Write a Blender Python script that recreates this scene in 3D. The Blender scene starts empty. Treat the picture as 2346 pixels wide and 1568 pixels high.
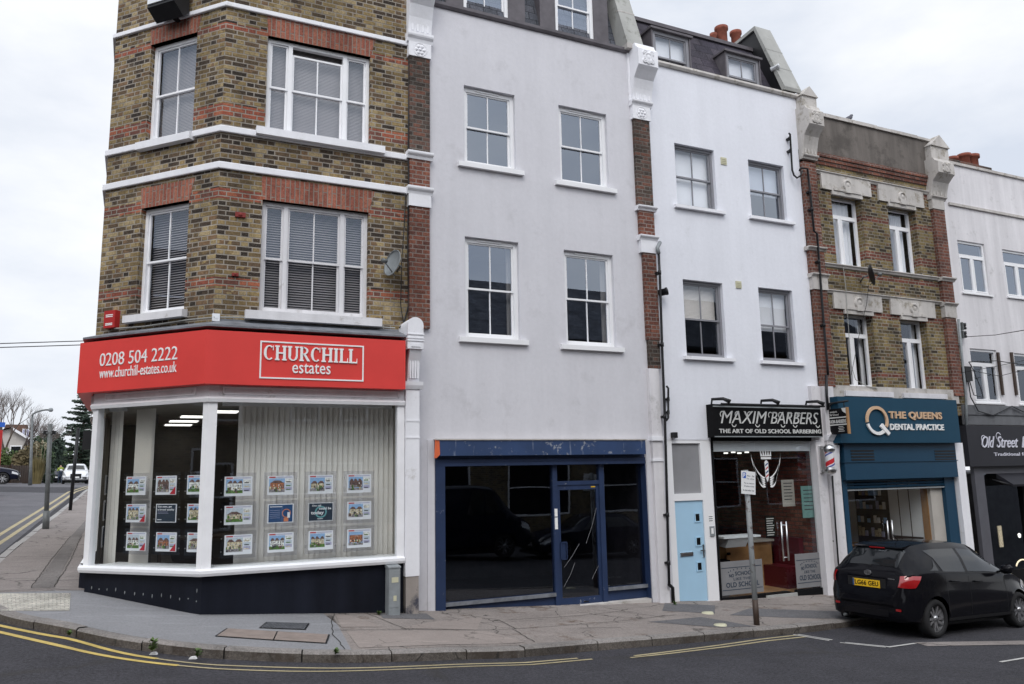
import bpy, bmesh, math, random
from mathutils import Vector, Matrix
S = bpy.context.scene
COL = S.collection
R = math.radians

# ---------------------------------------------------------------- camera
PW, PH, PF = 2346.0, 1568.0, 1807.21          # survey of the photograph: its width, height and focal length in survey pixels
EYE = Vector((0.0, -13.0, 1.985))
def cam_axes(yaw, pitch, roll):
    cy, sy, cp, sp = math.cos(yaw), math.sin(yaw), math.cos(pitch), math.sin(pitch)
    f = Vector((sy*cp, cy*cp, sp)); r = Vector((cy, -sy, 0)); u = r.cross(f)
    r2 = r*math.cos(roll)+u*math.sin(roll); u2 = u*math.cos(roll)-r*math.sin(roll)
    return r2, u2, f
CR, CU, CF = cam_axes(R(25.41644), R(9.49484), R(-1.13729))
cd = bpy.data.cameras.new('camera'); cam = bpy.data.objects.new('camera', cd); COL.objects.link(cam)
m = Matrix((CR, CU, -CF)).transposed().to_4x4(); m.translation = EYE
cam.matrix_world = m
cd.sensor_width = 36; cd.lens = 36*PF/PW; cd.clip_end = 3000; cd.clip_start = .05
S.camera = cam

# ---------------------------------------------------------------- world, sun, exposure
SUN_EL, SUN_AZ = 48, 205      # hidden by the cloud layer: behind the camera, high
w = bpy.data.worlds.new("World"); S.world = w; w.use_nodes = True
nt = w.node_tree; N = nt.nodes; L = nt.links; N.clear()
wo = N.new('ShaderNodeOutputWorld'); bg = N.new('ShaderNodeBackground')
sky = N.new('ShaderNodeTexSky'); sky.sky_type = 'NISHITA'; sky.sun_disc = False
sky.sun_elevation = R(SUN_EL); sky.sun_rotation = R(SUN_AZ); sky.dust_density = 2
tc = N.new('ShaderNodeTexCoord'); mp = N.new('ShaderNodeMapping'); mp.inputs['Scale'].default_value = (1, 1, 2.4)
mp.inputs['Location'].default_value = (.31, .12, .2)
n1 = N.new('ShaderNodeTexNoise'); n1.inputs['Scale'].default_value = 1.9; n1.inputs['Detail'].default_value = 7; n1.inputs['Roughness'].default_value = .55
cr = N.new('ShaderNodeValToRGB')
e = cr.color_ramp.elements; e[0].position = .36; e[0].color = (7.4, 8.0, 9.1, 1); e[1].position = .60; e[1].color = (10.6, 10.8, 11.2, 1)
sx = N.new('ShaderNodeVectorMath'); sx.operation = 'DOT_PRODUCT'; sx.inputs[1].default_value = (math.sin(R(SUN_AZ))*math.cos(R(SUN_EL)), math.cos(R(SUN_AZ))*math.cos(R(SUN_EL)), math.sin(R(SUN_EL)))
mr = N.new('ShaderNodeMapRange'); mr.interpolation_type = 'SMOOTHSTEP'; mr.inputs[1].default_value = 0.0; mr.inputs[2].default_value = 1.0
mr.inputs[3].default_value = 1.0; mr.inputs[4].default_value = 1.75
mixm = N.new('ShaderNodeMixRGB'); mixm.inputs[0].default_value = .93
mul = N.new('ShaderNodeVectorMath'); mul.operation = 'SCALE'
L.new(tc.outputs['Generated'], mp.inputs[0]); L.new(mp.outputs[0], n1.inputs[0]); L.new(n1.outputs[0], cr.inputs[0])
L.new(sky.outputs[0], mixm.inputs[1]); L.new(cr.outputs[0], mixm.inputs[2])
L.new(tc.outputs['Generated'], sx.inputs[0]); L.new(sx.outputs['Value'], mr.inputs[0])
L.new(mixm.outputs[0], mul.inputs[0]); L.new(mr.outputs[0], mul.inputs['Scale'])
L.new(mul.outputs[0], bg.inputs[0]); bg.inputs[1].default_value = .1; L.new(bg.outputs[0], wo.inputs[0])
sd = bpy.data.lights.new('sun', 'SUN'); sd.energy = 1.0; sd.angle = R(25); sd.color = (1, .97, .93)
so = bpy.data.objects.new('sun', sd); COL.objects.link(so)
saz = R(SUN_AZ)   # Sky rotation is clockwise from +Y
sdir = Vector((math.sin(saz)*math.cos(R(SUN_EL)), math.cos(saz)*math.cos(R(SUN_EL)), math.sin(R(SUN_EL))))
so.rotation_euler = (-sdir).to_track_quat('-Z', 'Y').to_euler(); so.location = (0, -30, 40)
S.view_settings.view_transform = 'Standard'; S.view_settings.look = 'None'; S.view_settings.gamma = 1; S.view_settings.exposure = 0.0

# ---------------------------------------------------------------- survey helpers
def ray(px, py):
    return CF + CR*((px-PW/2)/PF) - CU*((py-PH/2)/PF)
class Frame:
    """a wall plane: origin O, horizontal direction ux, outward normal n"""
    def __init__(s, O, deg):
        s.O = Vector((O[0], O[1], 0)); a = R(deg)
        s.u = Vector((math.cos(a), -math.sin(a), 0)); s.n = Vector((-math.sin(a), -math.cos(a), 0))
    def p(s, u, d, z): return s.O+s.u*u+s.n*d+Vector((0, 0, z))
    def at(s, px, py, d=0.0):
        r = ray(px, py); t = (d-(EYE-s.O).dot(s.n))/r.dot(s.n); q = EYE+r*t
        return (q-s.O).dot(s.u), q.z
    def rect(s, xl, yt, xr, yb, d=0.0):
        xm, ym = (xl+xr)/2, (yt+yb)/2
        return s.at(xl, ym, d)[0], s.at(xr, ym, d)[0], s.at(xm, yb, d)[1], s.at(xm, yt, d)[1]
F = Frame((0, 0), 0)                       # the street frontage
CX = .98
Cf = Frame((CX, 0), 47)                    # the canted corner wall, u runs from negative to 0
LC = 2.5
Sf = Frame((CX-LC*math.cos(R(47)), LC*math.sin(R(47))), 90)    # the side street wall
def lerp(x, xs, ys):
    if x <= xs[0]: return ys[0]
    for i in range(1, len(xs)):
        if x <= xs[i]: return ys[i-1]+(ys[i]-ys[i-1])*(x-xs[i-1])/(xs[i]-xs[i-1])
    return ys[-1]
GX = [-60, -10, -5, -.62, .9, 3.8, 4.7, 6.9, 9, 10.6, 13.5, 22, 60]; GZ = [1.0, .62, .42, .24, .07, -.16, -.25, -.37, -.47, -.58, -.69, -1.08, -2.2]
SY = [0, 13, 31, 45, 60, 120, 300]; SZ = [0, .585, 1.33, 1.5, 1.58, 1.6, 1.6]
def G(x, y):
    """pavement level"""
    a = lerp(x, GX, GZ)
    if y < 0: a += .02*max(y, -3.4)+(.012*max(0, min(-y-3.4, 4)))-.012*max(0, -y-7.4)*.5
    else: a += lerp(y, SY, SZ)
    return a
def hit(px, py, off=0.0):
    r = ray(px, py).normalized(); t = 3
    while t < 300:
        q = EYE+r*t
        if q.z < G(q.x, q.y)+off: return q
        t += .01 if t < 40 else .05
    return q

# ---------------------------------------------------------------- mesh builder
LOCAL = set()          # things whose parts are modelled round their own origin
class MB:
    def __init__(s): s.v = []; s.f = []; s.uv = []; s.mi = []; s.sm = []
    def face(s, pts, uv=None, mi=0, sm=False):
        i = len(s.v); s.v += [tuple(p) for p in pts]; s.f.append(tuple(range(i, i+len(pts))))
        if uv is None:
            n = (Vector(pts[1])-Vector(pts[0])).cross(Vector(pts[-1])-Vector(pts[0]))
            if abs(n.z) > .7*n.length: uv = [(p[0], p[1]) for p in pts]
            elif abs(n.y) >= abs(n.x): uv = [(p[0], p[2]) for p in pts]
            else: uv = [(p[1], p[2]) for p in pts]
        s.uv += list(uv); s.mi.append(mi); s.sm.append(sm)
    def box(s, fr, u0, u1, d0, d1, z0, z1, mi=0, skip=''):
        P = fr.p
        if u1 < u0: u0, u1 = u1, u0
        if d1 < d0: d0, d1 = d1, d0
        if z1 < z0: z0, z1 = z1, z0
        q = lambda a, uv: s.face([P(*t) for t in a], uv, mi)
        if 'f' not in skip: q([(u0, d1, z0), (u1, d1, z0), (u1, d1, z1), (u0, d1, z1)], [(u0, z0), (u1, z0), (u1, z1), (u0, z1)])
        if 'b' not in skip: q([(u1, d0, z0), (u0, d0, z0), (u0, d0, z1), (u1, d0, z1)], [(u1, z0), (u0, z0), (u0, z1), (u1, z1)])
        if 'l' not in skip: q([(u0, d0, z0), (u0, d1, z0), (u0, d1, z1), (u0, d0, z1)], [(d0+u0, z0), (d1+u0, z0), (d1+u0, z1), (d0+u0, z1)])
        if 'r' not in skip: q([(u1, d1, z0), (u1, d0, z0), (u1, d0, z1), (u1, d1, z1)], [(d1+u1, z0), (d0+u1, z0), (d0+u1, z1), (d1+u1, z1)])
        if 't' not in skip: q([(u0, d1, z1), (u1, d1, z1), (u1, d0, z1), (u0, d0, z1)], [(u0, d1), (u1, d1), (u1, d0), (u0, d0)])
        if 'o' not in skip: q([(u0, d0, z0), (u1, d0, z0), (u1, d1, z0), (u0, d1, z0)], [(u0, d0), (u1, d0), (u1, d1), (u0, d1)])
    def quad(s, fr, u0, u1, z0, z1, d=0.0, mi=0):
        s.face([fr.p(u0, d, z0), fr.p(u1, d, z0), fr.p(u1, d, z1), fr.p(u0, d, z1)], [(u0, z0), (u1, z0), (u1, z1), (u0, z1)], mi)
    def poly(s, fr, pts, d0, d1, mi=0):
        """(u,z) outline, counter-clockwise seen from outside, extruded between depths"""
        s.face([fr.p(u, d1, z) for u, z in pts], list(pts), mi)
        s.face([fr.p(u, d0, z) for u, z in reversed(pts)], list(reversed(pts)), mi)
        n = len(pts)
        for i in range(n):
            a, b = pts[i], pts[(i+1) % n]
            s.face([fr.p(a[0], d1, a[1]), fr.p(a[0], d0, a[1]), fr.p(b[0], d0, b[1]), fr.p(b[0], d1, b[1])], None, mi)
    def prof(s, fr, pts, u0, u1, mi=0, sm=False):
        """(d,z) profile extruded along u"""
        n = len(pts)
        s.face([fr.p(u0, d, z) for d, z in pts], [(d, z) for d, z in pts], mi)
        s.face([fr.p(u1, d, z) for d, z in reversed(pts)], [(d, z) for d, z in reversed(pts)], mi)
        for i in range(n):
            a, b = pts[i], pts[(i+1) % n]
            s.face([fr.p(u0, a[0], a[1]), fr.p(u1, a[0], a[1]), fr.p(u1, b[0], b[1]), fr.p(u0, b[0], b[1])], [(u0, a[1]), (u1, a[1]), (u1, b[1]), (u0, b[1])], mi, sm)
    def tube(s, pts, r, n=8, mi=0, cap=True):
        pts = [Vector(p) for p in pts]; rs = r if isinstance(r, (list, tuple)) else [r]*len(pts)
        rings = []
        up = None
        for i, p in enumerate(pts):
            t = (pts[min(i+1, len(pts)-1)]-pts[max(i-1, 0)]).normalized()
            a = t.cross(Vector((0, 0, 1)) if abs(t.z) < .9 else Vector((1, 0, 0))).normalized() if up is None else (up-t*up.dot(t)).normalized()
            up = a; b = t.cross(a)
            rings.append([p+(a*math.cos(2*math.pi*k/n)+b*math.sin(2*math.pi*k/n))*rs[i] for k in range(n)])
        for i in range(len(rings)-1):
            for k in range(n):
                k2 = (k+1) % n
                s.face([rings[i][k], rings[i][k2], rings[i+1][k2], rings[i+1][k]], [(k/n, i), ((k+1)/n, i), ((k+1)/n, i+1), (k/n, i+1)], mi, n > 5)
        if cap: s.face(list(reversed(rings[0])), None, mi); s.face(rings[-1], None, mi)
    def lathe(s, c, axis, prof, n=20, mi=0):
        """prof: (radius, height along axis)"""
        ax = Vector(axis).normalized(); a = ax.orthogonal().normalized(); b = ax.cross(a); c = Vector(c)
        ring = lambda r, h: [c+ax*h+(a*math.cos(2*math.pi*k/n)+b*math.sin(2*math.pi*k/n))*r for k in range(n)]
        rg = [ring(*p) for p in prof]
        for i in range(len(rg)-1):
            for k in range(n):
                k2 = (k+1) % n
                s.face([rg[i][k], rg[i][k2], rg[i+1][k2], rg[i+1][k]], [(k/n, prof[i][1]), ((k+1)/n, prof[i][1]), ((k+1)/n, prof[i+1][1]), (k/n, prof[i+1][1])], mi, True)
    def mesh(s, name, mats):
        me = bpy.data.meshes.new(name); me.from_pydata(s.v, [], s.f)
        for m_ in (mats if isinstance(mats, (list, tuple)) else [mats]): me.materials.append(m_)
        ul = me.uv_layers.new(name='UVMap')
        fl = [c for uv in s.uv for c in uv]; ul.data.foreach_set('uv', fl)
        me.polygons.foreach_set('material_index', s.mi); me.polygons.foreach_set('use_smooth', s.sm)
        if any(s.sm):
            bm = bmesh.new(); bm.from_mesh(me); bmesh.ops.remove_doubles(bm, verts=bm.verts, dist=1e-5); bm.to_mesh(me); bm.free()
        me.update(); return me
    def build(s, name, mats, parent=None):
        o = bpy.data.objects.new(name, s.mesh(name, mats)); COL.objects.link(o)
        if parent is not None:
            o.parent = parent
            if parent.type == 'EMPTY' and parent.name not in LOCAL: o.matrix_parent_inverse = Matrix.Translation(-parent.location)
        return o
def tag(o, label=None, cat=None, group=None, kind=None):
    if label: o['label'] = label
    if cat: o['category'] = cat
    if group: o['group'] = group
    if kind: o['kind'] = kind
    return o
def thing(name, label, cat, loc=(0, 0, 0), rz=0, group=None, local=False):
    o = bpy.data.objects.new(name, None); COL.objects.link(o); o.location = loc; o.rotation_euler = (0, 0, rz); o.empty_display_size = .2
    if local: LOCAL.add(o.name)
    return tag(o, label, cat, group)
def kids(o): return [c for c in bpy.data.objects if c.parent == o]
def copy_tree(o, parent=None):
    c = o.copy(); COL.objects.link(c)
    if parent is not None: c.parent = parent
    for ch in kids(o): copy_tree(ch, c)
    return c
def text_mesh(mb, fr, s_, u0, u1, z0, z1, d, thick=.008, mi=0, bold=0.0, shear=0.0, mat_only=False):
    """lay the letters of s_ out in the rectangle, as solid letters"""
    cu = bpy.data.curves.new('t', 'FONT'); cu.body = s_; cu.size = 1; cu.offset = bold; cu.space_character = 1.0+bold*2.5; cu.resolution_u = 3; cu.extrude = .5
    ob = bpy.data.objects.new('t', cu); COL.objects.link(ob)
    dg = bpy.context.evaluated_depsgraph_get(); me = bpy.data.meshes.new_from_object(ob.evaluated_get(dg))
    xs = [v.co.x for v in me.vertices]; ys = [v.co.y for v in me.vertices]
    if xs:
        ax, bx, ay, by = min(xs), max(xs), min(ys), max(ys)
        sh = shear*(z1-z0)
        def tr(co):
            k = (co.y-ay)/(by-ay+1e-9)
            return fr.p(u0+(u1-u0-sh)*(co.x-ax)/(bx-ax)+sh*k, d+thick*(co.z+.5), z0+(z1-z0)*k)
        for p in me.polygons: mb.face([tr(me.vertices[i].co) for i in p.vertices], None, mi)
    bpy.data.objects.remove(ob); bpy.data.curves.remove(cu); bpy.data.meshes.remove(me)

# ---------------------------------------------------------------- materials
class NM:
    def __init__(s, name):
        s.m = bpy.data.materials.new(name); s.m.use_nodes = True; s.t = s.m.node_tree; s.t.nodes.clear()
        s.out = s.t.nodes.new('ShaderNodeOutputMaterial'); s.b = s.t.nodes.new('ShaderNodeBsdfPrincipled')
        s.t.links.new(s.b.outputs[0], s.out.inputs[0])
    def n(s, ty, **k):
        x = s.t.nodes.new('ShaderNode'+ty)
        for a, v in k.items(): setattr(x, a, v)
        return x
    def l(s, a, b): s.t.links.new(a, b)
    def set(s, nd, i, v):
        if hasattr(v, 'links') or hasattr(v, 'is_linked'): s.l(v, nd.inputs[i])
        else: nd.inputs[i].default_value = v
    def math(s, op, a, b=0.0, c=0.0):
        x = s.n('Math', operation=op); s.set(x, 0, a); s.set(x, 1, b)
        if op in ('MULTIPLY_ADD', 'COMPARE'): s.set(x, 2, c)
        return x.outputs[0]
    def mix(s, f, a, b, mode='MIX'):
        x = s.n('MixRGB', blend_type=mode); s.set(x, 0, f); s.set(x, 1, a); s.set(x, 2, b); return x.outputs[0]
    def noise(s, scale, detail=4, rough=.55, vec=None, sc=None):
        x = s.n('TexNoise'); x.inputs['Scale'].default_value = scale; x.inputs['Detail'].default_value = detail; x.inputs['Roughness'].default_value = rough
        if vec is None: vec = s.obj()
        if sc:
            mpn = s.n('Mapping'); mpn.inputs['Scale'].default_value = sc; s.l(vec, mpn.inputs[0]); vec = mpn.outputs[0]
        s.l(vec, x.inputs[0]); return x.outputs[0]
    def obj(s):
        if not hasattr(s, '_g'): s._g = s.n('NewGeometry')
        return s._g.outputs['Position']
    def uvs(s):
        if not hasattr(s, '_u'): s._u = s.n('UVMap')
        return s._u.outputs[0]
    def ramp(s, f, stops, const=False):
        x = s.n('ValToRGB'); cr_ = x.color_ramp
        if const: cr_.interpolation = 'CONSTANT'
        while len(cr_.elements) < len(stops): cr_.elements.new(.5)
        for e_, (p_, c_) in zip(cr_.elements, stops): e_.position = p_; e_.color = (c_, c_, c_, 1) if isinstance(c_, (int, float)) else (*c_, 1)
        s.set(x, 0, f); return x.outputs[0]
    def bump(s, h, dist=.01, st=1.0):
        x = s.n('Bump'); x.inputs['Distance'].default_value = dist; x.inputs['Strength'].default_value = st; s.l(h, x.inputs['Height']); s.l(x.outputs[0], s.b.inputs['Normal'])
    def col(s, c): s.set(s.b, 'Base Color', c if not isinstance(c, tuple) else (*c, 1)[:4])
    def ro(s, r): s.set(s.b, 'Roughness', r)
def c4(c): return (*c, 1)
def plain(name, c, rough=.6, var=.12, scale=3.0, metal=0.0, bump=0.0, fine=0.0, coat=0.0, spec=.3):
    k = NM(name); a = k.noise(scale, 5, .6)
    f = k.ramp(a, [(.3, 1-var), (.7, 1+var)])
    cc = k.mix(1.0, c4(c), f, 'MULTIPLY')
    if fine: cc = k.mix(1.0, cc, k.ramp(k.noise(90, 2), [(.3, 1-fine), (.7, 1+fine)]), 'MULTIPLY')
    k.col(cc); k.ro(rough); k.b.inputs['Metallic'].default_value = metal; k.b.inputs['Specular IOR Level'].default_value = spec
    if coat: k.b.inputs['Coat Weight'].default_value = coat; k.b.inputs['Coat Roughness'].default_value = .03
    if bump: k.bump(k.noise(25, 5), bump)
    return k.m
def brick(name, pal, mortar=(.30, .28, .25), bands=(), bandpal=None, soot=.45, bw=.245, bh=.0815, soldier=False, dark=1.0, bond=True, gap=.018):
    k = NM(name); sp = k.n('SeparateXYZ'); k.l(k.uvs(), sp.inputs[0]); u, v = sp.outputs[0], sp.outputs[1]
    if soldier: u, v = v, u
    row = k.math('FLOOR', k.math('DIVIDE', v, bh)); par = k.math('MODULO', k.math('ABSOLUTE', row), 2.0)
    if bond and not soldier:      # flemish bond: stretcher + header
        per = bw*1.5; uu = k.math('ADD', k.math('DIVIDE', u, per), k.math('MULTIPLY', par, .5)); uu = k.math('ADD', uu, 100.)
        cell = k.math('FLOOR', uu); fr_ = k.math('FRACT', uu); hd = k.math('GREATER_THAN', fr_, .6667)
        w1 = k.math('MULTIPLY', fr_, per); e1 = k.math('MINIMUM', w1, k.math('SUBTRACT', per, w1)); e2 = k.math('ABSOLUTE', k.math('SUBTRACT', w1, per*.6667))
        eu = k.math('MINIMUM', e1, e2); cid = k.math('MULTIPLY_ADD', hd, .37, cell)
    else:
        uu = k.math('ADD', k.math('MULTIPLY_ADD', par, .5, k.math('DIVIDE', u, bw)), 100.); cell = k.math('FLOOR', uu); fr_ = k.math('FRACT', uu)
        w1 = k.math('MULTIPLY', fr_, bw); eu = k.math('MINIMUM', w1, k.math('SUBTRACT', bw, w1)); cid = cell
    fv = k.math('MULTIPLY', k.math('FRACT', k.math('DIVIDE', v, bh)), bh); ev = k.math('MINIMUM', fv, k.math('SUBTRACT', bh, fv))
    ed = k.math('MINIMUM', eu, ev)
    ed = k.math('ADD', ed, k.math('MULTIPLY', k.math('SUBTRACT', k.noise(60, 3), .5), .006))
    mask = k.ramp(k.math('DIVIDE', ed, .02), [(gap*.5/.02-.12, 0.0), (gap*.5/.02+.12, 1.0)])
    cb = k.n('CombineXYZ'); k.l(cid, cb.inputs[0]); k.l(row, cb.inputs[1]); wn = k.n('TexWhiteNoise'); k.l(cb.outputs[0], wn.inputs[0])
    big = k.noise(.55, 5, .6); shift = k.math('MULTIPLY', k.math('SUBTRACT', big, .5), soot)
    fac = k.math('ADD', wn.outputs[0], shift)
    base = k.ramp(fac, [(i/len(pal), c) for i, c in enumerate(pal)], True)
    if bands:
        ins = None
        for z0, z1 in bands:
            t = k.math('MULTIPLY', k.math('GREATER_THAN', v, z0), k.math('LESS_THAN', v, z1)); ins = t if ins is None else k.math('MAXIMUM', ins, t)
        bp = bandpal or [(.30, .085, .05), (.24, .07, .045), (.34, .11, .06), (.15, .06, .045)]
        base = k.mix(ins, base, k.ramp(fac, [(i/len(bp), c) for i, c in enumerate(bp)], True))
    base = k.mix(1.0, base, k.ramp(k.noise(28, 5, .75), [(.25, .40), (.75, 1.6)]), 'MULTIPLY'); base = k.mix(k.ramp(k.noise(55, 3, .7), [(.56, 0.), (.68, .5)]), base, c4(mortar))
    base = k.mix(k.math('SUBTRACT', 1.0, mask), base, k.mix(1.0, c4(mortar), k.ramp(k.noise(3, 4), [(.3, .7), (.7, 1.15)]), 'MULTIPLY'))
    st = k.ramp(k.noise(1.3, 6, .65, sc=(1, 1, .35)), [(.36, .62*dark), (.62, 1.1*dark)])
    base = k.mix(1.0, base, st, 'MULTIPLY')
    k.b.inputs['Specular IOR Level'].default_value = .25; k.col(base); k.ro(.9); k.bump(k.math('ADD', mask, k.math('MULTIPLY', k.noise(50, 3), .5)), .006, .8)
    return k.m
def render_mat(name, c, streak=.08, blotch=.05, dirt=None, bump=.002):
    k = NM(name); a = k.ramp(k.noise(.7, 5, .6), [(.3, 1-blotch), (.7, 1+blotch)])
    b = k.ramp(k.noise(3.5, 4, .6, sc=(1, 1, .08)), [(.35, 1-streak), (.65, 1.0)])
    cc = k.mix(1.0, k.mix(1.0, c4(c), a, 'MULTIPLY'), b, 'MULTIPLY')
    cc = k.mix(1.0, cc, k.ramp(k.noise(14, 4, .6), [(.3, .975), (.7, 1.02)]), 'MULTIPLY')
    if dirt:
        mk = k.ramp(k.noise(dirt[1], 8, .72), [(dirt[2], 0.), (dirt[2]+.12, 1.)]); cc = k.mix(k.math('MULTIPLY', mk, dirt[3]), cc, c4(dirt[0]))
    k.b.inputs['Specular IOR Level'].default_value = .3
    k.col(cc); k.ro(.85); k.bump(k.math('ADD', k.noise(5, 6, .65), k.math('MULTIPLY', k.noise(120, 2), .25)), bump*4, .6); return k.m
def glass(name, tint=(1, 1, 1), boost=1.0, base=.03):
    k = NM(name); k.t.nodes.remove(k.b)
    tr = k.n('BsdfTransparent'); tr.inputs[0].default_value = c4(tint); gl = k.n('BsdfGlossy'); gl.inputs['Roughness'].default_value = 0.0; gl.inputs['Color'].default_value = (.80, .88, 1.0, 1)
    nz = k.n('TexNoise'); nz.inputs['Scale'].default_value = .9; nz.inputs['Detail'].default_value = 1; k.l(k.obj(), nz.inputs[0])
    bp = k.n('Bump'); bp.inputs['Distance'].default_value = .004; bp.inputs['Strength'].default_value = .35; k.l(nz.outputs[0], bp.inputs['Height']); k.l(bp.outputs[0], gl.inputs['Normal'])
    lw = k.n('LayerWeight'); lw.inputs[0].default_value = .5; f = k.math('ADD', k.math('MULTIPLY', k.math('POWER', lw.outputs['Facing'], 4.0), 1.1*boost), .06*boost+base); f = k.math('MINIMUM', f, .95)
    mx = k.n('MixShader'); k.l(f, mx.inputs[0]); k.l(tr.outputs[0], mx.inputs[1]); k.l(gl.outputs[0], mx.inputs[2]); k.l(mx.outputs[0], k.out.inputs[0]); return k.m
def emis(name, c, s_):
    k = NM(name); k.b.inputs['Emission Color'].default_value = c4(c); k.b.inputs['Emission Strength'].default_value = s_; k.col(c); return k.m
M = {}
stock0 = [(.045, .033, .024), (.09, .062, .034), (.16, .11, .052), (.22, .155, .07), (.28, .20, .09), (.34, .25, .12), (.20, .10, .05), (.25, .21, .15), (.12, .085, .05)]
stock = [(.036, .027, .021), (.06, .042, .029), (.095, .066, .038), (.15, .104, .052), (.205, .145, .068), (.27, .195, .09), (.12, .08, .048), (.18, .11, .06), (.31, .235, .12), (.235, .168, .08), (.35, .27, .15)]
M['brick_corner'] = None
M['white'] = render_mat('white_masonry_paint', (.84, .84, .87), .06, .04, ((.35, .32, .28), 2.2, .60, .55))
M['timber_white'] = plain('white_gloss_paint', (.86, .86, .875), .35, .05)
M['timber_dirty'] = render_mat('weathered_white_paint', (.76, .75, .765), .14, .06, ((.28, .25, .22), 3.0, .57, .6))
M['upvc'] = plain('white_upvc', (.82, .82, .83), .3, .02)
M['grey_upvc'] = plain('grey_upvc', (.24, .24, .26), .4, .05)
M['grey_wall'] = render_mat('warm_grey_render', (.645, .637, .668), .05, .035, ((.50, .49, .51), 1.1, .56, .6))
M['white_wall'] = render_mat('cool_white_render', (.775, .785, .835), .04, .03, ((.55, .56, .58), 1.6, .60, .5))
M['old_white'] = render_mat('weathered_white_render', (.74, .72, .735), .16, .06, ((.36, .35, .34), 1.9, .58, .6))
M['red'] = plain('red_fascia', (.70, .06, .052), .42, .06, 1.2)
M['letter'] = plain('white_letter', (.85, .85, .84), .4, .02)
M['letter_warm'] = plain('copper_letter', (.62, .42, .27), .4, .05)
M['black_paint'] = render_mat('black_gloss_plinth', (.012, .014, .022), .3, .25, ((.12, .115, .11), 4.5, .66, .55)); M['black_paint'].node_tree.nodes['Principled BSDF'].inputs['Roughness'].default_value = .4; M['black_paint'].node_tree.nodes['Principled BSDF'].inputs['Specular IOR Level'].default_value = .15
M['black'] = plain('black_board', (.008, .008, .009), .6, .2, spec=.08)
M['iron'] = plain('black_iron', (.014, .014, .016), .45, .2)
M['lead'] = plain('grey_lead', (.17, .18, .20), .5, .35, 5)
M['slate'] = brick('natural_slate', [(.085, .092, .11), (.11, .117, .14), (.14, .148, .17), (.10, .106, .125), (.12, .124, .145)], (.02, .02, .024), bw=.30, bh=.2, bond=False, soot=.3, gap=.012)
M['slate_purple'] = brick('purple_slate', [(.05, .045, .06), (.06, .052, .068), (.075, .066, .082), (.058, .052, .066)], (.022, .02, .025), bw=.5, bh=.27, bond=False, soot=.3, gap=.012)
M['lead_dark'] = plain('dark_lead_cheek', (.115, .105, .115), .6, .2, 4)
M['stone'] = render_mat('pale_coping_stone', (.38, .38, .36), .12, .1, ((.14, .14, .11), 2.5, .56, .7))
M['stone_old'] = render_mat('old_painted_stone', (.56, .53, .50), .2, .1, ((.20, .17, .12), 4, .53, .7))
M['cement'] = render_mat('dirty_cement_render', (.17, .15, .135), .35, .15, ((.07, .062, .055), 1.6, .5, .7))
M['terracotta'] = plain('terracotta', (.21, .065, .042), .8, .3, 6)
M['glass'] = glass('window_glass'); M['glass_shop'] = glass('shop_glass', (.93, .95, .94), .8, .02); M['glass_dark'] = glass('dark_shop_glass', (.55, .55, .6), 1.0, .03)
M['glass_up'] = glass('new_double_glazing', (.8, .82, .85), 1.9, .09)
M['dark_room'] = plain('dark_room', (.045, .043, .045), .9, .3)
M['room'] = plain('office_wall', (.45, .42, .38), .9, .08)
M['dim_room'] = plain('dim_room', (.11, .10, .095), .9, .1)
M['blind'] = plain('beige_vertical_blind', (.80, .77, .73), .8, .04)
M['venetian'] = plain('grey_venetian_blind', (.30, .285, .29), .7, .06)
M['roller'] = plain('white_roller_blind', (.78, .80, .83), .9, .03)
M['curtain'] = plain('white_net_curtain', (.75, .76, .78), .95, .05)
M['wood'] = plain('oak_veneer', (.36, .20, .09), .5, .2, 2)
M['darkwood'] = plain('dark_wood', (.06, .04, .03), .5, .3, 2)
M['steel'] = plain('brushed_steel', (.62, .62, .62), .3, .05, metal=1.0)
M['galv'] = plain('galvanised_steel', (.15, .16, .162), .55, .22, 7, metal=.2)
M['cab'] = plain('grey_meter_cabinet', (.25, .27, .28), .55, .15, 6)
def blue_old(name, c, wear):
    k = NM(name); a = k.ramp(k.noise(2, 5, .6), [(.3, .8), (.7, 1.15)]); base = k.mix(1.0, c4(c), a, 'MULTIPLY')
    ms = k.ramp(k.noise(5.5, 9, .75), [(wear, 0.), (wear+.03, 1.)]); ms2 = k.ramp(k.noise(9, 5, .7, sc=(1, 1, .12)), [(wear+.03, 0.), (wear+.08, .8)])
    base = k.mix(k.math('MULTIPLY', ms2, .45), base, c4((.30, .34, .42))); base = k.mix(k.math('MULTIPLY', ms, .8), base, c4((.35, .36, .38)))
    k.col(base); k.ro(.55); return k.m
M['navy'] = blue_old('peeling_navy_paint', (.013, .030, .085), .64); M['navy_sign'] = blue_old('scratched_navy_fascia', (.022, .050, .13), .585)
M['teal'] = plain('petrol_blue_fascia', (.011, .054, .095), .5, .05, spec=.2)
M['teal_dark'] = plain('petrol_blue_shutter', (.010, .048, .092), .45, .06)
M['door_blue'] = plain('pale_blue_door', (.38, .58, .74), .4, .03)
M['plastic_red'] = plain('red_plastic', (.42, .025, .025), .45, .1)
M['cream'] = plain('cream_plastic', (.55, .53, .38), .6, .05)
M['orange'] = plain('orange_tape', (.62, .13, .05), .7, .15)
M['rubber'] = plain('tyre_rubber', (.02, .02, .021), .85, .15)
M['yellow_plate'] = plain('yellow_number_plate', (.78, .47, .02), .4, .02)
M['green'] = plain('leaf', (.07, .12, .03), .7, .3, 30)
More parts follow.
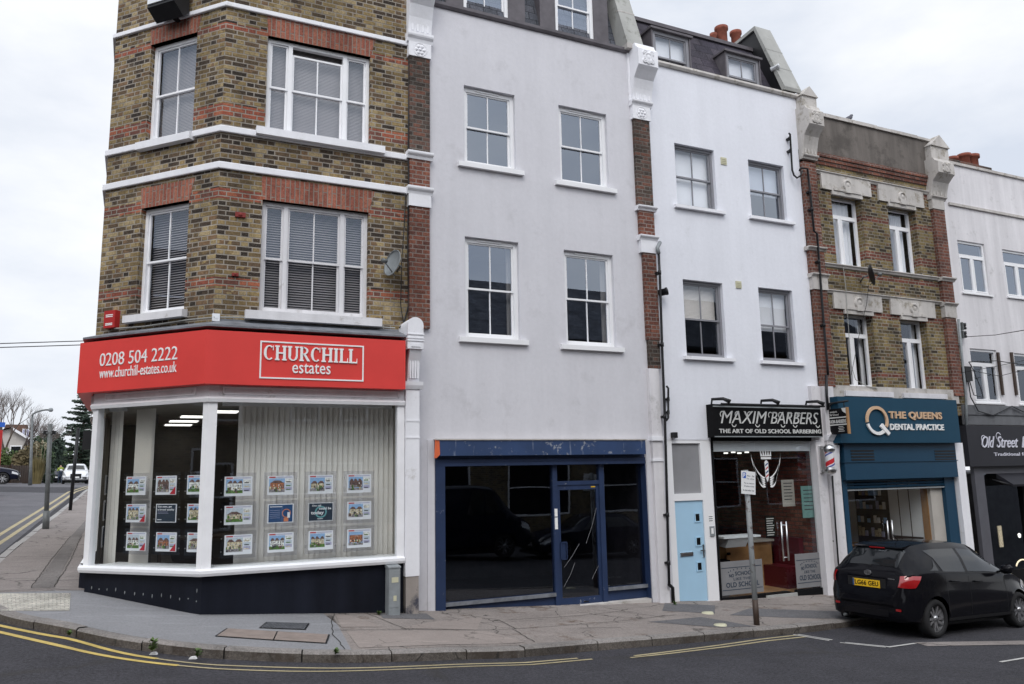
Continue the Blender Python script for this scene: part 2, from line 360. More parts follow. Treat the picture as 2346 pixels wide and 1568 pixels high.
# --- paving and road
def ground_mat(name, c, spk=.35, cracks=0.0, blotch=.2, bump=.004, stain=None, crack_scale=.5, light=(.30, .29, .28)):
    k = NM(name); a = k.ramp(k.noise(.8, 7, .62), [(.3, 1-blotch), (.7, 1+blotch)]); s1 = k.ramp(k.noise(110, 2, .8), [(.28, 1-spk), (.72, 1+spk)])
    s2 = k.ramp(k.noise(30, 3, .7), [(.35, 1-spk*.5), (.65, 1+spk*.5)])
    cc = k.mix(1.0, k.mix(1.0, k.mix(1.0, c4(c), a, 'MULTIPLY'), s1, 'MULTIPLY'), s2, 'MULTIPLY')
    vo = k.n('TexVoronoi'); vo.inputs['Scale'].default_value = 38; k.l(k.obj(), vo.inputs[0])
    sp = k.ramp(vo.outputs['Distance'], [(.05, 1.), (.14, 0.)]); sel = k.ramp(k.noise(9, 3), [(.5, 0.), (.6, 1.)])
    cc = k.mix(k.math('MULTIPLY', k.math('MULTIPLY', sp, sel), .6), cc, c4(light))
    wn = k.noise(3.4, 4, .6, sc=(.45, 2.2, 1)); cc = k.mix(k.ramp(wn, [(.55, 0.), (.75, .35)]), cc, c4(tuple(min(1, x*1.7) for x in c)))
    if stain: cc = k.mix(k.ramp(k.noise(stain[1], 6, .7), [(stain[2], 0.), (stain[2]+.1, stain[3])]), cc, c4(stain[0]))
    if cracks:
        v2 = k.n('TexVoronoi', feature='DISTANCE_TO_EDGE'); v2.inputs['Scale'].default_value = crack_scale
        ds = k.n('VectorMath', operation='ADD'); ns = k.n('TexNoise'); ns.inputs['Scale'].default_value = 2.2; ns.inputs['Detail'].default_value = 6; k.l(k.obj(), ns.inputs[0])
        scv = k.n('VectorMath', operation='SCALE'); k.l(ns.outputs['Color'], scv.inputs[0]); scv.inputs['Scale'].default_value = .55; k.l(k.obj(), ds.inputs[0]); k.l(scv.outputs[0], ds.inputs[1]); k.l(ds.outputs[0], v2.inputs[0])
        ck = k.ramp(v2.outputs['Distance'], [(.002, 1.), (.014, 0.)]); ck = k.math('MULTIPLY', ck, k.ramp(k.noise(1.1, 3), [(.42, 0.), (.52, cracks)]))
        cc = k.mix(ck, cc, c4((.035, .032, .028)))
    k.b.inputs['Specular IOR Level'].default_value = .25
    k.col(cc); k.ro(.9); k.bump(k.math('ADD', k.noise(70, 3, .7), k.math('MULTIPLY', k.noise(6, 4), 2.)), bump, .9); return k.m
M['road'] = ground_mat('worn_asphalt', (.044, .043, .049), .75, .5, .2, .006, crack_scale=.16, light=(.22, .21, .21))
M['road_side'] = ground_mat('pale_side_road', (.115, .113, .122), .3, 0, .2, .003)
M['pave_grey'] = ground_mat('grey_asphalt_pavement', (.235, .236, .245), .22, 0, .08, .003)
M['pave_tan'] = ground_mat('worn_tan_pavement', (.245, .216, .198), .30, .9, .17, .005, ((.10, .06, .035), 1.7, .57, .7), .9, (.42, .39, .36))
M['pave_dark'] = ground_mat('dark_asphalt_patch', (.125, .122, .126), .4, 0, .2, .004)
M['pave_side'] = ground_mat('side_street_pavement', (.225, .20, .188), .3, .8, .15, .004, None, .6)
M['tactile'] = brick('tactile_paving', [(.46, .44, .38), (.42, .40, .35), (.50, .47, .41)], (.34, .33, .30), bw=.1, bh=.1, bond=False, soot=.2, gap=.012)
M['kerb'] = ground_mat('granite_kerb', (.12, .105, .092), .5, .9, .4, .012, ((.06, .045, .035), 2.2, .5, .7), .8, (.3, .28, .25))
M['kerb_top'] = ground_mat('worn_kerb_top', (.225, .208, .195), .4, .3, .25, .006)
M['concrete'] = ground_mat('concrete_kerb', (.33, .32, .31), .2, 0, .12, .003)
def paint(name, c, base):
    k = NM(name); ms = k.ramp(k.noise(26, 6, .75), [(.56, 0.), (.66, 1.)]); cc = k.mix(1.0, c4(c), k.ramp(k.noise(4, 4), [(.3, .8), (.7, 1.1)]), 'MULTIPLY')
    k.col(k.mix(k.math('MULTIPLY', ms, .75), cc, c4(base))); k.ro(.8); return k.m
M['yellow'] = paint('worn_yellow_line', (.56, .42, .12), (.09, .085, .08)); M['whiteline'] = paint('worn_white_line', (.50, .49, .47), (.09, .085, .08))
M['yellow_faded'] = paint('faded_yellow_line', (.40, .34, .20), (.09, .085, .08))

# ---------------------------------------------------------------- the ground
def struct(name, mb, mat, parent=None):
    o = mb.build(name, mat, parent)
    if parent is None: o['kind'] = 'structure'
    return o
def axis(a, b, breaks, fine, coarse):
    """grid lines: fine inside breaks, growing outside"""
    xs = []; x = breaks[0]
    while x < breaks[1]: xs.append(x); x += fine
    xs.append(breaks[1]); st = coarse; x = breaks[1]
    while x < b: x += st; st *= 1.5; xs.append(min(x, b))
    st = coarse; x = breaks[0]
    while x > a: x -= st; st *= 1.5; xs.insert(0, max(x, a))
    return xs
KERB = [(-2.1, 120), (-2.1, 60), (-2.13, 30.4), (-2.27, 13.3), (-2.39, 6.4), (-2.33, 3.2), (-2.1, 1.3), (-1.54, -.07), (-1.04, -.8), (-.27, -1.8), (.44, -2.36), (1.15, -2.68), (1.8, -2.93), (2.6, -3.08), (3.6, -3.1), (4.6, -3.04), (6.2, -2.9), (8.3, -2.82), (9.4, -2.75), (11.2, -2.42), (14, -2.15), (20, -2.05), (34, -2.0), (60, -2.0)]
def resample(pl, st):
    out = []
    for (a, b) in zip(pl, pl[1:]):
        L_ = math.dist(a, b); n = max(1, int(L_/st))
        out += [(a[0]+(b[0]-a[0])*i/n, a[1]+(b[1]-a[1])*i/n) for i in range(n)]
    return out+[pl[-1]]
def smooth(pl, it=2):
    for _ in range(it):
        q = [pl[0]]
        for a, b in zip(pl, pl[1:]): q += [(a[0]*.75+b[0]*.25, a[1]*.75+b[1]*.25), (a[0]*.25+b[0]*.75, a[1]*.25+b[1]*.75)]
        pl = q+[pl[-1]]
    return pl
KS = resample(smooth(KERB), .5)
def offs(pl, d):
    """shift a polyline to its right-hand side by d"""
    out = []
    for i, p in enumerate(pl):
        a, b = pl[max(i-1, 0)], pl[min(i+1, len(pl)-1)]; dx, dy = b[0]-a[0], b[1]-a[1]; l_ = math.hypot(dx, dy) or 1
        out.append((p[0]+dy/l_*d, p[1]-dx/l_*d))
    return out
mb = MB()
xs = sorted({round(v, 4) for v in axis(-400, 400, (-14, 26), .8, 2.5)+GX}); ys = sorted({round(v, 4) for v in axis(-200, 500, (-14, 40), .8, 2.5)+SY+[-3.4, -7.4]})
for i in range(len(xs)-1):
    for j in range(len(ys)-1):
        q = [(xs[i], ys[j]), (xs[i+1], ys[j]), (xs[i+1], ys[j+1]), (xs[i], ys[j+1])]
        mb.face([(x, y, G(x, y)-.115) for x, y in q])
struct('road', mb, M['road'])
def sheet(name, pl_a, pl_b, off, mat, n=4, flip=False):
    """a strip of ground between two polylines"""
    mb = MB()
    for i in range(len(pl_a)-1):
        for k in range(n):
            f = lambda t, j: (pl_a[j][0]*(1-t)+pl_b[j][0]*t, pl_a[j][1]*(1-t)+pl_b[j][1]*t)
            q = [f(k/n, i), f(k/n, i+1), f((k+1)/n, i+1), f((k+1)/n, i)]
            if flip: q.reverse()
            mb.face([(x, y, G(x, y)+off) for x, y in q])
    return struct(name, mb, mat)
def inner(p):
    x, y = p
    if y > 1.4: return (.8, y)
    if x > 1.2: return (x, .8)
    return (.9, .8)
# pavement: three surfacings side by side along the kerb
def seg(lo, hi): return [p for p in KS if lo(p) and hi(p)]
ib = next(i for i, p in enumerate(KS) if p[1] < 1.7); ic = next(i for i, p in enumerate(KS) if p[0] > 2.45 and p[1] < 0)
KI = offs(KS, -.16)   # inside edge of the kerb stone
for nm, a, b, mt in (('side_pavement', 0, ib, 'pave_side'), ('corner_pavement', ib, ic, 'pave_grey'), ('pavement', ic, len(KS)-1, 'pave_tan')):
    A = KI[a:b+1]
    if nm == 'corner_pavement':
        m_ = len(A)-1; Bl = [(.8+.1*(i/(m_*.4)), 1.75-.95*(i/(m_*.4))) if i < m_*.4 else (.9+2.1*((i-m_*.4)/(m_*.6)), .8) for i in range(m_+1)]
    else: Bl = [inner(p) for p in KS[a:b+1]]
    if nm == 'pavement': Bl[0] = (3.0, .8)
    sheet(nm, A, Bl, 0, M[mt], 6)
# kerb: top and face, stone by stone
mb = MB()
stone, sid = 9, 0
for i in range(len(KS)-1):
    if KS[i][1] > 70: continue
    
    if i == 0 or stone > .85: stone = 0; sid = i; g = .016
    else: g = 0
    stone += math.dist(KS[i], KS[i+1]); random.seed(sid); dz = random.uniform(-.01, .008)
    a, b, ai, bi = KS[i], KS[i+1], KI[i], KI[i+1]
    t0 = g/max(.1, math.dist(a, b)); a = (a[0]+(b[0]-a[0])*t0, a[1]+(b[1]-a[1])*t0); ai = (ai[0]+(bi[0]-ai[0])*t0, ai[1]+(bi[1]-ai[1])*t0)
    z = lambda p, o: (p[0], p[1], G(*p)+o+dz)
    dx, dy = b[0]-a[0], b[1]-a[1]; l_ = math.hypot(dx, dy); nx, ny = dy/l_, -dx/l_
    a2, b2 = (a[0]+nx*-.025, a[1]+ny*-.025), (b[0]+nx*-.025, b[1]+ny*-.025)
    side = a[1] > 2.2
    mb.face([z(a2, .006), z(b2, .006), z(bi, .006), z(ai, .006)], None, 2 if side else 1)
    mb.face([z(a, -.022), z(b, -.022), z(b2, .006), z(a2, .006)], None, 2 if side else 1)
    mb.face([z(a, -.15), z(b, -.15), z(b, -.022), z(a, -.022)], None, 2 if side else 0)
    mb.face([z(ai, .006), z(ai, -.15), z(a, -.15), z(a, -.022), z(a2, .006)], None, 0)
struct('kerb', mb, [M['kerb'], M['kerb_top'], M['concrete']])
def ribbon(name, pts, wd, off, mat, rs=.3):
    pl = resample(pts, rs); A = offs(pl, wd/2); B = offs(pl, -wd/2); mb = MB()
    for i in range(len(pl)-1): mb.face([(x, y, G(x, y)+off) for x, y in (A[i], A[i+1], B[i+1], B[i])])
    return struct(name, mb, mat)
y1 = [(-1.9, .25), (-1.54, -.3), (-.95, -1.12), (-.6, -1.52), (-.06, -2.3), (.4, -2.66), (.83, -2.9), (1.7, -3.2), (2.47, -3.36), (3.53, -3.36), (4.6, -3.33), (5.5, -3.28)]
y2 = [(-2.0, .0), (-1.6, -.58), (-.9, -1.6), (-.48, -2.2), (.1, -2.72), (.82, -3.08), (1.6, -3.36), (2.39, -3.5), (3.4, -3.5), (4.6, -3.46), (5.67, -3.38)]
for yl in (y1, y2):
    ys_ = smooth(yl); k_ = len(ys_)*5//11; ribbon('double_yellow_line', ys_[:k_+1], .08, -.109, M['yellow']); ribbon('double_yellow_line', ys_[k_:], .048, -.109, M['yellow_faded'])
ribbon('double_yellow_line', [(6.35, -3.36), (8.0, -3.12), (9.95, -2.76)], .05, -.109, M['yellow_faded']); ribbon('double_yellow_line', [(6.23, -3.45), (8.0, -3.24), (10.0, -2.9)], .05, -.109, M['yellow_faded'])
sy = [(p[0]-.42, p[1]) for p in KS if 4.8 < p[1] < 60]; ribbon('double_yellow_line', sy, .11, -.109, M['yellow_faded'], 1); ribbon('double_yellow_line', [(x-.28, y) for x, y in sy], .11, -.109, M['yellow_faded'], 1)
for pts in ([(9.87, -2.72), (10.1, -3.25)], [(9.98, -2.72), (10.2, -3.22)], [(10.15, -3.42), (10.55, -3.93)], [(10.26, -3.42), (10.66, -3.93)], [(10.6, -3.93), (11.3, -3.86)], [(11.14, -5.34), (11.9, -5.28)], [(13.5, -5.2), (14.6, -5.1)]):
    ribbon('parking_bay_marking', pts, .055, -.108, M['whiteline'])
sheet('side_road_surface', [(-2.5, y) for y in (4, 8, 14, 22, 30, 45, 60, 90)], [(-10.6, y) for y in (4, 8, 14, 22, 30, 45, 60, 90)], -.110, M['road_side'], 10)
ribbon('road_patch', [(11.3, -3.95), (13.2, -4.55), (16, -5.0), (22, -5.2)], .32, -.108, M['pave_side'])
for k_, pts in enumerate(([(-9.5, 14.0), (-6.4, 14.6)], [(-8.5, 19.5), (-5.4, 19.8)])): ribbon('side_road_marking', pts, .12, -.106, M['whiteline'])
# pavement on the far side of the side street
sheet('far_side_pavement', [(-10.6, y) for y in (12, 16, 22, 30, 45, 60, 90)], [(-16, y) for y in (12, 16, 22, 30, 45, 60, 90)], .0, M['pave_side'], 3)
ribbon('far_side_kerb', [(-10.6, y) for y in (12, 30, 60, 90)], .16, .006, M['concrete'], 2)
def flat(name, pts, off, mat, label=None, cat=None, kind='structure', uv=False):
    mb = MB(); n = 6
    def b(s_, t): a = Vector(pts[0]).lerp(Vector(pts[1]), s_); c = Vector(pts[3]).lerp(Vector(pts[2]), s_); return a.lerp(c, t)
    e1 = (Vector(pts[1])-Vector(pts[0])).length; e2 = (Vector(pts[3])-Vector(pts[0])).length
    for i in range(n):
        for j in range(n):
            q = [b(i/n, j/n), b((i+1)/n, j/n), b((i+1)/n, (j+1)/n), b(i/n, (j+1)/n)]
            mb.face([(p.x, p.y, G(p.x, p.y)+off) for p in q], [(i/n*e1, j/n*e2), ((i+1)/n*e1, j/n*e2), ((i+1)/n*e1, (j+1)/n*e2), (i/n*e1, (j+1)/n*e2)])
    o = mb.build(name, mat)
    if kind: o['kind'] = kind
    return tag(o, label, cat)
flat('tactile_paving', [(-1.75, .15), (-.72, -.12), (-.80, 1.32), (-2.0, 1.55)], .005, M['tactile'])
M['trench'] = ground_mat('worn_trench_tarmac', (.155, .142, .135), .35, .6, .3, .004, None, 1.5)
flat('tarmac_trench', [(-1.38, 1.9), (-1.08, 1.9), (-1.12, 9.5), (-1.33, 9.5)], .005, M['trench'])
flat('tarmac_trench', [(-1.33, 9.52), (-1.12, 9.52), (-1.05, 16), (-1.2, 16)], .005, M['trench'])
flat('tarmac_patch', [(9.6, -1.5), (11.6, -2.35), (12.8, -2.1), (10.6, -.9)], .004, M['pave_dark'])
flat('tarmac_patch', [(7.7, -1.75), (8.6, -2.5), (9.25, -2.55), (8.9, -1.6)], .004, M['pave_dark'])
flat('tarmac_patch', [(8.6, -.9), (9.4, -1.35), (10.1, -.5), (9.2, -.15)], .004, M['pave_dark'])
flat('tarmac_patch', [(3.55, -.75), (4.35, -.85), (4.4, -.3), (3.6, -.32)], .004, M['pave_dark'])
M['slab'] = ground_mat('pinkish_concrete_slab', (.275, .238, .216), .15, .5, .08, .002, None, 1.2)
for pts in ([(2.75, -1.4), (3.35, -1.45), (3.1, -.45), (2.9, -.4)], [(3.55, -1.6), (4.7, -1.7), (5.2, -.75), (4.35, -.95)], [(2.65, -2.8), (5.0, -2.7), (4.8, -1.8), (2.75, -1.7)]):
    flat('paving_slab', pts, .005, M['slab'])
M['crack'] = plain('dark_joint', (.03, .028, .024), .95, .3)
random.seed(4)
def crack(pts, wd=.011):
    pl = resample(pts, .12); pl = [(x+random.uniform(-.012, .012), y+random.uniform(-.012, .012)) for x, y in pl]
    ribbon('paving_joint', pl, wd, .007, M['crack'], .12)
for pts in ([(2.46, -2.85), (2.52, -1.9), (2.72, -.9), (2.9, -.3)], [(2.6, -1.62), (3.6, -1.68), (5.3, -1.78), (7.4, -1.55), (8.6, -1.3)], [(3.4, -.2), (3.5, -.9), (3.62, -1.66)], [(4.85, -.3), (5.35, -1.0), (5.3, -1.78)], [(5.25, -1.78), (5.15, -2.7)],
            [(5.5, -1.05), (6.6, -1.0), (7.9, -.75)], [(7.4, -.5), (8.1, -1.2), (8.2, -1.5)], [(6.3, -1.95), (7.0, -2.05)], [(-.62, 1.55), (-1.2, 1.75), (-2.1, 1.7)], [(-.6, 3.0), (-1.0, 3.0)], [(-1.4, 2.9), (-2.2, 2.9)], [(.9, -.34), (2.6, -.36), (3.7, -.33)],
            [(-1.39, 1.9), (-1.40, 5), (-1.34, 9.4)], [(-1.07, 1.9), (-1.05, 5), (-1.11, 9.4)], [(10.5, -.5), (12, -.9), (13, -1.3)], [(2.75, -2.95), (8, -2.68)]): crack(pts)
# ---------------------------------------------------------------- wall and window builders
def wall(mb, fr, u0, u1, z0, z1, ops, depth=.12, d=0.0, mi=0):
    """wall plane with openings (u0,u1,z0,z1) and their reveals"""
    us = sorted({u0, u1, *[a for o in ops for a in o[:2]]}); zs = sorted({z0, z1, *[a for o in ops for a in o[2:4]]})
    us = [a for a in us if u0 <= a <= u1]; zs = [a for a in zs if z0 <= a <= z1]
    for i in range(len(us)-1):
        for j in range(len(zs)-1):
            um, zm = (us[i]+us[i+1])/2, (zs[j]+zs[j+1])/2
            if not any(o[0] < um < o[1] and o[2] < zm < o[3] for o in ops): mb.quad(fr, us[i], us[i+1], zs[j], zs[j+1], d, mi)
    for a, b, c, e_ in [o[:4] for o in ops]:
        P = fr.p; k = d-depth
        mb.face([P(a, d, c), P(a, k, c), P(a, k, e_), P(a, d, e_)], [(a, c), (a+depth, c), (a+depth, e_), (a, e_)], mi)
        mb.face([P(b, k, c), P(b, d, c), P(b, d, e_), P(b, k, e_)], [(b-depth, c), (b, c), (b, e_), (b-depth, e_)], mi)
        mb.face([P(a, d, e_), P(a, k, e_), P(b, k, e_), P(b, d, e_)], [(a, 0), (a, depth), (b, depth), (b, 0)], mi)
        mb.face([P(a, d, c), P(b, d, c), P(b, k, c), P(a, k, c)], [(a, 0), (b, 0), (b, depth), (a, depth)], mi)
def sash(par, fr, o, d, mat, gl, fw=.05, rail=.5, lights=((0, 1),), bars=1, behind=None, bmat=None, sill=None, smat=None, label=None, low=0.0, horn=True, split=None, ft=.06):
    """a sliding sash window in opening o, its frame face at depth d (negative = behind the wall face)"""
    u0, u1, z0, z1 = o; B = MB(); G_ = MB(); W = u1-u0; H = z1-z0
    B.box(fr, u0, u0+fw, d-.09, d, z0, z1); B.box(fr, u1-fw, u1, d-.09, d, z0, z1)
    B.box(fr, u0+fw, u1-fw, d-.09, d, z1-fw*1.1, z1); B.box(fr, u0+fw, u1-fw, d-.09, d+.01, z0, z0+fw*1.3)
    zr = z0+H*rail
    for n_, (a, b) in enumerate(lights):
        ua, ub = u0+fw+(W-2*fw)*a, u0+fw+(W-2*fw)*b
        if a > 0: B.box(fr, ua-.04, ua+.03, d-.09, d+.005, z0+fw, z1-fw)
        if a > 0: ua += .03
        if b < 1: ub -= .04
        s_ = .035; dl = low if n_ == (1 if len(lights) == 3 else 99) else 0
        for (za, zb, dd) in ((zr-.02, z1-fw-dl, d-.025), (z0+fw*1.1, zr+.02, d-.055)):
            B.box(fr, ua, ua+s_, dd-.035, dd, za, zb); B.box(fr, ub-s_, ub, dd-.035, dd, za, zb)
            B.box(fr, ua+s_, ub-s_, dd-.035, dd, zb-s_, zb); B.box(fr, ua+s_, ub-s_, dd-.035, dd, za, za+s_*(1.1 if dd < d-.03 else 1))
            nb = bars if (b-a) > .5 or len(lights) == 1 else 0
            for q in range(nb):
                uc = ua+(ub-ua)*(q+1)/(nb+1); B.box(fr, uc-.011, uc+.011, dd-.03, dd-.006, za+s_, zb-s_)
            G_.quad(fr, ua+s_, ub-s_, za+s_, zb-s_, dd-.018)
    wn = B.build('window', mat, par); tag(wn, label); G_.build('pane', gl, wn)
    if sill:
        su0, su1, sz, sh, sd_ = sill; q = MB(); q.prof(fr, [(d-.02, sz-sh), (sd_, sz-sh), (sd_, sz-.012), (d-.02, sz+.01)], su0, su1); q.build('sill', smat or mat, wn)
    back(wn, fr, o, d, behind, bmat); return wn
def back(wn, fr, o, d, behind, bmat):
    u0, u1, z0, z1 = o
    if behind == 'venetian':
        q = MB(); z = z1-.06
        while z > z0+.05: q.face([fr.p(u0+.04, d-.155, z-.018), fr.p(u1-.04, d-.155, z-.018), fr.p(u1-.04, d-.185, z+.012), fr.p(u0+.04, d-.185, z+.012)]); z -= .042
        q.build('venetian_blind', bmat, wn)
    elif behind == 'fineblind':
        q = MB(); z = z1-.05
        while z > z0+.05: q.face([fr.p(u0+.04, d-.155, z-.014), fr.p(u1-.04, d-.155, z-.014), fr.p(u1-.04, d-.165, z+.013), fr.p(u0+.04, d-.165, z+.013)]); z -= .027
        q.build('venetian_blind', bmat, wn)
    elif behind and behind[0] == 'roller':
        q = MB(); q.quad(fr, u0+.03, u1-.03, z1-(z1-z0)*behind[1], z1-.02, d-.15); q.box(fr, u0+.03, u1-.03, d-.165, d-.145, z1-(z1-z0)*behind[1]-.025, z1-(z1-z0)*behind[1]); q.build('roller_blind', bmat, wn)
    elif behind and behind[0] == 'curtain':
        q = MB(); 
        for ua, ub in behind[1]:
            a0, a1 = u0+(u1-u0)*ua, u0+(u1-u0)*ub; n_ = 40; f = lambda t: -.2+.03*math.sin(t*38+ua*9)+.012*math.sin(t*91)
            for i in range(n_):
                t, t2 = i/n_, (i+1)/n_
                q.face([fr.p(a0+(a1-a0)*t, d+f(t), z0+.03), fr.p(a0+(a1-a0)*t2, d+f(t2), z0+.03), fr.p(a0+(a1-a0)*t2, d+f(t2), z1-.03), fr.p(a0+(a1-a0)*t, d+f(t), z1-.03)], None, 0, True)
        q.build('net_curtain', bmat, wn)
def casement(par, fr, o, d, mat, gl, top=.28, split=.5, fw=.055, behind=None, bmat=None, sill=None, smat=None, label=None, leftopen=False):
    u0, u1, z0, z1 = o; B = MB(); G_ = MB(); H = z1-z0; zt = z1-H*top; us = u0+(u1-u0)*split
    B.box(fr, u0, u0+fw, d-.08, d, z0, z1); B.box(fr, u1-fw, u1, d-.08, d, z0, z1); B.box(fr, u0+fw, u1-fw, d-.08, d, z1-fw, z1); B.box(fr, u0+fw, u1-fw, d-.08, d, z0, z0+fw)
    B.box(fr, u0+fw, u1-fw, d-.08, d+.004, zt-.035, zt+.035); B.box(fr, us-.04, us+.04, d-.08, d+.002, z0+fw, zt-.035)
    G_.quad(fr, u0+fw, u1-fw, zt+.035, z1-fw, d-.03)
    for a, b in ((u0+fw, us-.04), (us+.04, u1-fw)):
        s_ = .03; B.box(fr, a, a+s_, d-.05, d+.012, z0+fw, zt-.035); B.box(fr, b-s_, b, d-.05, d+.012, z0+fw, zt-.035); B.box(fr, a+s_, b-s_, d-.05, d+.012, z0+fw, z0+fw+s_); B.box(fr, a+s_, b-s_, d-.05, d+.012, zt-.035-s_, zt-.035)
        G_.quad(fr, a+s_, b-s_, z0+fw+s_, zt-.035-s_, d-.02)
    wn = B.build('window', mat, par); tag(wn, label); G_.build('pane', gl, wn)
    if sill:
        su0, su1, sz, sh, sd_ = sill; q = MB(); q.prof(fr, [(d-.02, sz-sh), (sd_, sz-sh), (sd_, sz-.012), (d-.02, sz+.01)], su0, su1); q.build('sill', smat or mat, wn)
    back(wn, fr, o, d, behind, bmat); return wn
def room(par, fr, u0, u1, z0, z1, d0, d1, mat, name='interior'):
    """open-fronted room behind a wall: back, sides, floor, ceiling facing inwards"""
    q = MB(); P = fr.p
    q.face([P(u0, d0, z0), P(u1, d0, z0), P(u1, d0, z1), P(u0, d0, z1)]); q.face([P(u0, d1, z0), P(u0, d0, z0), P(u0, d0, z1), P(u0, d1, z1)])
    q.face([P(u1, d0, z0), P(u1, d1, z0), P(u1, d1, z1), P(u1, d0, z1)]); q.face([P(u0, d1, z0), P(u1, d1, z0), P(u1, d0, z0), P(u0, d0, z0)]); q.face([P(u0, d0, z1), P(u1, d0, z1), P(u1, d1, z1), P(u0, d1, z1)])
    return q.build(name, mat, par)
# ---------------------------------------------------------------- corner building
ZT = 13.6
XR1 = F.at(940, 600)[0]                   # right edge of the corner building's brickwork
def zc(px, py): return F.at(px, py)[1]
ZS = 3.95                                 # underside of the brickwork, behind the fascia
bands = [(zc(518, 66), zc(518, 50)), (zc(501, 263), zc(501, 234)), (zc(498, 453), zc(498, 429)), (zc(497, 655), zc(497, 634))]
M['brick'] = brick('london_stock_brick', stock, (.33, .295, .25), bands, None, 1.3)
M['soldier'] = brick('red_soldier_brick', [(.30, .10, .068), (.33, .115, .075), (.27, .09, .062), (.35, .13, .085)], (.30, .24, .2), soldier=True, bw=.40, bh=.078, soot=.2, bond=False)
wB = []
o1 = list(F.rect(610, 106, 848, 320)); o2 = list(F.rect(597, 472, 843.5, 722))
o3 = list(Cf.rect(340, 91, 446, 320)); o4 = list(Cf.rect(317.5, 470, 427, 716))
corner = thing('corner_building', 'yellow and red brick corner building with white bands over a red estate agent shopfront', 'building', (CX, .5, 0))
mb = MB()
wall(mb, F, CX, XR1, ZS, ZT, [o1, o2]); wall(mb, Cf, -LC, 0, ZS, ZT, [o3, o4]); wall(mb, Sf, -9, 0, ZS, ZT, [])
wall(mb, Sf, -9, -3.2, -.5, ZS, [])
mb.quad(F, CX-LC*math.cos(R(47)), XR1, ZT-.01, ZT, -1)
mb.build('brick_wall', M['brick'], corner)
def vert(fr_list, d, so=0.0):
    co = .07 if so else 0.0
    """plan of the wrapped corner at distance d outside the walls: far side street, side/cant corner, cant/front corner, front right end"""
    def isect(p, u, q, v):
        den = u.x*v.y-u.y*v.x; t = ((q.x-p.x)*v.y-(q.y-p.y)*v.x)/den; return p+u*t
    e_ = isect(Sf.p(0, d-so, 0), Sf.u, Cf.p(0, d-co, 0), Cf.u); c_ = isect(Cf.p(0, d-co, 0), Cf.u, F.p(0, d, 0), F.u); return e_, c_
def wrap(mb, prof, side=-9, right=XR1, mi=0, sm=False, so=0.0):
    """(d,z) profile carried round side wall, cant and front with mitred corners"""
    n = len(prof)
    cols = []
    for d, z in prof:
        e_, c_ = vert(None, d, so if d > .02 else 0); cols.append([Sf.p(side, d-(so if d > .02 else 0), z), Vector((e_.x, e_.y, z)), Vector((c_.x, c_.y, z)), F.p(right, d, z)])
    for i in range(n):
        a, b = cols[i], cols[(i+1) % n]; za, zb = prof[i][1], prof[(i+1) % n][1]
        if abs(za-zb) < 1e-4: za, zb = prof[i][0], prof[(i+1) % n][0]
        s0 = 0
        for k in range(3):
            L_ = (a[k+1]-a[k]).length; mb.face([a[k], a[k+1], b[k+1], b[k]], [(s0, za), (s0+L_, za), (s0+L_, zb), (s0, zb)], mi, sm); s0 += L_
    mb.face([c[3] for c in reversed(cols)], None, mi); mb.face([c[0] for c in cols], None, mi)
for py0, py1 in ((0, 11), (283, 298), (367, 383)):
    px = 517 if py0 == 0 else 500; za, zb = F.at(px, py1, .06)[1], F.at(px, py0, .06)[1]; q = MB()
    wrap(q, [(-.02, za), (.045, za), (.05, za+.01), (.05, zb-.015), (.03, zb), (-.02, zb)]); q.build('string_course', M['white'], corner)
def corner_room(z0, z1, mats):
    e_ = vert(None, -.135)[0]; c_ = vert(None, -.135)[1]; pl = [Vector((XR1-.05, 5.5, 0)), Vector((XR1-.05, .135, 0)), Vector((c_.x, c_.y, 0)), Vector((e_.x, e_.y, 0)), Vector((e_.x, 5.5, 0))]; q = MB(); Z = lambda v, z: (v.x, v.y, z)
    q.face([Z(v, z0) for v in pl]); q.face([Z(v, z1) for v in reversed(pl)])
    for i in (0, 3, 4): a_, b_ = pl[i], pl[(i+1) % 5]; q.face([Z(a_, z0), Z(b_, z0), Z(b_, z1), Z(a_, z1)])
    q.build('interior', mats, corner)
corner_room(7.0, 10.4, M['dark_room']); corner_room(4.05, 6.9, M['dark_room'])
L3 = ((0, .205), (.205, .775), (.775, 1))
sash(corner, F, o1, -.09, M['timber_white'], M['glass'], .06, .50, L3, 1, 'fineblind', M['venetian'], (o1[0]-.15, o1[1]+.25, o1[2]+.03, .14, .13), M['white'], low=.14, label='wide three-light white sash window of the upper floor, its middle sash slightly lowered')
sash(corner, F, o2, -.09, M['timber_dirty'], M['glass'], .06, .49, L3, 1, 'venetian', M['venetian'], (o2[0]-.22, o2[1]+.22, o2[2]+.0, .15, .14), M['timber_dirty'], label='wide three-light white sash window with flaking paint above the red sign')
sash(corner, Cf, o3, -.10, M['timber_white'], M['glass'], .06, .5, ((0, 1),), 1, 'fineblind', M['venetian'], (o3[0]-.1, o3[1]+.05, o3[2]+.03, .14, .12), M['white'])
sash(corner, Cf, o4, -.10, M['timber_white'], M['glass'], .06, .5, ((0, 1),), 1, 'venetian', M['venetian'], (o4[0]-.15, o4[1]+.08, o4[2], .13, .12), M['timber_dirty'])
for fr, o, e_ in ((F, o1, .04), (F, o2, .04), (Cf, o3, .05), (Cf, o4, .05)):
    q = MB(); h = .40 if fr is F else .36; q.poly(fr, [(o[0]+.0, o[3]), (o[1]-.0, o[3]), (o[1]+.10, o[3]+h), (o[0]-.03, o[3]+h)], -.13, .006); q.build('brick_arch', M['soldier'], corner)
# lead flashing and brick strip above the fascia
q = MB(); zf = F.at(475, 752, .3)[1]
wrap(q, [(-.02, zf+.24), (.03, zf+.18), (.47, zf+.035), (.47, zf+.005), (.03, zf+.005), (-.02, zf)], so=.31); q.build('lead_flashing', M['lead'], corner)
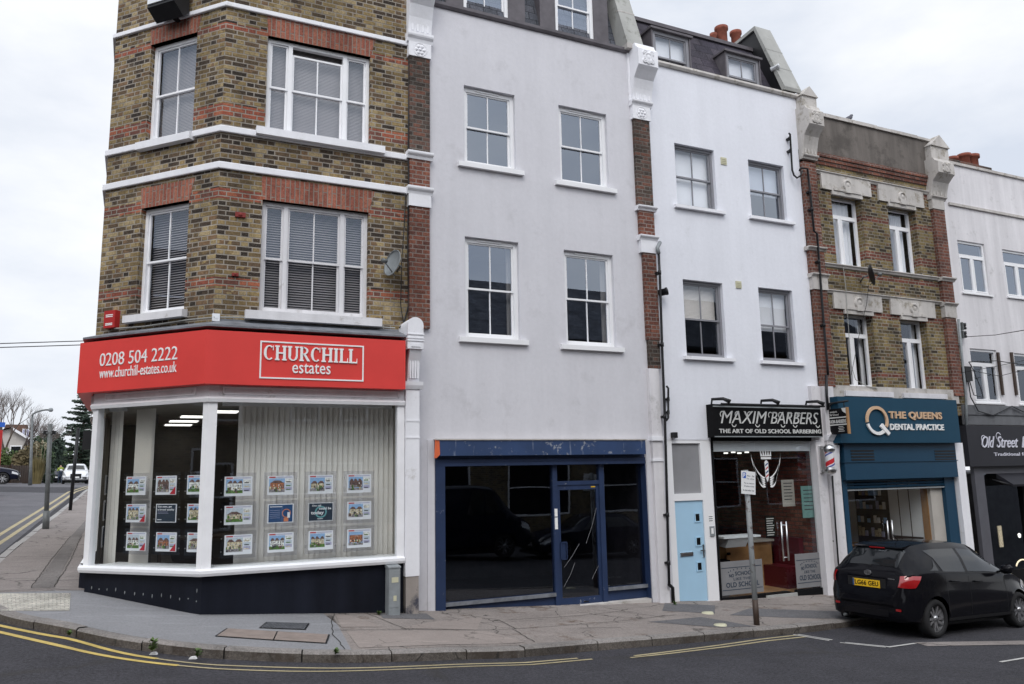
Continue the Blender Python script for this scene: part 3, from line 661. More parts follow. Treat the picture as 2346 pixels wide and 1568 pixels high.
# --- shopfront
DS = .30
sillz = F.at(465, 1313, DS)[1]; ztop = F.at(480, 921, DS)[1]; zfb = F.at(467, 879, .5)[1]; zft = F.at(473, 755.5, .5)[1]
XS1 = F.at(926, 1100, DS)[0]; side0 = -3.2
q = MB(); wrap(q, [(.0, -1.2), (DS-.04, -1.2), (DS-.04, sillz-.02), (.0, sillz-.02)], side0, XS1, so=.36); q.build('plinth', M['black_paint'], corner)
q = MB(); wrap(q, [(0, sillz-.05), (DS+.05, sillz-.05), (DS+.07, sillz-.01), (DS+.07, sillz+.03), (DS, sillz+.055), (0, sillz+.055)], side0, XS1, so=.36); q.build('window_board', M['timber_white'], corner)
q = MB(); zfr = ztop+.05
wrap(q, [(0, zfr), (DS, zfr), (DS, zfb+.1), (0, zfb+.1)], side0, XS1, so=.36); q.build('frieze', M['timber_dirty'], corner)
q = MB()
wrap(q, [(DS, zfr-.05), (DS+.035, zfr-.05), (DS+.05, zfr), (DS+.03, zfr+.03), (DS, zfr+.03)], side0, XS1, so=.36)
eS, cS = vert(None, DS, .36)
ulC = -(cS-eS).length; 
Cs = Frame((cS.x, cS.y), 47)       # canted shop window plane, u from ulC to 0
for fr, a, b, d in ((Cs, ulC+.25, -.25, .0), (F, cS.x+.2, XS1-.1, DS)):
    zz = zfr+.07; zz2 = zfb-.035
    for (u0, u1, z0, z1) in ((a, b, zz, zz+.018), (a, b, zz2, zz2+.018), (a, a+.018, zz, zz2), (b-.018, b, zz, zz2)): q.box(fr, u0, u1, d, d+.012, z0, z1)
q.build('moulding', M['timber_white'], corner)
zb_ = sillz+.05; Ss = Frame((eS.x, eS.y), 90)
q = MB(); q.box(F, cS.x+.0, cS.x+.13, DS-.12, DS, zb_, zfr); q.box(Cs, -.10, 0, -.12, .0, zb_, zfr); q.build('corner_post', M['timber_white'], corner)
q = MB(); q.box(F, XS1-.12, XS1, DS-.12, DS, zb_, zfr); q.build('end_post', M['timber_white'], corner)
q = MB(); q.box(Cs, ulC, ulC+.11, -.12, .0, zb_, zfr); q.box(Ss, -.09, 0, -.12, 0, zb_, zfr); q.build('corner_post', M['timber_white'], corner)
q = MB(); q.box(Ss, -3.0, -2.8, -.12, 0, zb_, zfr); q.build('end_post', M['timber_white'], corner)
q = MB(); q.quad(F, cS.x+.13, XS1-.12, zb_, zfr, DS-.06); q.build('shop_window', M['glass_shop'], corner)
q = MB(); q.quad(Cs, ulC+.11, -.10, zb_, zfr, -.06); q.build('shop_window', M['glass_shop'], corner)
q = MB(); q.quad(Ss, -2.8, -1.1, zb_, zfr, -.06); q.build('shop_window', M['glass_shop'], corner); q = MB(); q.box(Ss, -1.1, -.09, -.12, -.02, zb_, zfr); q.build('side_panel', M['timber_white'], corner)
q = MB(); random.seed(12)
for zx, zy in zip((768, 830, 897, 970, 1045, 1128, 1200, 1275, 1353, 1430, 1505, 1577, 1650, 1645), (165, 178, 180, 180, 205, 215, 220, 235, 228, 240, 260, 258, 190, 280)):
    u_, z_ = Cs.at(zx*.27346, 1301.3+zy*.27346, -.04); a_, b_ = random.uniform(.007, .014), random.uniform(.012, .04)
    if u_ < -.02: q.poly(Cs, [(u_-a_, z_-b_*.3), (u_, z_-b_), (u_+a_, z_-b_*.2), (u_+a_*.6, z_+b_*.7), (u_-a_*.5, z_+b_*.6)], -.04, -.038)
q.build('paint_marks', M['cab'], corner)
# shop interior: floor, ceiling, back and side walls, inner post
q = MB(); A = [(-.70, 1.7), (.92, .24-.0), (XS1-.02, .0), (XS1-.02, 6.5), (-.45, 6.5)]
A = [(eS.x+.12, eS.y+.05), (cS.x+.05, cS.y+.13), (XS1, -DS+.13), (XS1, 6.5), (eS.x+.12, 6.5)]
q.face([(x, y, .25) for x, y in A], None, 1); q.face([(x, y, zfr+.02) for x, y in reversed(A)], None, 0)
q.face([(XS1, 6.5, .25), (XS1, -DS+.1, .25), (XS1, -DS+.1, zfr+.05), (XS1, 6.5, zfr+.05)], None, 0)
q.face([(eS.x+.12, 6.5, .25), (XS1, 6.5, .25), (XS1, 6.5, zfr+.05), (eS.x+.12, 6.5, zfr+.05)], None, 2)
q.face([(eS.x+.12, 3.2, .25), (eS.x+.12, 6.5, .25), (eS.x+.12, 6.5, zfr+.05), (eS.x+.12, 3.2, zfr+.05)], None, 0)
q.build('interior', [M['room'], M['darkwood'], M['dim_room']], corner)
q = MB(); q.box(F, cS.x+.2, XS1-.05, -.15, DS-.14, .3, sillz+.06); q.box(Cs, ulC+.2, -.15, -.5, -.14, .3, sillz+.06); q.build('display_shelf', M['timber_white'], corner)
q = MB(); q.box(F, .1, .34, -3.4, -3.1, .25, zfr); q.box(F, 1.9, 2.6, -6.45, -6.4, .25, 2.35); q.build('inner_post', M['dim_room'], corner)
# --- red fascia sign
fs = thing('shop_sign', 'long red fascia sign wrapping the corner with white estate agent lettering', 'sign', (CX, -.3, zfb))
q = MB(); wrap(q, [(DS-.02, zfb), (.5, zfb), (.5, zft), (DS-.02, zft)], -3.2, F.at(929, 836, .5)[0], so=.31)
q.build('sign_panel', M['red'], fs)
q = MB(); fb = F.rect(595, 787, 833, 871, .5); wb_ = .022
q.box(F, fb[0], fb[1], .5, .512, fb[3]-wb_, fb[3]); q.box(F, fb[0], fb[1], .5, .512, fb[2], fb[2]+wb_); q.box(F, fb[0], fb[0]+wb_, .5, .512, fb[2]+wb_, fb[3]-wb_); q.box(F, fb[1]-wb_, fb[1], .5, .512, fb[2]+wb_, fb[3]-wb_)
q.build('border', M['letter'], fs)
def slab_letters(mb, fr, s_, u0, u1, z0, z1, d, th=.02):
    """bold slab-serif capitals built from stems, bowls and serifs"""
    wd = {'C': .95, 'H': 1.08, 'U': 1.04, 'R': 1.02, 'I': .5, 'L': .85}; gap = .07; tot = sum(wd[c] for c in s_)+gap*(len(s_)-1); k = (u1-u0)/tot; H = z1-z0; st = .24*k; sf = .10*H; u = u0
    bx = lambda a, b, c, e_: mb.box(fr, a, b, d, d+th, c, e_)
    def arc(cx_, cz, rx, rz, a0, a1, w0, w1, n=16):
        for i in range(n):
            a, b = R(a0+(a1-a0)*i/n), R(a0+(a1-a0)*(i+1)/n)
            f = lambda t: w0+(w1-w0)*abs(math.cos(t))
            pts = [(cx_+rx*math.cos(a), cz+rz*math.sin(a)), (cx_+rx*math.cos(b), cz+rz*math.sin(b)), (cx_+(rx-f(b))*math.cos(b), cz+(rz-f(b)*.7)*math.sin(b)), (cx_+(rx-f(a))*math.cos(a), cz+(rz-f(a)*.7)*math.sin(a))]
            mb.poly(fr, pts if a1 > a0 else pts[::-1], d, d+th)
    for c in s_:
        w_ = wd[c]*k
        if c in 'HUIRL':
            x = u+.09*k if c != 'I' else u+w_/2-st/2
            if c != 'U': bx(x, x+st, z0+sf, z1-sf); bx(x-.09*k, x+st+.09*k, z0, z0+sf) if c != 'L' else bx(x-.09*k, u+w_, z0, z0+sf)
            bx(x-.09*k, x+st+.09*k, z1-sf, z1)
            if c == 'H': x2 = u+w_-.09*k-st; bx(x2, x2+st, z0+sf, z1-sf); bx(x2-.09*k, x2+st+.09*k, z0, z0+sf); bx(x2-.09*k, x2+st+.09*k, z1-sf, z1); bx(x+st, x2, z0+H*.45, z0+H*.45+sf)
            if c == 'U': x2 = u+w_-.09*k-st*.7; bx(x, x+st, z0+H*.3, z1-sf); bx(x2, x2+st*.7, z0+H*.3, z1-sf); bx(x2-.09*k, x2+st*.7+.09*k, z1-sf, z1); arc((x+x2+st*.7)/2, z0+H*.3, (x2+st*.7-x)/2, H*.3, 180, 360, sf, st*.85)
            if c == 'R': arc(x+st*.9, z0+H*.72, w_*.52, H*.28, -90, 90, sf, st*.8); bx(x+st-.001, x+st*1.1, z0+H*.44, z0+H*.44+sf); mb.poly(fr, [(x+st*1.2, z0+H*.46), (u+w_*.74, z0), (u+w_, z0), (x+st*2.1, z0+H*.48)], d+.001, d+th)
            if c == 'L': mb.poly(fr, [(u+w_-.08*k, z0+sf), (u+w_, z0+sf), (u+w_, z0+H*.34), (u+w_-.03*k, z0+H*.34)], d, d+th)
        else:
            arc(u+w_*.52, z0+H*.5, w_*.52, H*.5, 52, 308, sf, st); mb.box(fr, u+w_*.86, u+w_*.93, d, d+th, z0+H*.66, z0+H*.98)
        u += w_+gap*k
q = MB(); c_ = F.rect(604, 796, 818, 829, .5); slab_letters(q, F, 'CHURCHILL', c_[0], c_[1], c_[2], c_[3], .5); c_ = F.rect(669.5, 834, 757, 857, .5); text_mesh(q, F, 'estates', c_[0], c_[1], c_[2], c_[3], .5, .015, 0, .004); q.build('lettering', M['letter'], fs)
eF, cF = vert(None, .5, .31); Cfas = Frame((cF.x, cF.y), 47); q = MB()
a0, z0 = Cfas.at(229.5, 826); a1, z1 = Cfas.at(407, 812); zt_ = Cfas.at(318, 802)[1]; zb0 = Cfas.at(318, 832)[1]
text_mesh(q, Cfas, '0208 504 2222', a0, a1, zb0, zt_, 0, .010, 0, -.004)
zt_ = Cfas.at(318, 836)[1]; zb0 = Cfas.at(318, 860)[1]; text_mesh(q, Cfas, 'www.churchill-estates.co.uk', Cfas.at(229, 850)[0], Cfas.at(405, 842)[0], zb0, zt_, 0, .010, 0, .0); q.build('lettering', M['letter'], fs)
# --- vertical blinds inside
vb = thing('vertical_blind', 'long beige vertical blind behind the right-hand estate agent window', 'blind', (2.5, .4, 1))
q = MB(); ua = F.at(541, 1100, -.35)[0]; ub = XS1-.03; u = ua; random.seed(3)
while u < ub:
    t = random.uniform(.006, .022); q.face([F.p(u, -.33-t, .45), F.p(u+.089, -.31+t*.3, .45), F.p(u+.089, -.31+t*.3, zfr-.05), F.p(u, -.33-t, zfr-.05)]); u += .088
q.build('slats', M['blind'], vb); q = MB(); q.box(F, ua-.25, ub, -.38, -.3, zfr-.05, zfr); q.build('head_rail', M['timber_white'], vb)
vb = thing('vertical_blind', 'narrow gathered beige blind hanging behind the canted window', 'blind', (-.1, 1.8, 1))
q = MB(); ua = Cs.at(303, 1100, -.42)[0]; ub = Cs.at(341, 1100, -.42)[0]; u = ua
while u < ub: q.face([Cs.p(u, -.44, .45), Cs.p(u+.05, -.39, .45), Cs.p(u+.05, -.39, zfr-.05), Cs.p(u, -.44, zfr-.05)]); q.face([Cs.p(u+.05, -.39, .45), Cs.p(u+.06, -.44, .45), Cs.p(u+.06, -.44, zfr-.05), Cs.p(u+.05, -.39, zfr-.05)]); u += .058
q.build('slats', M['blind'], vb)
vb = thing('vertical_blind', 'pale strip of blind at the far left end of the canted window', 'blind', (-.5, 2.0, 1))
q = MB(); ua = Cs.at(247, 1100, -.42)[0]; ub = Cs.at(273, 1100, -.42)[0]; u = ua
while u < ub: q.face([Cs.p(u, -.43, .45), Cs.p(u+.089, -.425, .45), Cs.p(u+.089, -.425, zfr-.05), Cs.p(u, -.43, zfr-.05)]); u += .086
q.build('slats', M['blind'], vb); q = MB(); q.box(Cs, ua-.02, ub+.02, -.48, -.38, zfr-.06, zfr); q.build('head_rail', M['timber_white'], vb)
# --- ceiling lights: lit panels of the office
M['lamp'] = emis('lit_ceiling_panel', (1, .98, .92), 1.6)
for k, (x, y) in enumerate(((1.35, 2.0), (1.0, 3.3), (.85, 4.6), (.8, 5.8), (2.6, 3.3), (2.6, 5.0))):
    t = thing('ceiling_light', 'lit office ceiling panel, '+('nearest to the corner window', 'second behind the canted window', 'third back behind the canted window', 'farthest back on the left of the office', 'right of the gap between blind and corner post', 'deep at the back right of the office')[k], 'light', (x, y, zfr-.03), group='ceiling lights in the estate agent office')
    q = MB(); q.box(F, x-.3, x+.3, -y-.3, -y+.3, zfr-.015, zfr+.0); q.build('trim', M['timber_white'], t); q = MB(); q.face([(x-.27, y+.27, zfr-.02), (x+.27, y+.27, zfr-.02), (x+.27, y-.27, zfr-.02), (x-.27, y-.27, zfr-.02)]); q.build('diffuser', M['lamp'], t)
# --- desk inside
ds = thing('office_desk', 'dark brown wooden desk inside the estate agent office', 'desk', (1.2, 3.2, .25))
q = MB(); q.box(F, .4, 2.2, -3.4, -2.7, .93, .97); q.build('desk_top', M['darkwood'], ds)
for a, b in ((.45, 2.76), (2.1, 2.76), (.45, 3.3), (2.1, 3.3)): q = MB(); q.box(F, a, a+.05, -b-.05, -b, .25, .93); q.build('leg', M['darkwood'], ds)
# --- property cards
PAL = {'sky': (.30, .48, .75), 'sky2': (.55, .62, .70), 'brick': (.42, .16, .08), 'white': (.75, .75, .73), 'cream': (.60, .52, .36), 'green': (.10, .20, .05), 'road': (.30, .28, .30), 'dark': (.06, .06, .07), 'red': (.50, .03, .05), 'lav': (.45, .45, .62), 'navy': (.03, .08, .20), 'ink': (.03, .045, .07), 'teal': (.15, .35, .38), 'roof': (.16, .10, .09), 'orange': (.65, .24, .13)}
MK = {k: plain('print_'+k, v, .5, .6 if k in ('brick', 'cream', 'green', 'road', 'roof', 'white') else .15, 45) for k, v in PAL.items()}; KEYS = list(PAL)
MK['paper'] = plain('white_card', (.80, .81, .86), .5, .02)
CM = [MK['paper']]+[MK[k] for k in KEYS]; CI = {k: i+1 for i, k in enumerate(KEYS)}; CI['paper'] = 0
M['acrylic'] = glass('clear_acrylic', (.95, .95, .97), .6, .04)
def card(fr, u0, u1, z0, z1, d, style, sd_, label):
    rn = random.Random(sd_); t = thing('property_card', label, 'card', fr.p((u0+u1)/2, d, z0), group='property cards in the estate agent window')
    q = MB(); e_ = .055; q.box(fr, u0-e_, u1+e_, d-.014, d-.008, z0-e_, z1+e_); q.build('acrylic_holder', M['acrylic'], t)
    q = MB()
    for a in (u0-e_+.012, u1+e_-.012):
        for z in (z0+.05, z1-.05): q.box(fr, a-.008, a+.008, d-.02, d-.002, z-.008, z+.008)
    q.build('cable_clips', M['steel'], t)
    q = MB(); W, H = u1-u0, z1-z0; q.box(fr, u0, u1, d-.005, d, z0, z1)
    bx = lambda a, b, c, e2, k, dd=.0012: q.quad(fr, u0+W*a, u0+W*b, z0+H*c, z0+H*e2, d+dd, CI[k])
    if style in ('house', 'terrace', 'flats', 'white', 'lawn', 'room'):
        x1 = .66; sky_ = rn.choice(['sky', 'sky', 'sky2'])
        bx(.06, .30, .885, .95, 'red'); bx(.32, .94, .895, .94, 'lav'); bx(.06, x1, .14, .86, sky_)
        body = {'house': 'brick', 'terrace': 'cream', 'flats': 'brick', 'white': 'white', 'lawn': 'cream', 'room': 'roof'}[style]
        top = rn.uniform(.55, .7); bx(.06, x1, .14, rn.uniform(.25, .36), 'green' if style in ('lawn', 'white') else 'road', .0016)
        bx(.10, x1-.02, .30, top, body, .0020)
        ng = rn.choice((1, 2, 3, 3))
        if style != 'flats':
            for i in range(ng):
                a = .10+i*(x1-.12)/ng; b = a+(x1-.12)/ng; pk = (a+b)/2+rn.uniform(-.04, .04)
                q.face([fr.p(u0+W*a, d+.0024, z0+H*(top-.02)), fr.p(u0+W*b, d+.0024, z0+H*(top-.02)), fr.p(u0+W*min(b, pk+.1/ng), d+.0024, z0+H*(top+.12)), fr.p(u0+W*max(a, pk-.1/ng), d+.0024, z0+H*(top+.12))], None, CI['roof'])
        for i in range(6):
            for j in range(2 if style != 'flats' else 3): a = .13+i*.088+rn.uniform(-.012, .012); bx(a, a+rn.uniform(.02, .05), .36+j*.12, .43+j*.12, rn.choice(['dark', 'white', 'road', 'dark']), .0026)
        for i in range(16): a = rn.uniform(.06, x1-.10); z_ = rn.uniform(.14, .34); bx(a, a+rn.uniform(.02, .09), z_, z_+rn.uniform(.03, .16), rn.choice(['green', 'dark', 'road', 'green', 'roof', 'cream']), .0028+.00004*i)
        for j in range(3): bx(x1+.02, .94, .63-j*.2, .80-j*.2, ['white', 'sky2', 'lav'][j] if j < 2 else 'lav', .0014); bx(x1+.05, .88, .65-j*.2, .70-j*.2, rn.choice(['dark', 'cream', 'green']), .002)
        if 'red corner' in label: q.face([fr.p(u0+W*.70, d+.0035, z0+H*.03), fr.p(u0+W*.97, d+.0035, z0+H*.03), fr.p(u0+W*.97, d+.0035, z0+H*.45)], None, CI['red'])
    elif style == 'ink':
        bx(.04, .96, .04, .96, 'ink'); text_mesh(q, fr, 'Get seen, get', u0+W*.09, u0+W*.78, z0+H*.78, z0+H*.91, d+.002, .001, 0, .03); text_mesh(q, fr, 'a broad quality', u0+W*.09, u0+W*.9, z0+H*.62, z0+H*.75, d+.002, .001, 0, .03)
        bx(.09, .58, .56, .575, 'lav', .002); bx(.09, .62, .49, .505, 'lav', .002); bx(.09, .3, .13, .17, 'paper', .002)
    elif style == 'navy':
        bx(.04, .96, .04, .96, 'navy')
        for j in range(5): bx(.08, .48, .66-j*.1, .675-j*.1, 'lav', .002)
        bx(.08, .55, .84, .88, 'paper', .002); ring(q, fr, u0+W*.72, z0+H*.5, W*.17, d+.003, CI['orange'], .012); bx(.76, .86, .25, .55, 'paper', .004); bx(.62, .8, .06, .26, 'orange', .0035)
    else:
        bx(.02, .98, .03, .97, 'ink'); ring(q, fr, u0+W*.5, z0+H*.5, W*.24, d+.003, CI['teal'], .022)
        text_mesh(q, fr, 'One call', u0+W*.14, u0+W*.5, z0+H*.80, z0+H*.90, d+.004, .001, 0, .02); text_mesh(q, fr, 'could be', u0+W*.42, u0+W*.92, z0+H*.62, z0+H*.76, d+.004, .001, 0, .03); text_mesh(q, fr, 'today', u0+W*.1, u0+W*.62, z0+H*.32, z0+H*.56, d+.004, .001, 0, .03); bx(.36, .58, .11, .14, 'paper', .004)
    q.build('printed_sheet', CM, t); return t
def ring(q, fr, cu_, cz, r, d, mi, w_, n=24, a0=0, a1=360):
    for i in range(n):
        a, b = R(a0+(a1-a0)*i/n), R(a0+(a1-a0)*(i+1)/n)
        q.face([fr.p(cu_+r*math.cos(a), d, cz+r*math.sin(a)), fr.p(cu_+r*math.cos(b), d, cz+r*math.sin(b)), fr.p(cu_+(r-w_)*math.cos(b), d, cz+(r-w_)*math.sin(b)), fr.p(cu_+(r-w_)*math.cos(a), d, cz+(r-w_)*math.sin(a))], None, mi)
rows = [('top', 1089.5, 1133), ('middle', 1154, 1196.5), ('bottom', 1219, 1263)]
colsR = [(514, 578, 'just right of the corner post'), (613, 672.5, 'second from the corner post'), (706.5, 763, 'third from the corner post'), (795, 850, 'at the far right window end')]
st = [['white', 'house', 'terrace', 'room'], ['lawn', 'navy', 'today', 'terrace'], ['terrace', 'white', 'lawn', 'flats']]
ds_ = [['white terraced houses', 'orange brick house', 'long low terrace under grey sky', 'house with a dark porch'], ['cream house behind a green lawn', 'advert with orange ring on navy blue', 'advert reading today on black', 'yellowish house and wide drive'], ['houses under a deep blue sky', 'white house with garden shrubs', 'white bungalow on a lawn', 'tall red brick flats']]
for j, (rw, ya, yb) in enumerate(rows):
    for i, (xa, xb, cn) in enumerate(colsR):
        c_ = F.rect(xa, ya, xb, yb, DS-.22); z0, z1 = F.rect(640, ya, 720, yb, DS-.22)[2:]
        card(F, c_[0], c_[1], z0, z1, DS-.22, st[j][i], 10*j+i, ds_[j][i]+', '+rw+' card '+cn)
colsL = [(289, 334, 'leftmost in the canted window'), (357, 404, 'in the middle canted column'), (428.5, 478, 'just left of the corner post')]
st = [['white', 'room', 'white'], ['terrace', 'ink', 'lawn'], ['white', 'house', 'terrace']]
ds_ = [['white gable house', 'street of houses with red corner flash', 'white house and dark hedge'], ['pale terrace with red corner flash', 'advert with white words on black', 'house beside blue water'], ['white and brown house with red corner flash', 'busy forecourt with red corner flash', 'white houses in a row']]
for j, (rw, ya, yb) in enumerate(rows):
    for i, (xa, xb, cn) in enumerate(colsL):
        c_ = Cs.rect(xa, ya, xb, yb, -.2); z0, z1 = Cs.rect(360, ya+1, 400, yb+1, -.2)[2:]
        card(Cs, c_[0], c_[1], z0, z1, -.2, st[j][i], 100+10*j+i, ds_[j][i]+', '+rw+' card '+cn)
# dark poster frames seen edge-on at the left
for j, (rw, ya, yb) in enumerate(rows):
    t = thing('poster_frame', 'narrow dark poster seen edge-on beside the leftmost cards, '+rw+' one', 'poster', Ss.p(-.5, -.3, 1), group='edge-on posters in the side window')
    z0, z1 = Cs.at(275, yb+3, -.3)[1], Cs.at(275, ya-3, -.3)[1]; q = MB(); q.box(Ss, -1.6, -1.15, -.22, -.2, z0, z1); q.build('frame', M['timber_white'], t); q = MB(); q.box(Ss, -1.58, -1.17, -.235, -.221, z0+.03, z1-.03); q.build('print', MK['ink'], t)
# ---------------------------------------------------------------- piers between the houses
M['brick_red'] = brick('red_pier_brick', [(.15, .055, .038), (.19, .068, .045), (.22, .085, .055), (.12, .05, .038), (.17, .07, .05)], (.25, .20, .175), soot=.4)
M['brick_dark'] = brick('sooty_pier_brick', [(.05, .038, .032), (.08, .055, .045), (.12, .07, .055), (.07, .05, .04), (.15, .07, .05)], (.15, .135, .12), soot=.5)
def pier(label, px, parts, corbel, d=.10, top=None, white='white'):
    """parts: list of (kind, y_top, y_bottom) in survey pixels; px(y) -> left, right"""
    t = thing('party_pier', label, 'pier', F.p(F.at(px(600)[0], 600)[0], .05, 3), group=None)
    for kind, ya, yb in parts:
        ym = (ya+yb)/2; xa, xb = px(ym); u0, u1 = F.at(xa, ym, d)[0], F.at(xb, ym, d)[0]; z1, z0 = F.at((xa+xb)/2, ya, d)[1], F.at((xa+xb)/2, yb, d)[1]; q = MB()
        if kind in ('brick_red', 'brick_dark'): q.box(F, u0, u1, -.3, d, z0, z1); q.build('brick_shaft', M[kind], t)
        elif kind == 'mould':
            h = z1-z0; q.prof(F, [(-.02, z0), (d+.015, z0), (d+.03, z0+h*.35), (d+.07, z0+h*.55), (d+.08, z0+h*.7), (d+.08, z1-.01), (-.02, z1)], u0-.05, u1+.05); q.build('moulding', M[white], t)
        elif kind == 'block':
            q.box(F, u0-.02, u1+.02, -.02, d+.02, z0, z1)
            uc, zc_ = (u0+u1)/2, (z0+z1)/2
            if yb-ya > 28:
                for k in range(6): a = R(60*k); q.lathe(F.p(uc+.07*math.cos(a), d+.02, zc_+.07*math.sin(a)), F.n, [(.036, 0), (.03, .012), (.0, .02)], 8)
                q.lathe(F.p(uc, d+.02, zc_), F.n, [(.03, 0), (.025, .02), (0, .026)], 8); q.lathe(F.p(uc, d+.02, zc_), F.n, [(.135, 0), (.13, .01), (.12, .0)], 16)
            q.build('rosette_block', M[white], t)
        elif kind == 'console':
            h = z1-z0; D_ = corbel; pr = [(-.02, z0), (d, z0), (d+.02, z0+h*.1), (d+.05, z0+h*.22), (d+D_*.35, z0+h*.38), (d+D_*.75, z0+h*.5), (d+D_, z0+h*.56), (d+D_, z0+h*.86), (d+D_*.7, z0+h*.93), (d+D_*.6, z1), (-.02, z1)]
            q.prof(F, pr, u0-.03, u1+.03)
            uc = (u0+u1)/2
            for k in range(4): a = u0+(u1-u0)*(k+.5)/4; q.box(F, a-.02, a+.02, d, d+.035, z0+.04, z0+h*.16)
            n_ = 9
            for k in range(4):      # flutes on the curved underside
                a = u0+(u1-u0)*(k+.5)/4
                for i in range(1, 5):
                    (da, za), (db, zb2) = pr[i], pr[i+1]; q.face([F.p(a-.018, da+.008, za), F.p(a+.018, da+.008, za), F.p(a+.018, db+.008, zb2-.004), F.p(a-.018, db+.008, zb2-.004)])
            for k, (ax, az, rr) in enumerate(((0, .71, .12), (-.09, .64, .06), (.09, .64, .06), (-.08, .79, .06), (.08, .79, .06), (0, .62, .05))): q.lathe(F.p(uc+ax, d+D_, z0+h*az), F.n, [(rr, 0), (rr*.95, .02), (rr*.7, .03), (rr*.6, .015), (rr*.3, .03), (0, .035)], 12)
            q.build('console_bracket', M[white], t)
        elif kind == 'gablet':
            uc = (u0+u1)/2; q.box(F, u0, u1, -.5, d+.1, z0, z0+(z1-z0)*.55); q.poly(F, [(u0-.03, z0+(z1-z0)*.5), (u1+.03, z0+(z1-z0)*.5), (uc, z0+(z1-z0)*.92)], -.5, d+.14); q.build('gablet_cap', M['stone_old'], t)
    return t
pa = pier('tall sooty and red brick pier with white consoles between corner building and grey house', lambda y: (938.5, 984.8), [('gablet', -190, -75), ('console', -75, 79), ('mould', 79, 100), ('block', 100, 131.5), ('brick_dark', 131.5, 349), ('mould', 349, 366), ('brick_red', 366, 429), ('mould', 429, 447), ('block', 447, 474), ('brick_red', 474, 752)], .35)
ip = lambda y, *pts: lerp(y, [a for a, b in pts], [b for a, b in pts])
pb = pier('narrow brick pier with white console bracket between grey house and white barber house', lambda y: (ip(y, (128, 1447), (275, 1451), (473, 1463.5), (586, 1471), (844, 1493)), ip(y, (128, 1487), (275, 1487), (473, 1497.5), (586, 1503), (844, 1516))),
     [('console', 114, 233), ('mould', 233, 245), ('block', 245, 275), ('brick_dark', 275, 473), ('mould', 473, 484), ('brick_red', 484, 540), ('mould', 540, 552), ('block', 552, 580), ('brick_red', 580, 779)], .30)
q = MB(); u0, z1 = F.at(1486, 779, .1); u1 = F.at(1512, 800, .1)[0]; q.box(F, u0, u1, -.2, .1, F.at(1500, 844, .1)[1], z1); q.build('brick_shaft', M['brick_dark'], pb)
pc = pier('brick pier with broken white console between barber house and blue dental house', lambda y: (ip(y, (249, 1830), (374, 1843), (573, 1853), (636, 1862), (883, 1884)), ip(y, (249, 1862), (374, 1868), (573, 1887), (636, 1893), (883, 1914))),
     [('gablet', 200, 252), ('console', 252, 356), ('mould', 356, 366), ('brick_red', 374, 566), ('mould', 566, 575), ('brick_red', 575, 627), ('mould', 627, 637), ('block', 637, 664), ('brick_red', 664, 886)], .30, white='stone_old')
pd = pier('brick pier with weathered stone console and gabled cap left of the cream house', lambda y: (ip(y, (366, 2124), (470, 2136.5), (640, 2158), (702, 2164), (907, 2187)), ip(y, (366, 2163), (470, 2161), (640, 2183), (702, 2188), (907, 2207))),
     [('gablet', 310, 372), ('console', 372, 451), ('mould', 451, 459), ('block', 459, 480), ('brick_red', 480, 636), ('mould', 636, 645), ('brick_red', 645, 694), ('mould', 694, 703), ('block', 703, 728), ('brick_red', 728, 907)], .30, white='stone_old')
# --- white pilasters at street level
def pilaster(label, xl, xr, ytop, ymould, ybase, d=.36, fancy=True, base=True):
    t = thing('shop_pilaster', label, 'pilaster', F.p(F.at(xl, 1200, d)[0], .2, .0))
    u0, u1 = F.at(xl, 1100, d)[0], F.at(xr, 1100, d)[0]; zb = F.at(xl, ybase, d)[1]; q = MB(); zm0, zm1 = F.at(xl, ymould+17, d)[1], F.at(xl, ymould, d)[1]
    zs = F.at(xl, 1322, d)[1] if base else zb
    q.box(F, u0, u1, -.1, d, zs, zm0)
    for yy in (966, 1005): z = F.at(xl, yy, d)[1]; q.box(F, u0-.006, u1+.006, -.1, d+.008, z, z+.03)
    q.build('shaft', M['white'], t)
    if base: q = MB(); q.box(F, u0+.01, u1-.01, -.1, d-.01, zb-.1, zs); k_ = M['pil_base']; q.build('base', k_, t)
    if fancy:
        q = MB(); h = zm1-zm0; q.prof(F, [(-.1, zm0), (d+.02, zm0), (d+.05, zm0+h*.5), (d+.06, zm1), (-.1, zm1)], u0-.04, u1+.05); q.build('moulding', M['white'], t)
        z1 = F.at(xl+20, ytop, d+.25)[1]; z0 = zm1; H = z1-z0; q = MB()
        q.prof(F, [(-.1, z0), (d-.02, z0), (d+.0, z0+H*.12), (d+.03, z0+H*.3), (d+.10, z0+H*.44), (d+.12, z0+H*.5), (-.1, z0+H*.5)], u0+.03, u1-.0)
        for k in range(4): a = u0+.06+(u1-u0-.1)*k/3; q.box(F, a-.014, a+.014, d, d+.045, z0+.06, z0+H*.36)
        q.build('fluted_console', M['white'], t)
        q = MB(); R_ = (u1-u0)/2+.02; uc = (u0+u1)/2; zc_ = z1-R_; pts = [(uc-R_, z0+H*.5), (uc+R_, z0+H*.5)]+[(uc+R_*math.cos(R(a)), zc_+R_*math.sin(R(a))) for a in range(0, 181, 15)]
        q.poly(F, pts, -.1, d+.16)
        for zz in (z0+H*.62, z0+H*.66, z0+H*.72): q.box(F, uc-R_-.01, uc+R_+.01, d+.1, d+.175, zz, zz+.018)
        q.box(F, uc-R_*.6, uc+R_*.6, d+.1, d+.172, z0+H*.53, z0+H*.58)
        q.build('rounded_cap', M['white'], t)
    return t
M['pil_base'] = render_mat('scuffed_bare_stone_base', (.36, .32, .29), .2, .15, ((.03, .035, .06), 2.5, .52, .9))
pilaster('white shop pilaster with fluted console and rounded cap right of the red sign', 929.5, 961, 724, 874.6, 1404, .36)
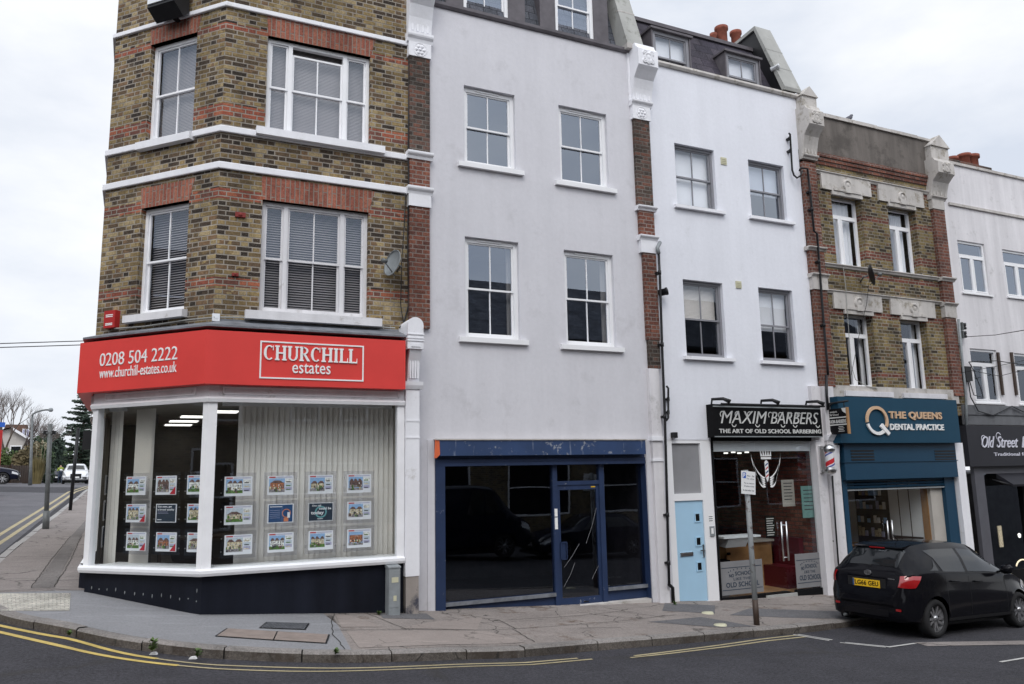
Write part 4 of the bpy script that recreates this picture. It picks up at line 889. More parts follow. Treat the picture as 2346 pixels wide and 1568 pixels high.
# ---------------------------------------------------------------- grey rendered house
grey = thing('grey_house', 'smooth grey rendered house with four white sash windows over a navy blue shopfront', 'building', (6.8, .5, -.3))
XG0 = F.at(985, 600, .02)[0]-.5; XG1 = F.at(1487, 700, .02)[0]; zp = lambda px, py: F.at(px, py, .02)[1]
ZG = zp(1225, 70)
g = [list(F.rect(1063.5, 207, 1180.5, 384, .02)), list(F.rect(1282.5, 252, 1392, 426, .02)), list(F.rect(1066, 549, 1190, 778, .02)), list(F.rect(1295, 579, 1408, 795, .02))]
zsh = zp(1235, 1006); xs0 = F.at(997, 1200, .02)[0]; xs1 = F.at(1484, 1200, .02)[0]
mb = MB(); wall(mb, F, XR1, F.at(1509, 700, .02)[0], -1.2, ZG, g+[[xs0, xs1, -1.2, zsh]], .11, .02)
q = mb; q.box(F, xs1+.02, F.at(1503, 1200, .06)[0], .02, .045, -1.2, zsh-.02); q.box(F, XR1+.3, xs0-.02, .02, .045, -1.2, zsh-.02)
mb.build('rendered_wall', M['grey_wall'], grey)
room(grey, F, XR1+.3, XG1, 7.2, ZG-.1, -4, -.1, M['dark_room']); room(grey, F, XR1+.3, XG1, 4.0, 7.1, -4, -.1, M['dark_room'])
for i, o in enumerate(g):
    wn = sash(grey, F, o, -.06, M['upvc'], M['glass_up'], .075, .5, ((0, 1),), 1, None, None, (o[0]-.14, o[1]+.14, o[2]+.02, .10, .10), M['upvc'])
    q = MB(); um = (o[0]+o[1])/2; q.box(F, um-.28, um+.22, -.06, -.04, o[3]-.05, o[3]-.025); q.build('trickle_vent', M['upvc'], wn)
    if i > 1: back(wn, F, [o[0]+(o[1]-o[0])*.78, o[1]-.02, o[2], o[3]], -.06, ('curtain', ((.5, 1),)), M['room'])
q = MB(); xe0, xe1 = F.at(1000, 15)[0]-.1, F.at(1450, 125)[0]
q.prof(F, [(-.25, ZG-.02), (.06, ZG-.02), (.09, ZG+.02), (.09, ZG+.08), (-.25, ZG+.11)], xe0, xe1); q.build('gutter', M['lead_dark'], grey)
def mansard(par, x0, x1, z0, z1, lean, mat, d0=-.2):
    q = MB(); P = F.p; L_ = math.hypot(lean, z1-z0)
    q.face([P(x0, d0, z0), P(x1, d0, z0), P(x1, d0-lean, z1), P(x0, d0-lean, z1)], [(x0, 0), (x1, 0), (x1, L_), (x0, L_)])
    q.face([P(x0, d0-lean, z1), P(x1, d0-lean, z1), P(x1, d0-4, z1+.25), P(x0, d0-4, z1+.25)]); q.face([P(x0, d0, z0), P(x0, d0-lean, z1), P(x0, d0-4, z1+.25), P(x0, d0-4, z0)]); q.face([P(x1, d0, z0), P(x1, d0-4, z0), P(x1, d0-4, z1+.25), P(x1, d0-lean, z1)])
    rf = q.build('roof', mat, par); q = MB(); q.box(F, x0, x1, d0-lean-.02, d0-lean+.07, z1-.03, z1+.06); q.build('ridge_edge', M['lead_dark'], rf); return rf
def dormer(par, u0, u1, z0, z1, d, cheek, frm, gl, cw=.2, deep=1.3, behind=None, bmat=None, bars=1, rail=.5, capt=.06):
    q = MB(); q.box(F, u0, u0+cw, d-deep, d, z0, z1); q.box(F, u1-cw, u1, d-deep, d, z0, z1); q.box(F, u0-.04, u1+.04, d-deep, d+.05, z1, z1+capt); 
    dm = q.build('dormer', cheek, par)
    o = (u0+cw, u1-cw, z0, z1); room(dm, F, u0+cw, u1-cw, z0, z1, d-deep, d-.1, M['dark_room']); sash(dm, F, o, d-.03, frm, gl, .075, rail, ((0, 1),), bars, behind, bmat); return dm
# mansard of the grey house, dormers either side
zr0 = ZG+.1; dD = -.28
rf = mansard(grey, xe0, xe1+.0, zr0, zr0+2.6, .75, M['slate'], -.25)
for xa, xb, cw in ((1021, 1203, .0), (1237, 1393, .0)):
    xw = (1062, 1162) if xa < 1100 else (1272, 1359)
    u0 = F.at(xa, 20 if xa < 1100 else 30, dD)[0]; u1 = F.at(xb, 40 if xa < 1100 else 60, dD)[0]; w0 = F.at(xw[0], 20 if xa < 1100 else 30, dD)[0]; w1 = F.at(xw[1], 40, dD)[0]
    dormer(grey, u0, u1, zr0-.02, zr0+1.75, dD, M['lead_dark'], M['upvc'], M['glass_up'], (w0-u0), 1.5)
# party wall with coping between grey and white house
pw = thing('party_wall', 'pale concrete coping slab on the sloping parapet between the two mansard roofs', 'parapet', F.p(F.at(1450, 100)[0], -.5, 11))
uL, uR = F.at(1437, 112, .1)[0], F.at(1474, 118, .1)[0]; zq = F.at(1450, 112, .1)[1]; P = F.p
q = MB()
prof = [(.12, zq), (.12, zq+.10), (-1.0, zq+3.5), (-1.25, zq+3.5), (-1.25, zq), ]
q.prof(F, prof, uL, uR); q.build('coping', M['stone'], pw)
q = MB()
for k in (1.0, 1.9, 2.8): dd = .12-(1.12*(k-.1)/3.4); q.box(F, uL-.008, uR+.008, dd-.05, dd+.004, zq+k, zq+k+.025)
q.box(F, uL-.06, uR+.1, -.3, .2, zq-.06, zq+.05); q.build('coping_joint', M['stone_old'], pw)
q = MB(); q.box(F, uL+.02, uR-.02, -1.25, .06, zq-1.2, zq-.06); q.build('shoulder', M['white'], pw)
# --- navy shopfront of the grey house
zft2 = F.at(1240, 1009, .12)[1]; zfb2 = F.at(1240, 1043, .12)[1]
q = MB(); xa = F.at(1001, 1025, .16)[0]; xb = F.at(1479, 1025, .16)[0]; q.box(F, xa, xb, -.02, .16, zfb2, zft2); q.build('fascia_box', M['navy_sign'], grey)
q = MB(); q.box(F, xa-.02, xb+.02, -.02, .18, zft2, zft2+.018); q.build('fascia_flashing', M['stone_old'], grey)
dW = -.12; zh = F.at(1240, 1066, dW)[1]
def fx(px, py=1220, d=dW): return F.at(px, py, d)[0]
gb = -.9
q = MB()
for k in range(3): q.box(F, xs0, xs1, -.1, .02+.012*k, zfb2-.06*(k+1)+.004, zfb2-.06*k)
q.box(F, xs0, xs1, -.1, .015, zh+.12, zfb2-.18); q.build('shutter_slot', M['navy'], grey)
q = MB()
def zg_(u): return G(u, 0)
fu = [xs0, fx(1013), fx(1266.5), fx(1277), fx(1374), fx(1385), fx(1474), xs1]
q.box(F, fu[0], fu[1], dW-.1, .04, gb, zh+.12); q.box(F, fu[6], fu[7], dW-.1, .04, gb, zh+.12)
q.box(F, fu[1], fu[6], dW-.08, dW+.06, zh, zh+.12)
zdt0 = F.at(1325, 1111, dW)[1]; zdt1 = F.at(1325, 1103, dW)[1]
q.box(F, fu[2], fu[3], dW-.06, dW+.05, gb, zh); q.box(F, fu[4], fu[5], dW-.06, dW+.05, gb, zh); q.box(F, fu[3], fu[4], dW-.06, dW+.04, zdt0, zdt1+.01)
zsl = F.at(1140, 1374, dW)[1]; zsr = F.at(1430, 1346, dW)[1]
q.box(F, fu[1], fu[2], dW-.06, dW+.06, zsl-.035, zsl+.03); q.box(F, fu[5], fu[6], dW-.06, dW+.06, zsr-.035, zsr+.03)
q.box(F, fu[1], fu[2], dW-.05, dW+.01, gb, zsl-.035); q.box(F, fu[5], fu[6], dW-.05, dW+.01, gb, zsr-.035)
q.build('shop_frame', M['navy'], grey)
q = MB(); q.box(F, fu[1], fu[2], dW+.06, dW+.075, zsl-.03, zsl+.034); q.build('sill', M['lead'], grey); q = MB(); q.box(F, fu[5], fu[6], dW+.06, dW+.075, zsr-.03, zsr+.034); q.build('sill', M['lead'], grey)
q = MB(); q.quad(F, fu[1], fu[2], zsl, zh, dW); q.build('shop_window', M['glass_dark'], grey)
q = MB(); q.quad(F, fu[5], fu[6], zsr, zh, dW); q.build('shop_window', M['glass_dark'], grey)
q = MB(); q.quad(F, fu[3], fu[4], zdt1, zh, dW); q.build('fanlight', M['glass_dark'], grey)
zdb = F.at(1330, 1383, dW)[1]-.02; zdr = F.at(1330, 1368, dW)[1]; zdh = F.at(1325, 1122, dW)[1]
q = MB(); a, b = fu[3], fu[4]; q.box(F, a, a+.06, dW-.04, dW+.02, zdb, zdt0); q.box(F, b-.06, b, dW-.04, dW+.02, zdb, zdt0); q.box(F, a+.06, b-.06, dW-.04, dW+.02, zdh, zdt0); q.box(F, a+.06, b-.06, dW-.04, dW+.02, zdb, zdr)
dr = q.build('door', M['navy'], grey); q = MB(); q.quad(F, a+.06, b-.06, zdr, zdh, dW); q.build('door_glass', M['glass_dark'], dr)
zhn = F.at(1285, 1262, dW)[1]; q = MB(); q.box(F, a+.03, a+.045, dW+.05, dW+.065, zhn-.16, zhn+.16); q.box(F, a+.15, a+.165, dW+.05, dW+.065, zhn-.16, zhn+.16); q.box(F, a+.03, a+.165, dW+.05, dW+.065, zhn+.145, zhn+.16); q.box(F, a+.03, a+.165, dW+.05, dW+.065, zhn-.16, zhn-.145); q.box(F, a+.045, a+.15, dW+.0201, dW+.03, zhn-.145, zhn+.145); q.build('handle', M['navy'], dr)
q = MB(); q.box(F, a+.55*(b-a), a+.62*(b-a)+.04, dW+.02, dW+.03, zdb+.04, zdb+.06); q.build('letter_slot', M['iron'], dr)
q = MB(); zq1 = F.at(1271, 1175, dW+.05)[1]; q.box(F, fu[2]+.02, fu[2]+.08, dW+.05, dW+.056, zq1-.07, zq1+.07); zq1 = F.at(1271, 1199, dW+.05)[1]; q.box(F, fu[2]+.02, fu[2]+.08, dW+.05, dW+.056, zq1-.11, zq1+.10); q.build('door_sticker', M['letter'], grey)
q = MB(); q.box(F, b-.17, b-.08, dW+.02, dW+.026, zdh+.035, zdh+.055); q.build('yellow_sticker', M['yellow_plate'], dr)
q = MB(); q.box(F, xs0, xs1, -.3, .03, -1.2, -.5); q.box(F, fu[3]-.2, fu[6], -.3, .05, -1.2, G(8, 0)+.03); q.build('threshold', M['stone_old'], grey)
room(grey, F, xs0, xs1, -.42, zfb2, -4, -.15, M['dark_room'])
# cracks in the door glass
M['crackline'] = plain('glass_crack', (.35, .35, .37), .5, .1)
q = MB(); random.seed(8)
for pts in ([(.12, .55), (.45, .95)], [(.1, .2), (.35, .62)], [(.6, .95), (.85, 1.6)], [(.7, .3), (.95, .75)]):
    for (u_, z_), (u2, z2) in zip(pts, pts[1:]): q.tube([F.p(a+u_, dW+.004, zdr+z_), F.p(a+(u_+u2)/2+.02, dW+.004, zdr+(z_+z2)/2), F.p(a+u2, dW+.004, zdr+z2)], .0022, 4)
q.build('crack', M['crackline'], dr)
ot = thing('orange_tape', 'strip of orange tape hanging at the top left of the navy shopfront', 'tape', F.p(xs0, .05, 2.3)); q = MB(); za, zb2 = F.at(993, 1008, .17)[1], F.at(990, 1050, .17)[1]
q.face([F.p(xs0-.05, .165, za), F.p(xs0+.03, .165, za), F.p(xs0+.035, .18, zb2+.06), F.p(xs0-.02, .17, zb2)]); q.face([F.p(xs0-.05, .165, za), F.p(xs0-.07, .175, zb2), F.p(xs0-.02, .17, zb2)]); q.build('strip', M['orange'], ot)
# slim white pilaster right of the grey house
t = thing('shop_pilaster', 'plain scuffed white pilaster between navy shopfront and drainpipe', 'pilaster', F.p(F.at(1504, 1200)[0], .1, 0))
u0, u1 = F.at(1504, 1200, .12)[0], F.at(1527, 1200, .12)[0]; zt0 = F.at(1500, 844, .1)[1]; q = MB(); q.box(F, u0, u1, -.1, .12, -1.2, zt0-.01); q.build('shaft', M['old_white'], t)
z = F.at(1500, 1004, .12)[1]; q = MB(); q.box(F, u0-.03, u1+.03, -.1, .16, z-.05, z+.03); q.box(F, u0-.02, u1+.02, -.1, .14, z-.45, z-.40); q.build('moulding', M['white'], t)
# meter cabinet
t = thing('meter_cabinet', 'grey steel meter cabinet standing against the black plinth of the estate agent', 'cabinet', F.p(F.at(900, 1350, .42)[0], .4, -.2))
u0, u1 = F.at(891, 1350, .5)[0], F.at(917, 1350, .5)[0]; z0, z1 = -.4, F.at(905, 1302, .5)[1]; q = MB(); q.box(F, u0, u1, DS, .5, z0, z1); q.prof(F, [(DS, z1), (.51, z1), (.51, z1+.02), (DS, z1+.05)], u0-.01, u1+.01); q.build('body', M['cab'], t)
q = MB(); q.box(F, u0+.02, u1-.02, .5, .506, z0+.35, z1-.03); q.build('door', M['cab'], t); q = MB(); q.box(F, (u0+u1)/2-.05, (u0+u1)/2+.06, .506, .51, z1-.22, z1-.14); q.box(F, (u0+u1)/2-.02, (u0+u1)/2+.03, .506, .51, z1-.5, z1-.42); q.build('label_plate', M['cream'], t)
# ---------------------------------------------------------------- white barber house
barber = thing('white_house', 'white rendered house with grey windows and slate mansard above the barber shop', 'building', (11.5, .5, -.6))
XB0 = F.at(1500, 600)[0]-.1; XB1 = F.at(1856, 500)[0]+.25; ZB = F.at(1660, 187, .0)[1]
g = [list(F.rect(1549, 337, 1639, 477)), list(F.rect(1718.5, 374, 1799, 502)), list(F.rect(1569, 645, 1660, 819)), list(F.rect(1743, 663, 1821, 829))]
xd0, xd1 = F.at(1533, 1200)[0], F.at(1640, 1200)[0]; zdt = F.at(1585, 1008)[1]; xo0, xo1 = F.at(1640, 1200)[0], F.at(1882, 1200)[0]; zot = F.at(1760, 1003)[1]
XBs = F.at(1890, 1000)[0]
mb = MB(); wall(mb, F, XB0, F.at(1900, 850)[0], -1.6, ZB, g+[[xd0, xd1, -1.6, zdt], [xo0, xo1, -1.6, zot]], .13)
mb.build('rendered_wall', M['white_wall'], barber)
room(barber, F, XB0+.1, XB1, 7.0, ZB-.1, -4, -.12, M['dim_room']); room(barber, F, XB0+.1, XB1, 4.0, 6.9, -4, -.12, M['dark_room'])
bh = [('roller', .97), ('roller', .52), 'fineblind', ('roller', .55)]
for i, o in enumerate(g):
    sash(barber, F, o, -.085, M['grey_upvc'], M['glass_up'] if i == 1 else M['glass'], .055, .5, ((0, 1),), 1, bh[i] if i != 2 else None, M['roller'], (o[0]-.1, o[1]+.16, o[2]+.01, .08, .09), M['white'])
    if i == 2: back(bpy.data.objects[[c.name for c in bpy.data.objects if c.name.startswith('window')][-1]], F, [o[0], o[1], (o[2]+o[3])/2, o[3]], -.1, 'fineblind', M['blind'])
q = MB(); xe0, xe1 = F.at(1490, 142)[0], F.at(1826, 227)[0]
q.prof(F, [(-.3, ZB-.01), (.05, ZB-.01), (.08, ZB+.03), (.07, ZB+.08), (-.3, ZB+.12)], xe0, xe1+.05); q.build('gutter', M['stone_old'], barber)
zr0 = ZB+.1; rfz = F.at(1600, 86, -.95)[1]
rf = mansard(barber, xe0, xe1-.1, zr0, rfz, .7, M['slate_purple'], -.25)
for xa, xb, ya, yb in ((1494, 1583, 78, 150), (1663, 1743, 129, 192)):
    dD = -.25; u0, u1 = F.at(xa, (ya+yb)/2, dD)[0], F.at(xb, (ya+yb)/2+8, dD)[0]; z1 = F.at((xa+xb)/2, ya, dD)[1]
    dormer(barber, u0, u1, zr0-.05, z1, dD, M['lead_dark'], M['grey_upvc'], M['glass'], .035, 1.2, ('roller', .95), M['roller'], 1, .38, .05)
# chimney behind the ridge
ch = MB(); cxy = F.at(1650, 104, -3.2); u_ = F.at(1660, 104, -3.4)[0]; zt = F.at(1660, 122, -3.4)[1]; ch.box(F, u_-.8, u_+.7, -3.8, -3.1, zr0, zt-.15); co = ch.build('chimney', M['brick_dark'], barber)
for px, py, pw_ in ((1634, 78, 12), (1652, 64, 22), (1685, 74, 19)):
    u_, z_ = F.at(px, py, -3.4); r_ = (F.at(px+pw_/2, py, -3.4)[0]-u_)*.95; q = MB(); q.lathe(F.p(u_, -3.4, z_-.95), (0, 0, 1), [(r_*1.15, 0), (r_*.95, .1), (r_*.92, .82), (r_*1.15, .86), (r_*1.15, .95), (r_*.8, .95), (r_*.78, .6)], 16); q.build('chimney_pot', M['terracotta'], co)
# right party wall: dark lead cheek with stone coping
pw = thing('party_wall', 'black cheek and pale coping slabs rising at the right end of the purple mansard', 'parapet', F.p(xe1, -.5, 10))
u0, u1 = F.at(1813, 216, .0)[0]-.25, F.at(1826, 222, .0)[0]; ztp = F.at(1785, 95, -.9)[1]
q = MB(); q.prof(F, [(-.0, ZB+.15), (-.75, ztp), (-2.6, ztp-.15), (-2.6, ZB+.15)], u0, u1-.03); q.build('lead_cheek', M['iron'], pw)
q = MB(); q.prof(F, [(.08, ZB+.12), (.1, ZB+.2), (-.72, ztp+.09), (-2.6, ztp-.05), (-2.6, ztp-.12), (-.76, ztp+.0), (.0, ZB+.15)], u0-.05, u1+.04)
for k in (.3, .6): dd = .1-.82*k; zz = ZB+.2+(ztp+.09-ZB-.2)*k; q.box(F, u0-.055, u1+.045, dd-.06, dd+.006, zz-.015, zz+.015)
q.build('coping', M['stone'], pw)
# vents
for px, py in ((1657, 370), (1691, 653)): 
    c_ = F.rect(px-6, py-8, px+6.5, py+8); q = MB(); q.box(F, c_[0], c_[1], 0, .02, c_[2], c_[3])
    for k in range(3): z = c_[2]+(c_[3]-c_[2])*(k+1)/4; q.box(F, c_[0]+.02, c_[1]-.02, .02, .028, z-.01, z+.01)
    q.build('air_vent', M['cream'], barber)
# --- front door
q = MB(); zt_ = zdt; dd = -.03; fb_ = G(9.9, 0)-.1
ux = [F.at(p, 1260, dd)[0] for p in (1534, 1550, 1616, 1627, 1640.5)]
q.box(F, ux[0], ux[1], dd-.09, dd+.02, fb_, zt_); q.box(F, ux[2], ux[4]+.0, dd-.09, dd+.02, fb_, zt_); zA = F.at(1582, 1131, dd)[1]; zB = F.at(1582, 1147, dd)[1]; q.box(F, ux[1], ux[2], dd-.09, dd+.02, zB, zA); q.box(F, ux[1], ux[2], dd-.09, dd+.02, zt_-.07, zt_); zC = F.at(1590, 1380, dd)[1]; q.box(F, ux[1], ux[2], dd-.09, dd+.03, fb_-.3, zC)
q.build('door_frame', M['upvc'], barber)
M['frosted'] = plain('frosted_transom', (.27, .27, .28), .25, .12, 1.2); q = MB(); q.quad(F, ux[1], ux[2], zA, zt_-.07, dd-.03); q.build('transom_window', M['frosted'], barber)
q = MB(); q.box(F, ux[1]+.005, ux[2]-.005, dd-.07, dd-.01, zC, zB-.004); dr = q.build('front_door', M['door_blue'], barber); W = ux[2]-ux[1]
for py in (1186, 1241, 1298.5):
    zz = F.at(1598, py, dd)[1]; uu = F.at(1598+(py-1186)*.045, py, dd)[0]; q = MB(); s_ = .075; h_ = .095
    for a, b, c, e_ in ((uu-s_, uu+s_, zz+h_-.025, zz+h_), (uu-s_, uu+s_, zz-h_, zz-h_+.025), (uu-s_, uu-s_+.025, zz-h_+.025, zz+h_-.025), (uu+s_-.025, uu+s_, zz-h_+.025, zz+h_-.025)): q.box(F, a, b, dd-.01, dd+.006, c, e_)
    fo = q.build('door_light', M['door_blue'], dr); q = MB(); q.box(F, uu-s_+.025, uu+s_-.025, dd-.01, dd-.006, zz-h_+.025, zz+h_-.025); q.build('light_glass', M['frosted'] if 0 else M['black'], fo)
z_ = F.at(1575, 1270, dd)[1]; q = MB(); q.box(F, F.at(1561, 1270)[0], F.at(1590, 1270)[0], dd-.01, dd+.012, z_-.035, z_+.035); q.box(F, F.at(1563, 1270)[0], F.at(1588, 1270)[0], dd+.012, dd+.02, z_-.02, z_+.02); q.build('letter_plate', M['steel'], dr)
z_ = F.at(1613, 1262, dd)[1]; q = MB(); q.box(F, ux[2]-.065, ux[2]-.03, dd-.01, dd+.01, z_-.13, z_+.12); q.box(F, ux[2]-.15, ux[2]-.04, dd+.03, dd+.045, z_+.0, z_+.02); q.box(F, ux[2]-.055, ux[2]-.04, dd+.01, dd+.045, z_, z_+.02); q.build('handle', M['steel'], dr)
ic = thing('door_intercom', 'small grey intercom panel on the white frame right of the blue door', 'intercom', F.p(ux[3], 0, .7)); c_ = F.rect(1626, 1206, 1636, 1229, dd+.02); q = MB(); q.box(F, c_[0], c_[1], dd+.02, dd+.045, c_[2], c_[3]); q.build('housing', M['cab'], ic)
q = MB(); um = (c_[0]+c_[1])/2; q.box(F, um-.035, um+.02, dd+.045, dd+.05, c_[2]+.05, c_[2]+.16); q.build('keypad', M['letter'], ic)
q = MB(); z_ = c_[3]+.08; q.box(F, c_[0]-.02, c_[1]+.0, dd+.02, dd+.022, z_, z_+.14); q.build('notice', M['letter'], ic)
q = MB()
for k in range(3): q.box(F, c_[0]-.005, c_[1]-.02, dd+.022, dd+.023, z_+.02+.04*k, z_+.035+.04*k)
q.build('notice_print', MK['ink'], ic)
# --- barber sign
bs = thing('shop_sign', 'black board sign with silver barber shop lettering and three lamp arms', 'sign', F.p(F.at(1640, 960, .2)[0], .1, 2.3))
c_ = F.rect(1634, 929, 1882, 1002, .20); q = MB(); q.box(F, c_[0], c_[1], 0, .2, c_[2], c_[3]); q.build('board', M['black'], bs)
q = MB(); q.box(F, c_[0]+.01, c_[1]-.01, .2, .212, c_[3]-.06, c_[3]-.035); q.box(F, c_[0]+.01, c_[1]-.01, .2, .212, c_[2]+.0, c_[2]+.02); q.build('trim', M['cab'], bs)
M['silver'] = plain('silver_letter', (.62, .62, .60), .4, .08)
q = MB(); W = c_[1]-c_[0]; H = c_[3]-c_[2]
text_mesh(q, F, 'MAXIM', c_[0]+W*.065, c_[0]+W*.48, c_[2]+H*.42, c_[2]+H*.80, .2, .012, 0, -.006, .30); text_mesh(q, F, 'BARBERS', c_[0]+W*.51, c_[0]+W*.975, c_[2]+H*.42, c_[2]+H*.80, .2, .012, 0, -.006, .30)
for a in (.06, .19, .30, .49, .585, .68, .76):    # swashes before the capitals
    cu_, cz_ = c_[0]+W*(a+.02), c_[2]+H*.69; ring(q, F, cu_, cz_, .07, .215, 0, .02, 10, 40, 230)
for a in (.175, .385, .62, .735, .955): cu_, cz_ = c_[0]+W*a, c_[2]+H*.40; ring(q, F, cu_, cz_, .065, .215, 0, .02, 10, 180, 350)
text_mesh(q, F, 'THE ART OF OLD SCHOOL BARBERING', c_[0]+W*.045, c_[0]+W*.985, c_[2]+H*.12, c_[2]+H*.25, .2, .012, 0, .018); q.build('lettering', M['silver'], bs)
for px in (1652, 1765, 1868):
    u_ = F.at(px, 930, .3)[0]; q = MB(); q.tube([F.p(u_-.08, .1, c_[3]+.0), F.p(u_-.1, .15, c_[3]+.1), F.p(u_+.05, .32, c_[3]+.1), F.p(u_+.14, .42, c_[3]+.03)], [.02, .03, .035, .05], 8); q.build('lamp_arm', M['iron'], bs)
q = MB(); q.tube([F.p(c_[0]+.1, .36, c_[3]-.01), F.p(c_[1]-.05, .36, c_[3]-.01)], .022, 8); q.build('lamp_rail', M['iron'], bs)
# --- barber shopfront
dd = -.06; uo = [xo0, xo1]; zb1 = F.at(1760, 1008, dd)[1]; zi = lambda p, q_, d=dd: F.at(p, q_, d)[1]
uL, uR = xo0+.06, F.at(1878, 1180, dd)[0]; fl = G(11.8, 0)+.04
q = MB(); q.box(F, xo0, uL, dd-.1, dd+.05, -1.6, zot); q.box(F, uR, xo1, dd-.1, dd+.05, -1.6, zot); q.box(F, uL, uR, dd-.1, dd+.05, zot-.07, zot)
ud0, ud1 = F.at(1741, 1200, dd)[0], F.at(1812, 1200, dd)[0]
zpl = zi(1845, 1350); q.box(F, ud1, uR, dd-.05, dd+.03, -1.6, zpl); q.box(F, uL, ud0, dd-.05, dd+.03, -1.6, zi(1690, 1368)); q.build('shop_frame', M['black'], barber)
q = MB(); q.box(F, ud0, ud1, dd-.3, dd+.04, -1.6, fl); q.build('threshold', M['stone'], barber)
q = MB(); q.quad(F, uL, ud0, zi(1690, 1368), zot-.07, dd); q.build('shop_window', M['glass_shop'], barber); q = MB(); q.quad(F, ud1, uR, zpl, zot-.07, dd); q.build('shop_window', M['glass_shop'], barber)
q = MB(); q.quad(F, ud0+.01, ud1-.01, fl+.02, zot-.07, dd-.0); gd = q.build('glass_door', M['glass_shop'], barber)
uh = F.at(1796, 1235, dd+.05)[0]; q = MB()
for k in (-.05, .09): q.tube([F.p(uh+k, dd+.05, zi(1796, 1285)), F.p(uh+k, dd+.05, zi(1796, 1195))], .018, 8)
for yy in (1203, 1277): q.tube([F.p(uh-.05, dd+.05, zi(1796, yy)), F.p(uh+.09, dd+.05, zi(1796, yy))], .012, 6)
q.build('door_handle', M['steel'], gd)
q = MB(); q.box(F, uL, uR-.1, dd-.2, dd-.012, zi(1760, 1034), zot-.07); q.build('blind_box', M['roller'], barber)
M['etched'] = plain('etched_lower_glass', (.21, .21, .215), .6, .08)
et = MB(); zt1 = zi(1690, 1285); zt2 = zi(1845, 1268); zb1_ = zi(1690, 1366)
for a, b, c, e_ in ((uL+.02, ud0-.02, zi(1690, 1362), zt1), (ud1+.03, uR-.03, zi(1845, 1347), zt2)):
    q = MB(); q.quad(F, a, b, c, e_, dd+.004); ep = q.build('etched_panel', M['etched'], barber); q = MB(); W, H = b-a, e_-c
    text_mesh(q, F, 'SCHOOL', a+W*.34, a+W*.78, c+H*.56, c+H*.68, dd+.006, .002, 0, .02); text_mesh(q, F, 'NO', a+W*.2, a+W*.31, c+H*.52, c+H*.62, dd+.006, .002, 0, .02); text_mesh(q, F, 'LIKE THE', a+W*.3, a+W*.7, c+H*.42, c+H*.5, dd+.006, .002, 0, .0); text_mesh(q, F, 'OLD SCHOOL', a+W*.12, a+W*.9, c+H*.22, c+H*.37, dd+.006, .002, 0, .02)
    for z_ in (.8, .14): q.box(F, a+.03, b-.03, dd+.006, dd+.008, c+H*z_, c+H*z_+.012)
    for k in range(9): an = R(20+k*17.5); q.box(F, a+W*.5+W*.33*math.cos(an)-.012, a+W*.5+W*.33*math.cos(an)+.012, dd+.006, dd+.008, c+H*.62+H*.13*math.sin(an), c+H*.62+H*.13*math.sin(an)+.02)
    q.build('etched_lettering', MK['ink'], ep)
# winged emblem on the glass
wl = MB(); uc, zc_ = F.at(1756, 1072, dd); ms = 1.32
for sg in (-1, 1):
    for k in range(5):
        pts = []
        n_ = 8; L0 = .32-.035*k
        for i in range(n_+1): t = i/n_; pts.append((sg*(.05+.02*k*0+L0*(1-(1-t)**1.6)*.82)*ms, (-.16+.03*k-.05*k+.40*t**1.7*(1-.13*k))*ms))
        for i in range(n_):
            w0, w1 = .046*math.sin(math.pi*(i/n_*.9+.08)), .046*math.sin(math.pi*((i+1)/n_*.9+.08)); a_, b_ = pts[i], pts[i+1]
            f4 = [(uc+a_[0], zc_+a_[1]-.02*k-w0), (uc+b_[0], zc_+b_[1]-.02*k-w1), (uc+b_[0], zc_+b_[1]-.02*k+w1), (uc+a_[0], zc_+a_[1]-.02*k+w0)]
            wl.face([F.p(x, dd+.005, z) for x, z in (f4 if sg > 0 else f4[::-1])])
for k in range(5): x = (k-2)*.06; wl.poly(F, [(uc+x-.03, zc_+.24), (uc+x+.03, zc_+.24), (uc+x*1.25, zc_+.38+(.03 if k == 2 else 0))], dd+.003, dd+.006)
wl.box(F, uc-.14, uc+.14, dd+.003, dd+.006, zc_+.18, zc_+.225)
wl.poly(F, [(uc-.05, zc_+.12), (uc-.045, zc_-.2), (uc, zc_-.3), (uc+.045, zc_-.2), (uc+.05, zc_+.12), (uc, zc_+.17)], dd+.003, dd+.007)
em = wl.build('winged_emblem', M['letter'], barber)
q = MB()
for k in range(4): z_ = zc_+.08-.08*k; q.poly(F, [(uc-.038, z_-.05), (uc+.038, z_), (uc+.038, z_+.03), (uc-.038, z_-.02)], dd+.008, dd+.010, k % 2)
q.build('emblem_stripes', [MK['navy'], MK['red']], em)
# interior of the barber shop
M['int_brick'] = brick('interior_red_brick', [(.20, .06, .045), (.26, .08, .06), (.16, .05, .04), (.30, .11, .08)], (.12, .09, .08), soot=.4, bond=False)
q = MB(); P = F.p; zc2 = zot-.02
q.face([P(xo0, -5, fl), P(xo1, -5, fl), P(xo1, -5, zc2), P(xo0, -5, zc2)], [(0, 0), (3.5, 0), (3.5, 3), (0, 3)], 0); q.face([P(xo1-.02, dd-.1, fl), P(xo1-.02, dd-.1, zc2), P(xo1-.02, -5, zc2), P(xo1-.02, -5, fl)], [(0, 0), (0, 3), (5, 3), (5, 0)], 0)
q.face([P(xo0+.02, dd-.1, fl), P(xo0+.02, -5, fl), P(xo0+.02, -5, zc2), P(xo0+.02, dd-.1, zc2)], None, 1); q.face([P(xo0, dd, fl), P(xo1, dd, fl), P(xo1, -5, fl), P(xo0, -5, fl)], None, 2); q.face([P(xo0, dd, zc2), P(xo0, -5, zc2), P(xo1, -5, zc2), P(xo1, dd, zc2)], None, 1)
q.build('interior', [M['int_brick'], M['dim_room'], M['wood']], barber)
t = thing('reception_counter', 'pale oak counter with white top inside the barber shop', 'counter', P(ud0, -1.5, fl)); u_ = F.at(1770, 1290, -1.2)[0]
